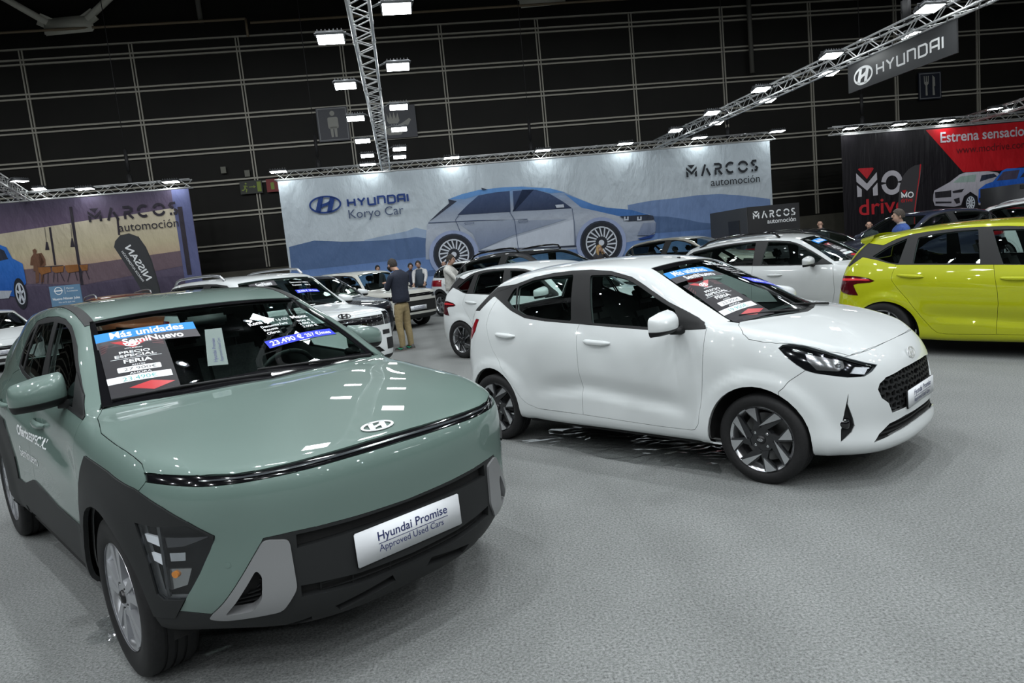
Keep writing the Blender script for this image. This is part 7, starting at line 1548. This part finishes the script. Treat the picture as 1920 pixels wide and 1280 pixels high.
    def cap(z0, back, thick, front, name='hair', yy=1.):
        mb = MB(); vs = []; n, r = 24, 9
        for j in range(r+1):
            for q in range(n):
                a = 2*math.pi*q/n; fr = max(0, math.cos(a)); low = z0*(1-fr)+front*fr; zz = 1-(1-low)*j/r; rad = math.sqrt(max(0, 1-zz*zz))
                vs.append(hc+V(-.010+(.098+thick)*rad*math.cos(a)*(1 if math.cos(a) > 0 else back), (.084+thick)*rad*math.sin(a)*yy, .012+(.122+thick)*zz))
        mb.add(vs, [[j*n+q, (j+1)*n+q, (j+1)*n+(q+1) % n, j*n+(q+1) % n] for j in range(r) for q in range(n)], 0, True); return mb.build(name, hm, t)
    if hairstyle == 'short': cap(-.30, 1.06, .008, .55)
    elif hairstyle == 'shaved': cap(-.25, 1.02, .0015, .66)
    elif hairstyle == 'bald': cap(-.45, 1.04, .004, .97, 'hair') if False else None
    elif hairstyle == 'long':
        cap(-.35, 1.10, .018, .40); lm = MB()
        for y in (-1, 1): lm.tube([hc+V(-.01, .075*y, .05), hc+V(.0, .098*y, -.06), hc+V(.02, .10*y, -.17), hc+V(.035, .09*y, -.27)], [.045*k, .05*k, .045*k, .02*k], 8)
        lm.tube([hc+V(-.07, 0, .04), hc+V(-.10, 0, -.08), hc+V(-.10, 0, -.2), hc+V(-.09, 0, -.28)], [.07*k, .08*k, .075*k, .04*k], 8); lm.build('long_hair', hm, t)
    if beard:
        bm = MB(); vs = []; n = 14
        for j in range(6):
            zz = -.02-.105*j/5; rr = (.088, .092, .09, .082, .066, .03)[j]
            for q in range(n+1): a = -1.75+3.5*q/n; vs.append(hc+V(.006+(rr+.008)*math.cos(a)*1.0, rr*.92*math.sin(a), zz*(1-.25*abs(math.sin(a)))))
        bm.add(vs, [[j*(n+1)+q, j*(n+1)+q+1, (j+1)*(n+1)+q+1, (j+1)*(n+1)+q] for j in range(5) for q in range(n)], 0, True); bm.build('beard', mat('beard_dark', (.02, .016, .013), .8), t)
    # clothes
    tm = mat('cloth_%02x%02x%02x' % tuple(int(c*255) for c in top), top, .85, noise=(45, .25, 3), bump=(18, .35, .02)); lm = mat('legs_%02x%02x%02x' % tuple(int(c*255) for c in legs), legs, .85, noise=(30, .15, 3), bump=(14, .5, .03))
    # torso of the jumper as stacked ovals, sleeves grown from the shoulder
    tb = MB(); n = 20; vs = []; rings = [(.90, .112, .160, 0), (.915, .128, .176, 0), (1.0, .132, .172, 0), (1.12, .128, .168, .004), (1.25, .132, .182, .004), (1.34, .134, .198, .0), (1.405, .120, .200, -.008), (1.445, .096, .165, -.014), (1.475, .076, .105, -.016), (1.495, .062, .070, -.014), (1.505, .054, .058, -.012)]
    for z, rx, ry, x0 in rings:
        for q in range(n): a = 2*math.pi*q/n; vs.append(V(x0+rx*math.copysign(abs(math.cos(a))**.85, math.cos(a)), ry*math.copysign(abs(math.sin(a))**.85, math.sin(a)), z))
    tb.add(vs, [[j*n+q, j*n+(q+1) % n, (j+1)*n+(q+1) % n, (j+1)*n+q] for j in range(len(rings)-1) for q in range(n)]+[list(range(n))[::-1]], 0, True)
    T = {}; TB = []
    for i, s in enumerate('lr'):
        e, w = el[i], hand[i]; T.update({'c'+s: (sh[i]+V(-.005, -(1, -1)[i]*.06, -.035), .060*k), 's'+s: (sh[i]+V(0, 0, -.025), .072*k), 'm'+s: ((sh[i]+e)/2, .062*k), 'e'+s: (e, .056*k), 'f'+s: ((e+w)/2, .048*k), 'w'+s: (w-(w-e).normalized()*.01, .039*k)}); TB += [('c'+s, 's'+s), ('s'+s, 'm'+s), ('m'+s, 'e'+s), ('e'+s, 'f'+s), ('f'+s, 'w'+s)]
    tb.build('sweater', tm, t)
    for s in 'lr':
        ks = [x+s for x in 'csmefw']; skinned('sleeve', {q: T[q] for q in ks}, [b for b in TB if b[0] in ks], tm, t)
    if vest is not None:
        vm = mat('vest_%02x%02x%02x' % tuple(int(c*255) for c in vest), vest, .7); vb = MB(); vb.add([(p[0]*1.06, p[1]*(1.05 if j < 5 else .86), p[2]+.004) for j in range(len(rings)-3) for p in vs[j*n:(j+1)*n]], [[j*n+q, j*n+(q+1) % n, (j+1)*n+(q+1) % n, (j+1)*n+q] for j in range(len(rings)-4) for q in range(n)], 0, True); vb.build('waistcoat', vm, t)
    if collar is not None:
        c = MB(); c.lathe([(.066*k, 0), (.074*k, .02*k), (.062*k, .05*k)], 16, 'z', V(-.012, 0, 1.475)); c.build('collar', mat('collar_%02x' % int(collar[0]*255), collar, .8), t)
    L = {'pelvis': (V(0, 0, .93), (.118*k, .160*k)), 'crotch': (V(0, 0, .86), (.112*k, .150*k))}; LB = [('pelvis', 'crotch')]
    for i, s in enumerate('lr'):
        y = (1, -1)[i]; L.update({'t'+s: (V(.0, .088*y, .77), .098*k), 'm'+s: (V(.012, .098*y, .62), .083*k), 'k'+s: (V(.020, .103*y, .48), .072*k), 'c'+s: (V(-.012, .105*y, .30), .066*k), 'a'+s: (V(-.020, .108*y, .10), .056*k), 'b'+s: (V(-.012, .108*y, .055), .062*k)}); LB += [('crotch', 't'+s), ('t'+s, 'm'+s), ('m'+s, 'k'+s), ('k'+s, 'c'+s), ('c'+s, 'a'+s), ('a'+s, 'b'+s)]
    skinned('trousers', L, LB, lm, t)
    sm = mat('shoe_%02x' % int(shoes[0]*255), shoes, .6)
    for y in (1, -1):
        b = MB(); prof = [(-.085, .030, .035), (-.06, .040, .085), (0, .044, .095), (.06, .044, .075), (.12, .046, .052), (.17, .040, .040), (.195, .022, .030)]; vs = []; n = 10
        for x, w, h in prof:
            for q in range(n+1): a = math.pi*q/n; vs.append(V(x-.01, .108*y+w*math.cos(a), .018+(h-.005)*math.sin(a)**.7))
        b.add(vs, [[j*(n+1)+q, j*(n+1)+q+1, (j+1)*(n+1)+q+1, (j+1)*(n+1)+q] for j in range(len(prof)-1) for q in range(n)]+[list(range(n+1))[::-1], [(len(prof)-1)*(n+1)+q for q in range(n+1)]], 0, True); o = b.build('shoe', sm, t)
        s2 = MB(); s2.prism([(x-.01, .108*y+w) for x, w, h in prof]+[(x-.01, .108*y-w) for x, w, h in prof[::-1]], (1, 0, 0), (0, 1, 0), (0, 0, 0), .0, .022); s2.v = [tuple(c*k for c in p) for p in s2.v]; s2.build('sole', mat('sole_pale', (.22, .20, .18), .7), o)
        if stripe is not None:
            for sd in (-1, 1): r = MB(); r.tube([V(-.055, .108*y+sd*.046, .055), V(-.01, .108*y+sd*.050, .035), V(.05, .108*y+sd*.049, .052), V(.09, .108*y+sd*.045, .068)], [.004, .012*k, .008*k, .002], 6); r.build('shoe_stripe', mat('stripe_green', stripe, .5), o)
    if phone:
        p = MB(); d = (hand[0]-el[0]).normalized(); c = (hand[0]+hand[1])/2+d*.10+Vector((0, 0, .03)); p.box((0, 0, 0), (.012, .075, .155), bev=.006); o = p.build('smartphone', CM['gloss'], None); o.location = (Matrix.Translation(loc) @ Matrix.Rotation(yaw, 4, 'Z')) @ c; o.rotation_euler = (0, -.75, yaw); tag(o, 'dark smartphone held by the man in the navy sweater', 'phone')
    return t
def build_people():
    person('man in navy sweater and khaki trousers standing in the aisle looking at his phone', (-2.02, 13.30, 0), math.radians(142), 1.79, (.010, .014, .028), (.245, .190, .095), (.030, .024, .020), (.40, .24, .17), 'shaved', True, 'phone', (.06, .06, .055), True, head_tilt=.9, stripe=(.02, .35, .18))
    person('dark-haired man in pale grey hoodie between the white hatchback and the black car', (-1.30, 16.6, 0), math.radians(-18), 1.76, (.44, .44, .41), (.03, .035, .05), pose='work', head_tilt=.2)
    person('man in dark waistcoat over white shirt looking down, left of the grey hoodie', (-2.72, 22.5, 0), math.radians(-95), 1.74, (.5, .5, .5), (.03, .03, .04), pose='work', head_tilt=.8, vest=(.03, .045, .065), hair=(.03, .025, .022))
    person('man with dark cropped hair in navy top half hidden beside the man in the waistcoat', (-3.08, 23.0, 0), math.radians(-70), 1.68, (.012, .018, .04), (.03, .03, .04), pose='stand', head_tilt=.5)
    person('person of whom only dark curly hair shows above the cream car roof', (-4.40, 24.4, 0), math.radians(-60), 1.70, (.04, .04, .05), hairstyle='short', hair=(.012, .010, .009))
    person('person with bare scalp seen small below the printed car rear wheel', (-2.1, 24.6, 0), math.radians(-100), 1.64, (.15, .12, .10), hairstyle='bald')
    person('woman with long blond hair and hand at her chin in front of the pale banner', (3.22, 23.8, 0), math.radians(-60), 1.64, (.03, .03, .035), hairstyle='long', hair=(.38, .25, .11), pose='chin')
    person('man in blue jumper seen in profile behind the lime car', (7.02, 12.4, 0), math.radians(172), 1.74, (.022, .060, .22), (.03, .03, .04), hair=(.045, .034, .026), collar=(.35, .35, .35))
    person('bald man seen over the black car right of the black booth', (9.95, 22.0, 0), math.radians(90), 1.74, (.05, .05, .06), hairstyle='bald', hair=(.2, .18, .16))
    person('bald man half hidden behind the navy estate car', (9.72, 18.65, 0), math.radians(-120), 1.58, (.06, .06, .07), hairstyle='bald')
# ------------------------------------------------------------------ put it together
build_hall(); build_rig(); build_banners(); build_stand_things()
build_small(); build_cross()
PW = paint('paint_white', (.60, .63, .63)); PL = paint('paint_lime', (.35, .38, .002), rough=.4, metal=.1); PN = paint('paint_navy', (.010, .013, .020)); PC = paint('paint_cream', (.46, .46, .42)); PB = paint('paint_black', (.008, .009, .011)); PS = paint('paint_silver', (.44, .46, .46), metal=.35); PG = paint('paint_champagne', (.30, .29, .25), metal=.5); PO = paint('paint_copper', (.20, .055, .02), metal=.4); PR = paint('paint_red', (.30, .006, .015)); PD = paint('paint_midnight', (.012, .016, .035))
build_lime(POSE_LIME, PL, 'lime green hatchback at the right edge turned away with black-framed side windows')
build_lime((1.593, 10.092, -.80), PW, 'white hatchback turned away directly behind the nearer white one, red tail lamp at its left')
LAMPB = dict(lamp=[(-.90, .985), (-.66, .985), (-.66, .80), (-.90, .80)], grille=[(.02, .945), (-.655, .945), (-.655, .80), (.02, .80)], lower=[(.02, .50), (-.50, .50), (-.60, .42), (.02, .42)], black=[[(-.60, .72), (-.74, .72), (-.74, .66), (-.60, .66)], [(-.66, .60), (-.84, .60), (-.84, .44), (-.66, .44)], [(.02, .36), (-.95, .36), (-.95, .2), (.02, .2)]], platez=.62)
GP = mat('grille_pattern', (.004, .004, .005), .15, coat=.5); _n = GP.node_tree; _v = _n.nodes.new('ShaderNodeTexVoronoi'); _v.inputs['Scale'].default_value = 26; _c = _n.nodes.new('ShaderNodeTexCoord'); _k = _n.nodes.new('ShaderNodeValToRGB'); _k.color_ramp.elements[0].color = (.16, .165, .17, 1); _k.color_ramp.elements[1].color = (.004, .004, .005, 1); _k.color_ramp.elements[0].position = .10; _k.color_ramp.elements[1].position = .32
_n.links.new(_c.outputs['Object'], _v.inputs['Vector']); _n.links.new(_v.outputs['Distance'], _k.inputs[0]); _n.links.new(_k.outputs[0], _n.nodes['Principled BSDF'].inputs['Base Color'])
suv, suvsh = generic((-2.848, 10.15, -.807), dict(S_BOX, grillemat=GP), PW, 'large white off-road car with patterned black grille behind the green crossover', rails='silver', fl=LAMPB, wheels=('spoke', 7), plate=False)
flat('badge', slanted_h_badge(.20, .075), (.875, 0, .985), (0, 1, 0), Vector((-.75, 0, .66)).normalized(), CM['gloss'], suv, .012, .003)
generic((-3.256, 13.73, -.81), S_CROSS, PN, 'dark navy crossover between the large white car and the cream one', clad=True, fl=dict(mirror=PW))
INS = scaled(S_BOX, .90, .86, .93, archz=.33, arch=(0, -2.53, .38, .38), cabin=(-.27, 1.0, .64))
generic((-2.84, 18.15, -.76), INS, PC, 'small boxy cream car with white plate behind the man in the navy sweater', clad=True, roof=PB if False else None, fl=dict(lamp=[(-.80, .86), (-.50, .86), (-.50, .76), (-.80, .76)], grille=[(.02, .88), (-.50, .88), (-.50, .80), (.02, .80)], lower=[(.02, .70), (-.66, .70), (-.70, .42), (.02, .42)], black=[[(.02, .36), (-.9, .36), (-.9, .15), (.02, .15)]], platez=.52))
generic((.52, 19.29, -.8), S_CROSS, PW, 'white crossover with grey wheel-arch cladding behind the man in the grey hoodie', clad=True)
generic((1.743, 13.25, -.8), scaled(S_CROSS, 1.05, 1.02, 1.07), PB, 'black crossover parked beyond the second white hatchback', rails='gloss')
bay, baysh = generic((5.75, 10.75, -.75), scaled(S_LIME, 1.02, 1., 1.03), PS, 'silver car turned away between the white hatchback and the lime one', rails='gloss')
generic((6.45, 19.3, -.8), scaled(S_CROSS, 1.06, 1.02, 1.05), PG, 'champagne coupe-roofed car below the printed car front wheel')
generic((10.2, 20.0, -.8), scaled(S_SMALL, 1.15, 1.05, 1.02), PB, 'black car just right of the black dealer booth')
generic((8.4, 16.3, -2.86), scaled(S_CROSS, 1.03, 1.02, 1.07), PD, 'dark midnight blue estate car behind the man in the blue jumper')
generic((14.0, 22.3, -2.86), S_CROSS, PR, 'red car of which only the roof shows above the lime car')
generic((15.5, 16.9, -.8), scaled(S_CROSS, 1.05, 1.02, 1.09), PW, 'white car with roof rails at the right edge behind the lime car', rails='silver')
generic((-12.5, 17.2, -.8), scaled(S_SMALL, 1.1, 1.05, 1.0), PW, 'white hatchback with black grille at the left edge', wheels=('spoke', 5))
generic((-8.4, 16.3, -.8), scaled(S_CROSS, 1.0, 1.0, 1.0), PO, 'copper brown car with silver rails of which only the roof shows behind the green crossover', rails='silver')
build_people()
# sheets in the screens of the cars behind
def screen_pack(car, sh, S, who, kind):
    b, h = S['_c']['base'], S['_c']['header']; bx, hx = b[0][0], h[0][0]; hw = h[-1][1]*.85; L = lambda u, v: (bx+(hx-bx)*v-.10*abs(u)**2*(1-v), u*hw*(1.12-.12*v))
    if 'offer' in kind: offer_sheet(car, sh, 'dark offer sheet with blue price bar on windscreen of the '+who, [L(.20, .42), L(.85, .42), L(.80, .88), L(.15, .88)], 'top', [('Descuento', .1, .6, .72, .1, .01), ('Renove', .1, .5, .52, .1, .01), ('2.000 €', .65, .92, .72, .1, .01), ('900 €', .65, .9, .52, .1, .01)], [('25.900 €', .06, .5, .06, .14), ('299 €/mes', .56, .95, .07, .12)])
    if 'blue' in kind: strip_sticker(car, sh, 'blue sticker with white lettering on windscreen of the '+who, [L(-.85, .72), L(-.15, .72), L(-.15, .86), L(-.85, .86)], 'top', 'blue')
    if 'grey' in kind: strip_sticker(car, sh, 'grey sticker with white lettering on windscreen of the '+who, [L(-.85, .74), L(-.15, .74), L(-.15, .90), L(-.85, .90)], 'top', 'grey')
    if 'poster' in kind: price_poster(car, sh, 'price_poster', 'black fair price poster on windscreen of the '+who, [L(-.80, .12), L(-.34, .10), L(-.34, .66), L(-.80, .66)], 'top', '18.900€', '15.400€')
screen_pack(suv, suvsh, suvsh.S, 'large white off-road car', ('offer', 'grey')); screen_pack(bay, baysh, baysh.S, 'silver car', ('blue', 'poster'))
# crumpled clear film left under the tyres
def film(label, loc, sx, sy, rz, seed):
    random.seed(seed); n = 34; m = max(8, int(n*sy/sx)); bm = bmesh.new(); g = []
    for j in range(m+1):
        for i in range(n+1):
            u, v = i/n-.5, j/m-.5; e = 1+.10*math.sin(9*u+seed)+.08*math.sin(13*v+2*seed); g.append(bm.verts.new((u*sx*e, v*sy*e, .004+.008*abs(math.sin(23*u+4*math.sin(9*v)))*random.random()+.010*random.random()**3)))
    for j in range(m):
        for i in range(n): bm.faces.new([g[j*(n+1)+i], g[j*(n+1)+i+1], g[(j+1)*(n+1)+i+1], g[(j+1)*(n+1)+i]])
    me = bpy.data.meshes.new('plastic_film'); bm.to_mesh(me); bm.free(); o = link_mesh('plastic_film', me, None, glass_mat('clear_film', (.93, .94, .94), .12, spec=1.4)); o.location = loc; o.rotation_euler = (0, 0, rz); tag(o, label, 'film')
film('crumpled clear plastic film on the carpet under the white small hatchback', (1.0, 5.5, 0), 1.8, .9, POSE_SMALL[2], 1)
film('crumpled clear plastic film beside the front tyre of the green crossover', (-1.95, 3.25, 0), .42, .34, .3, 2)
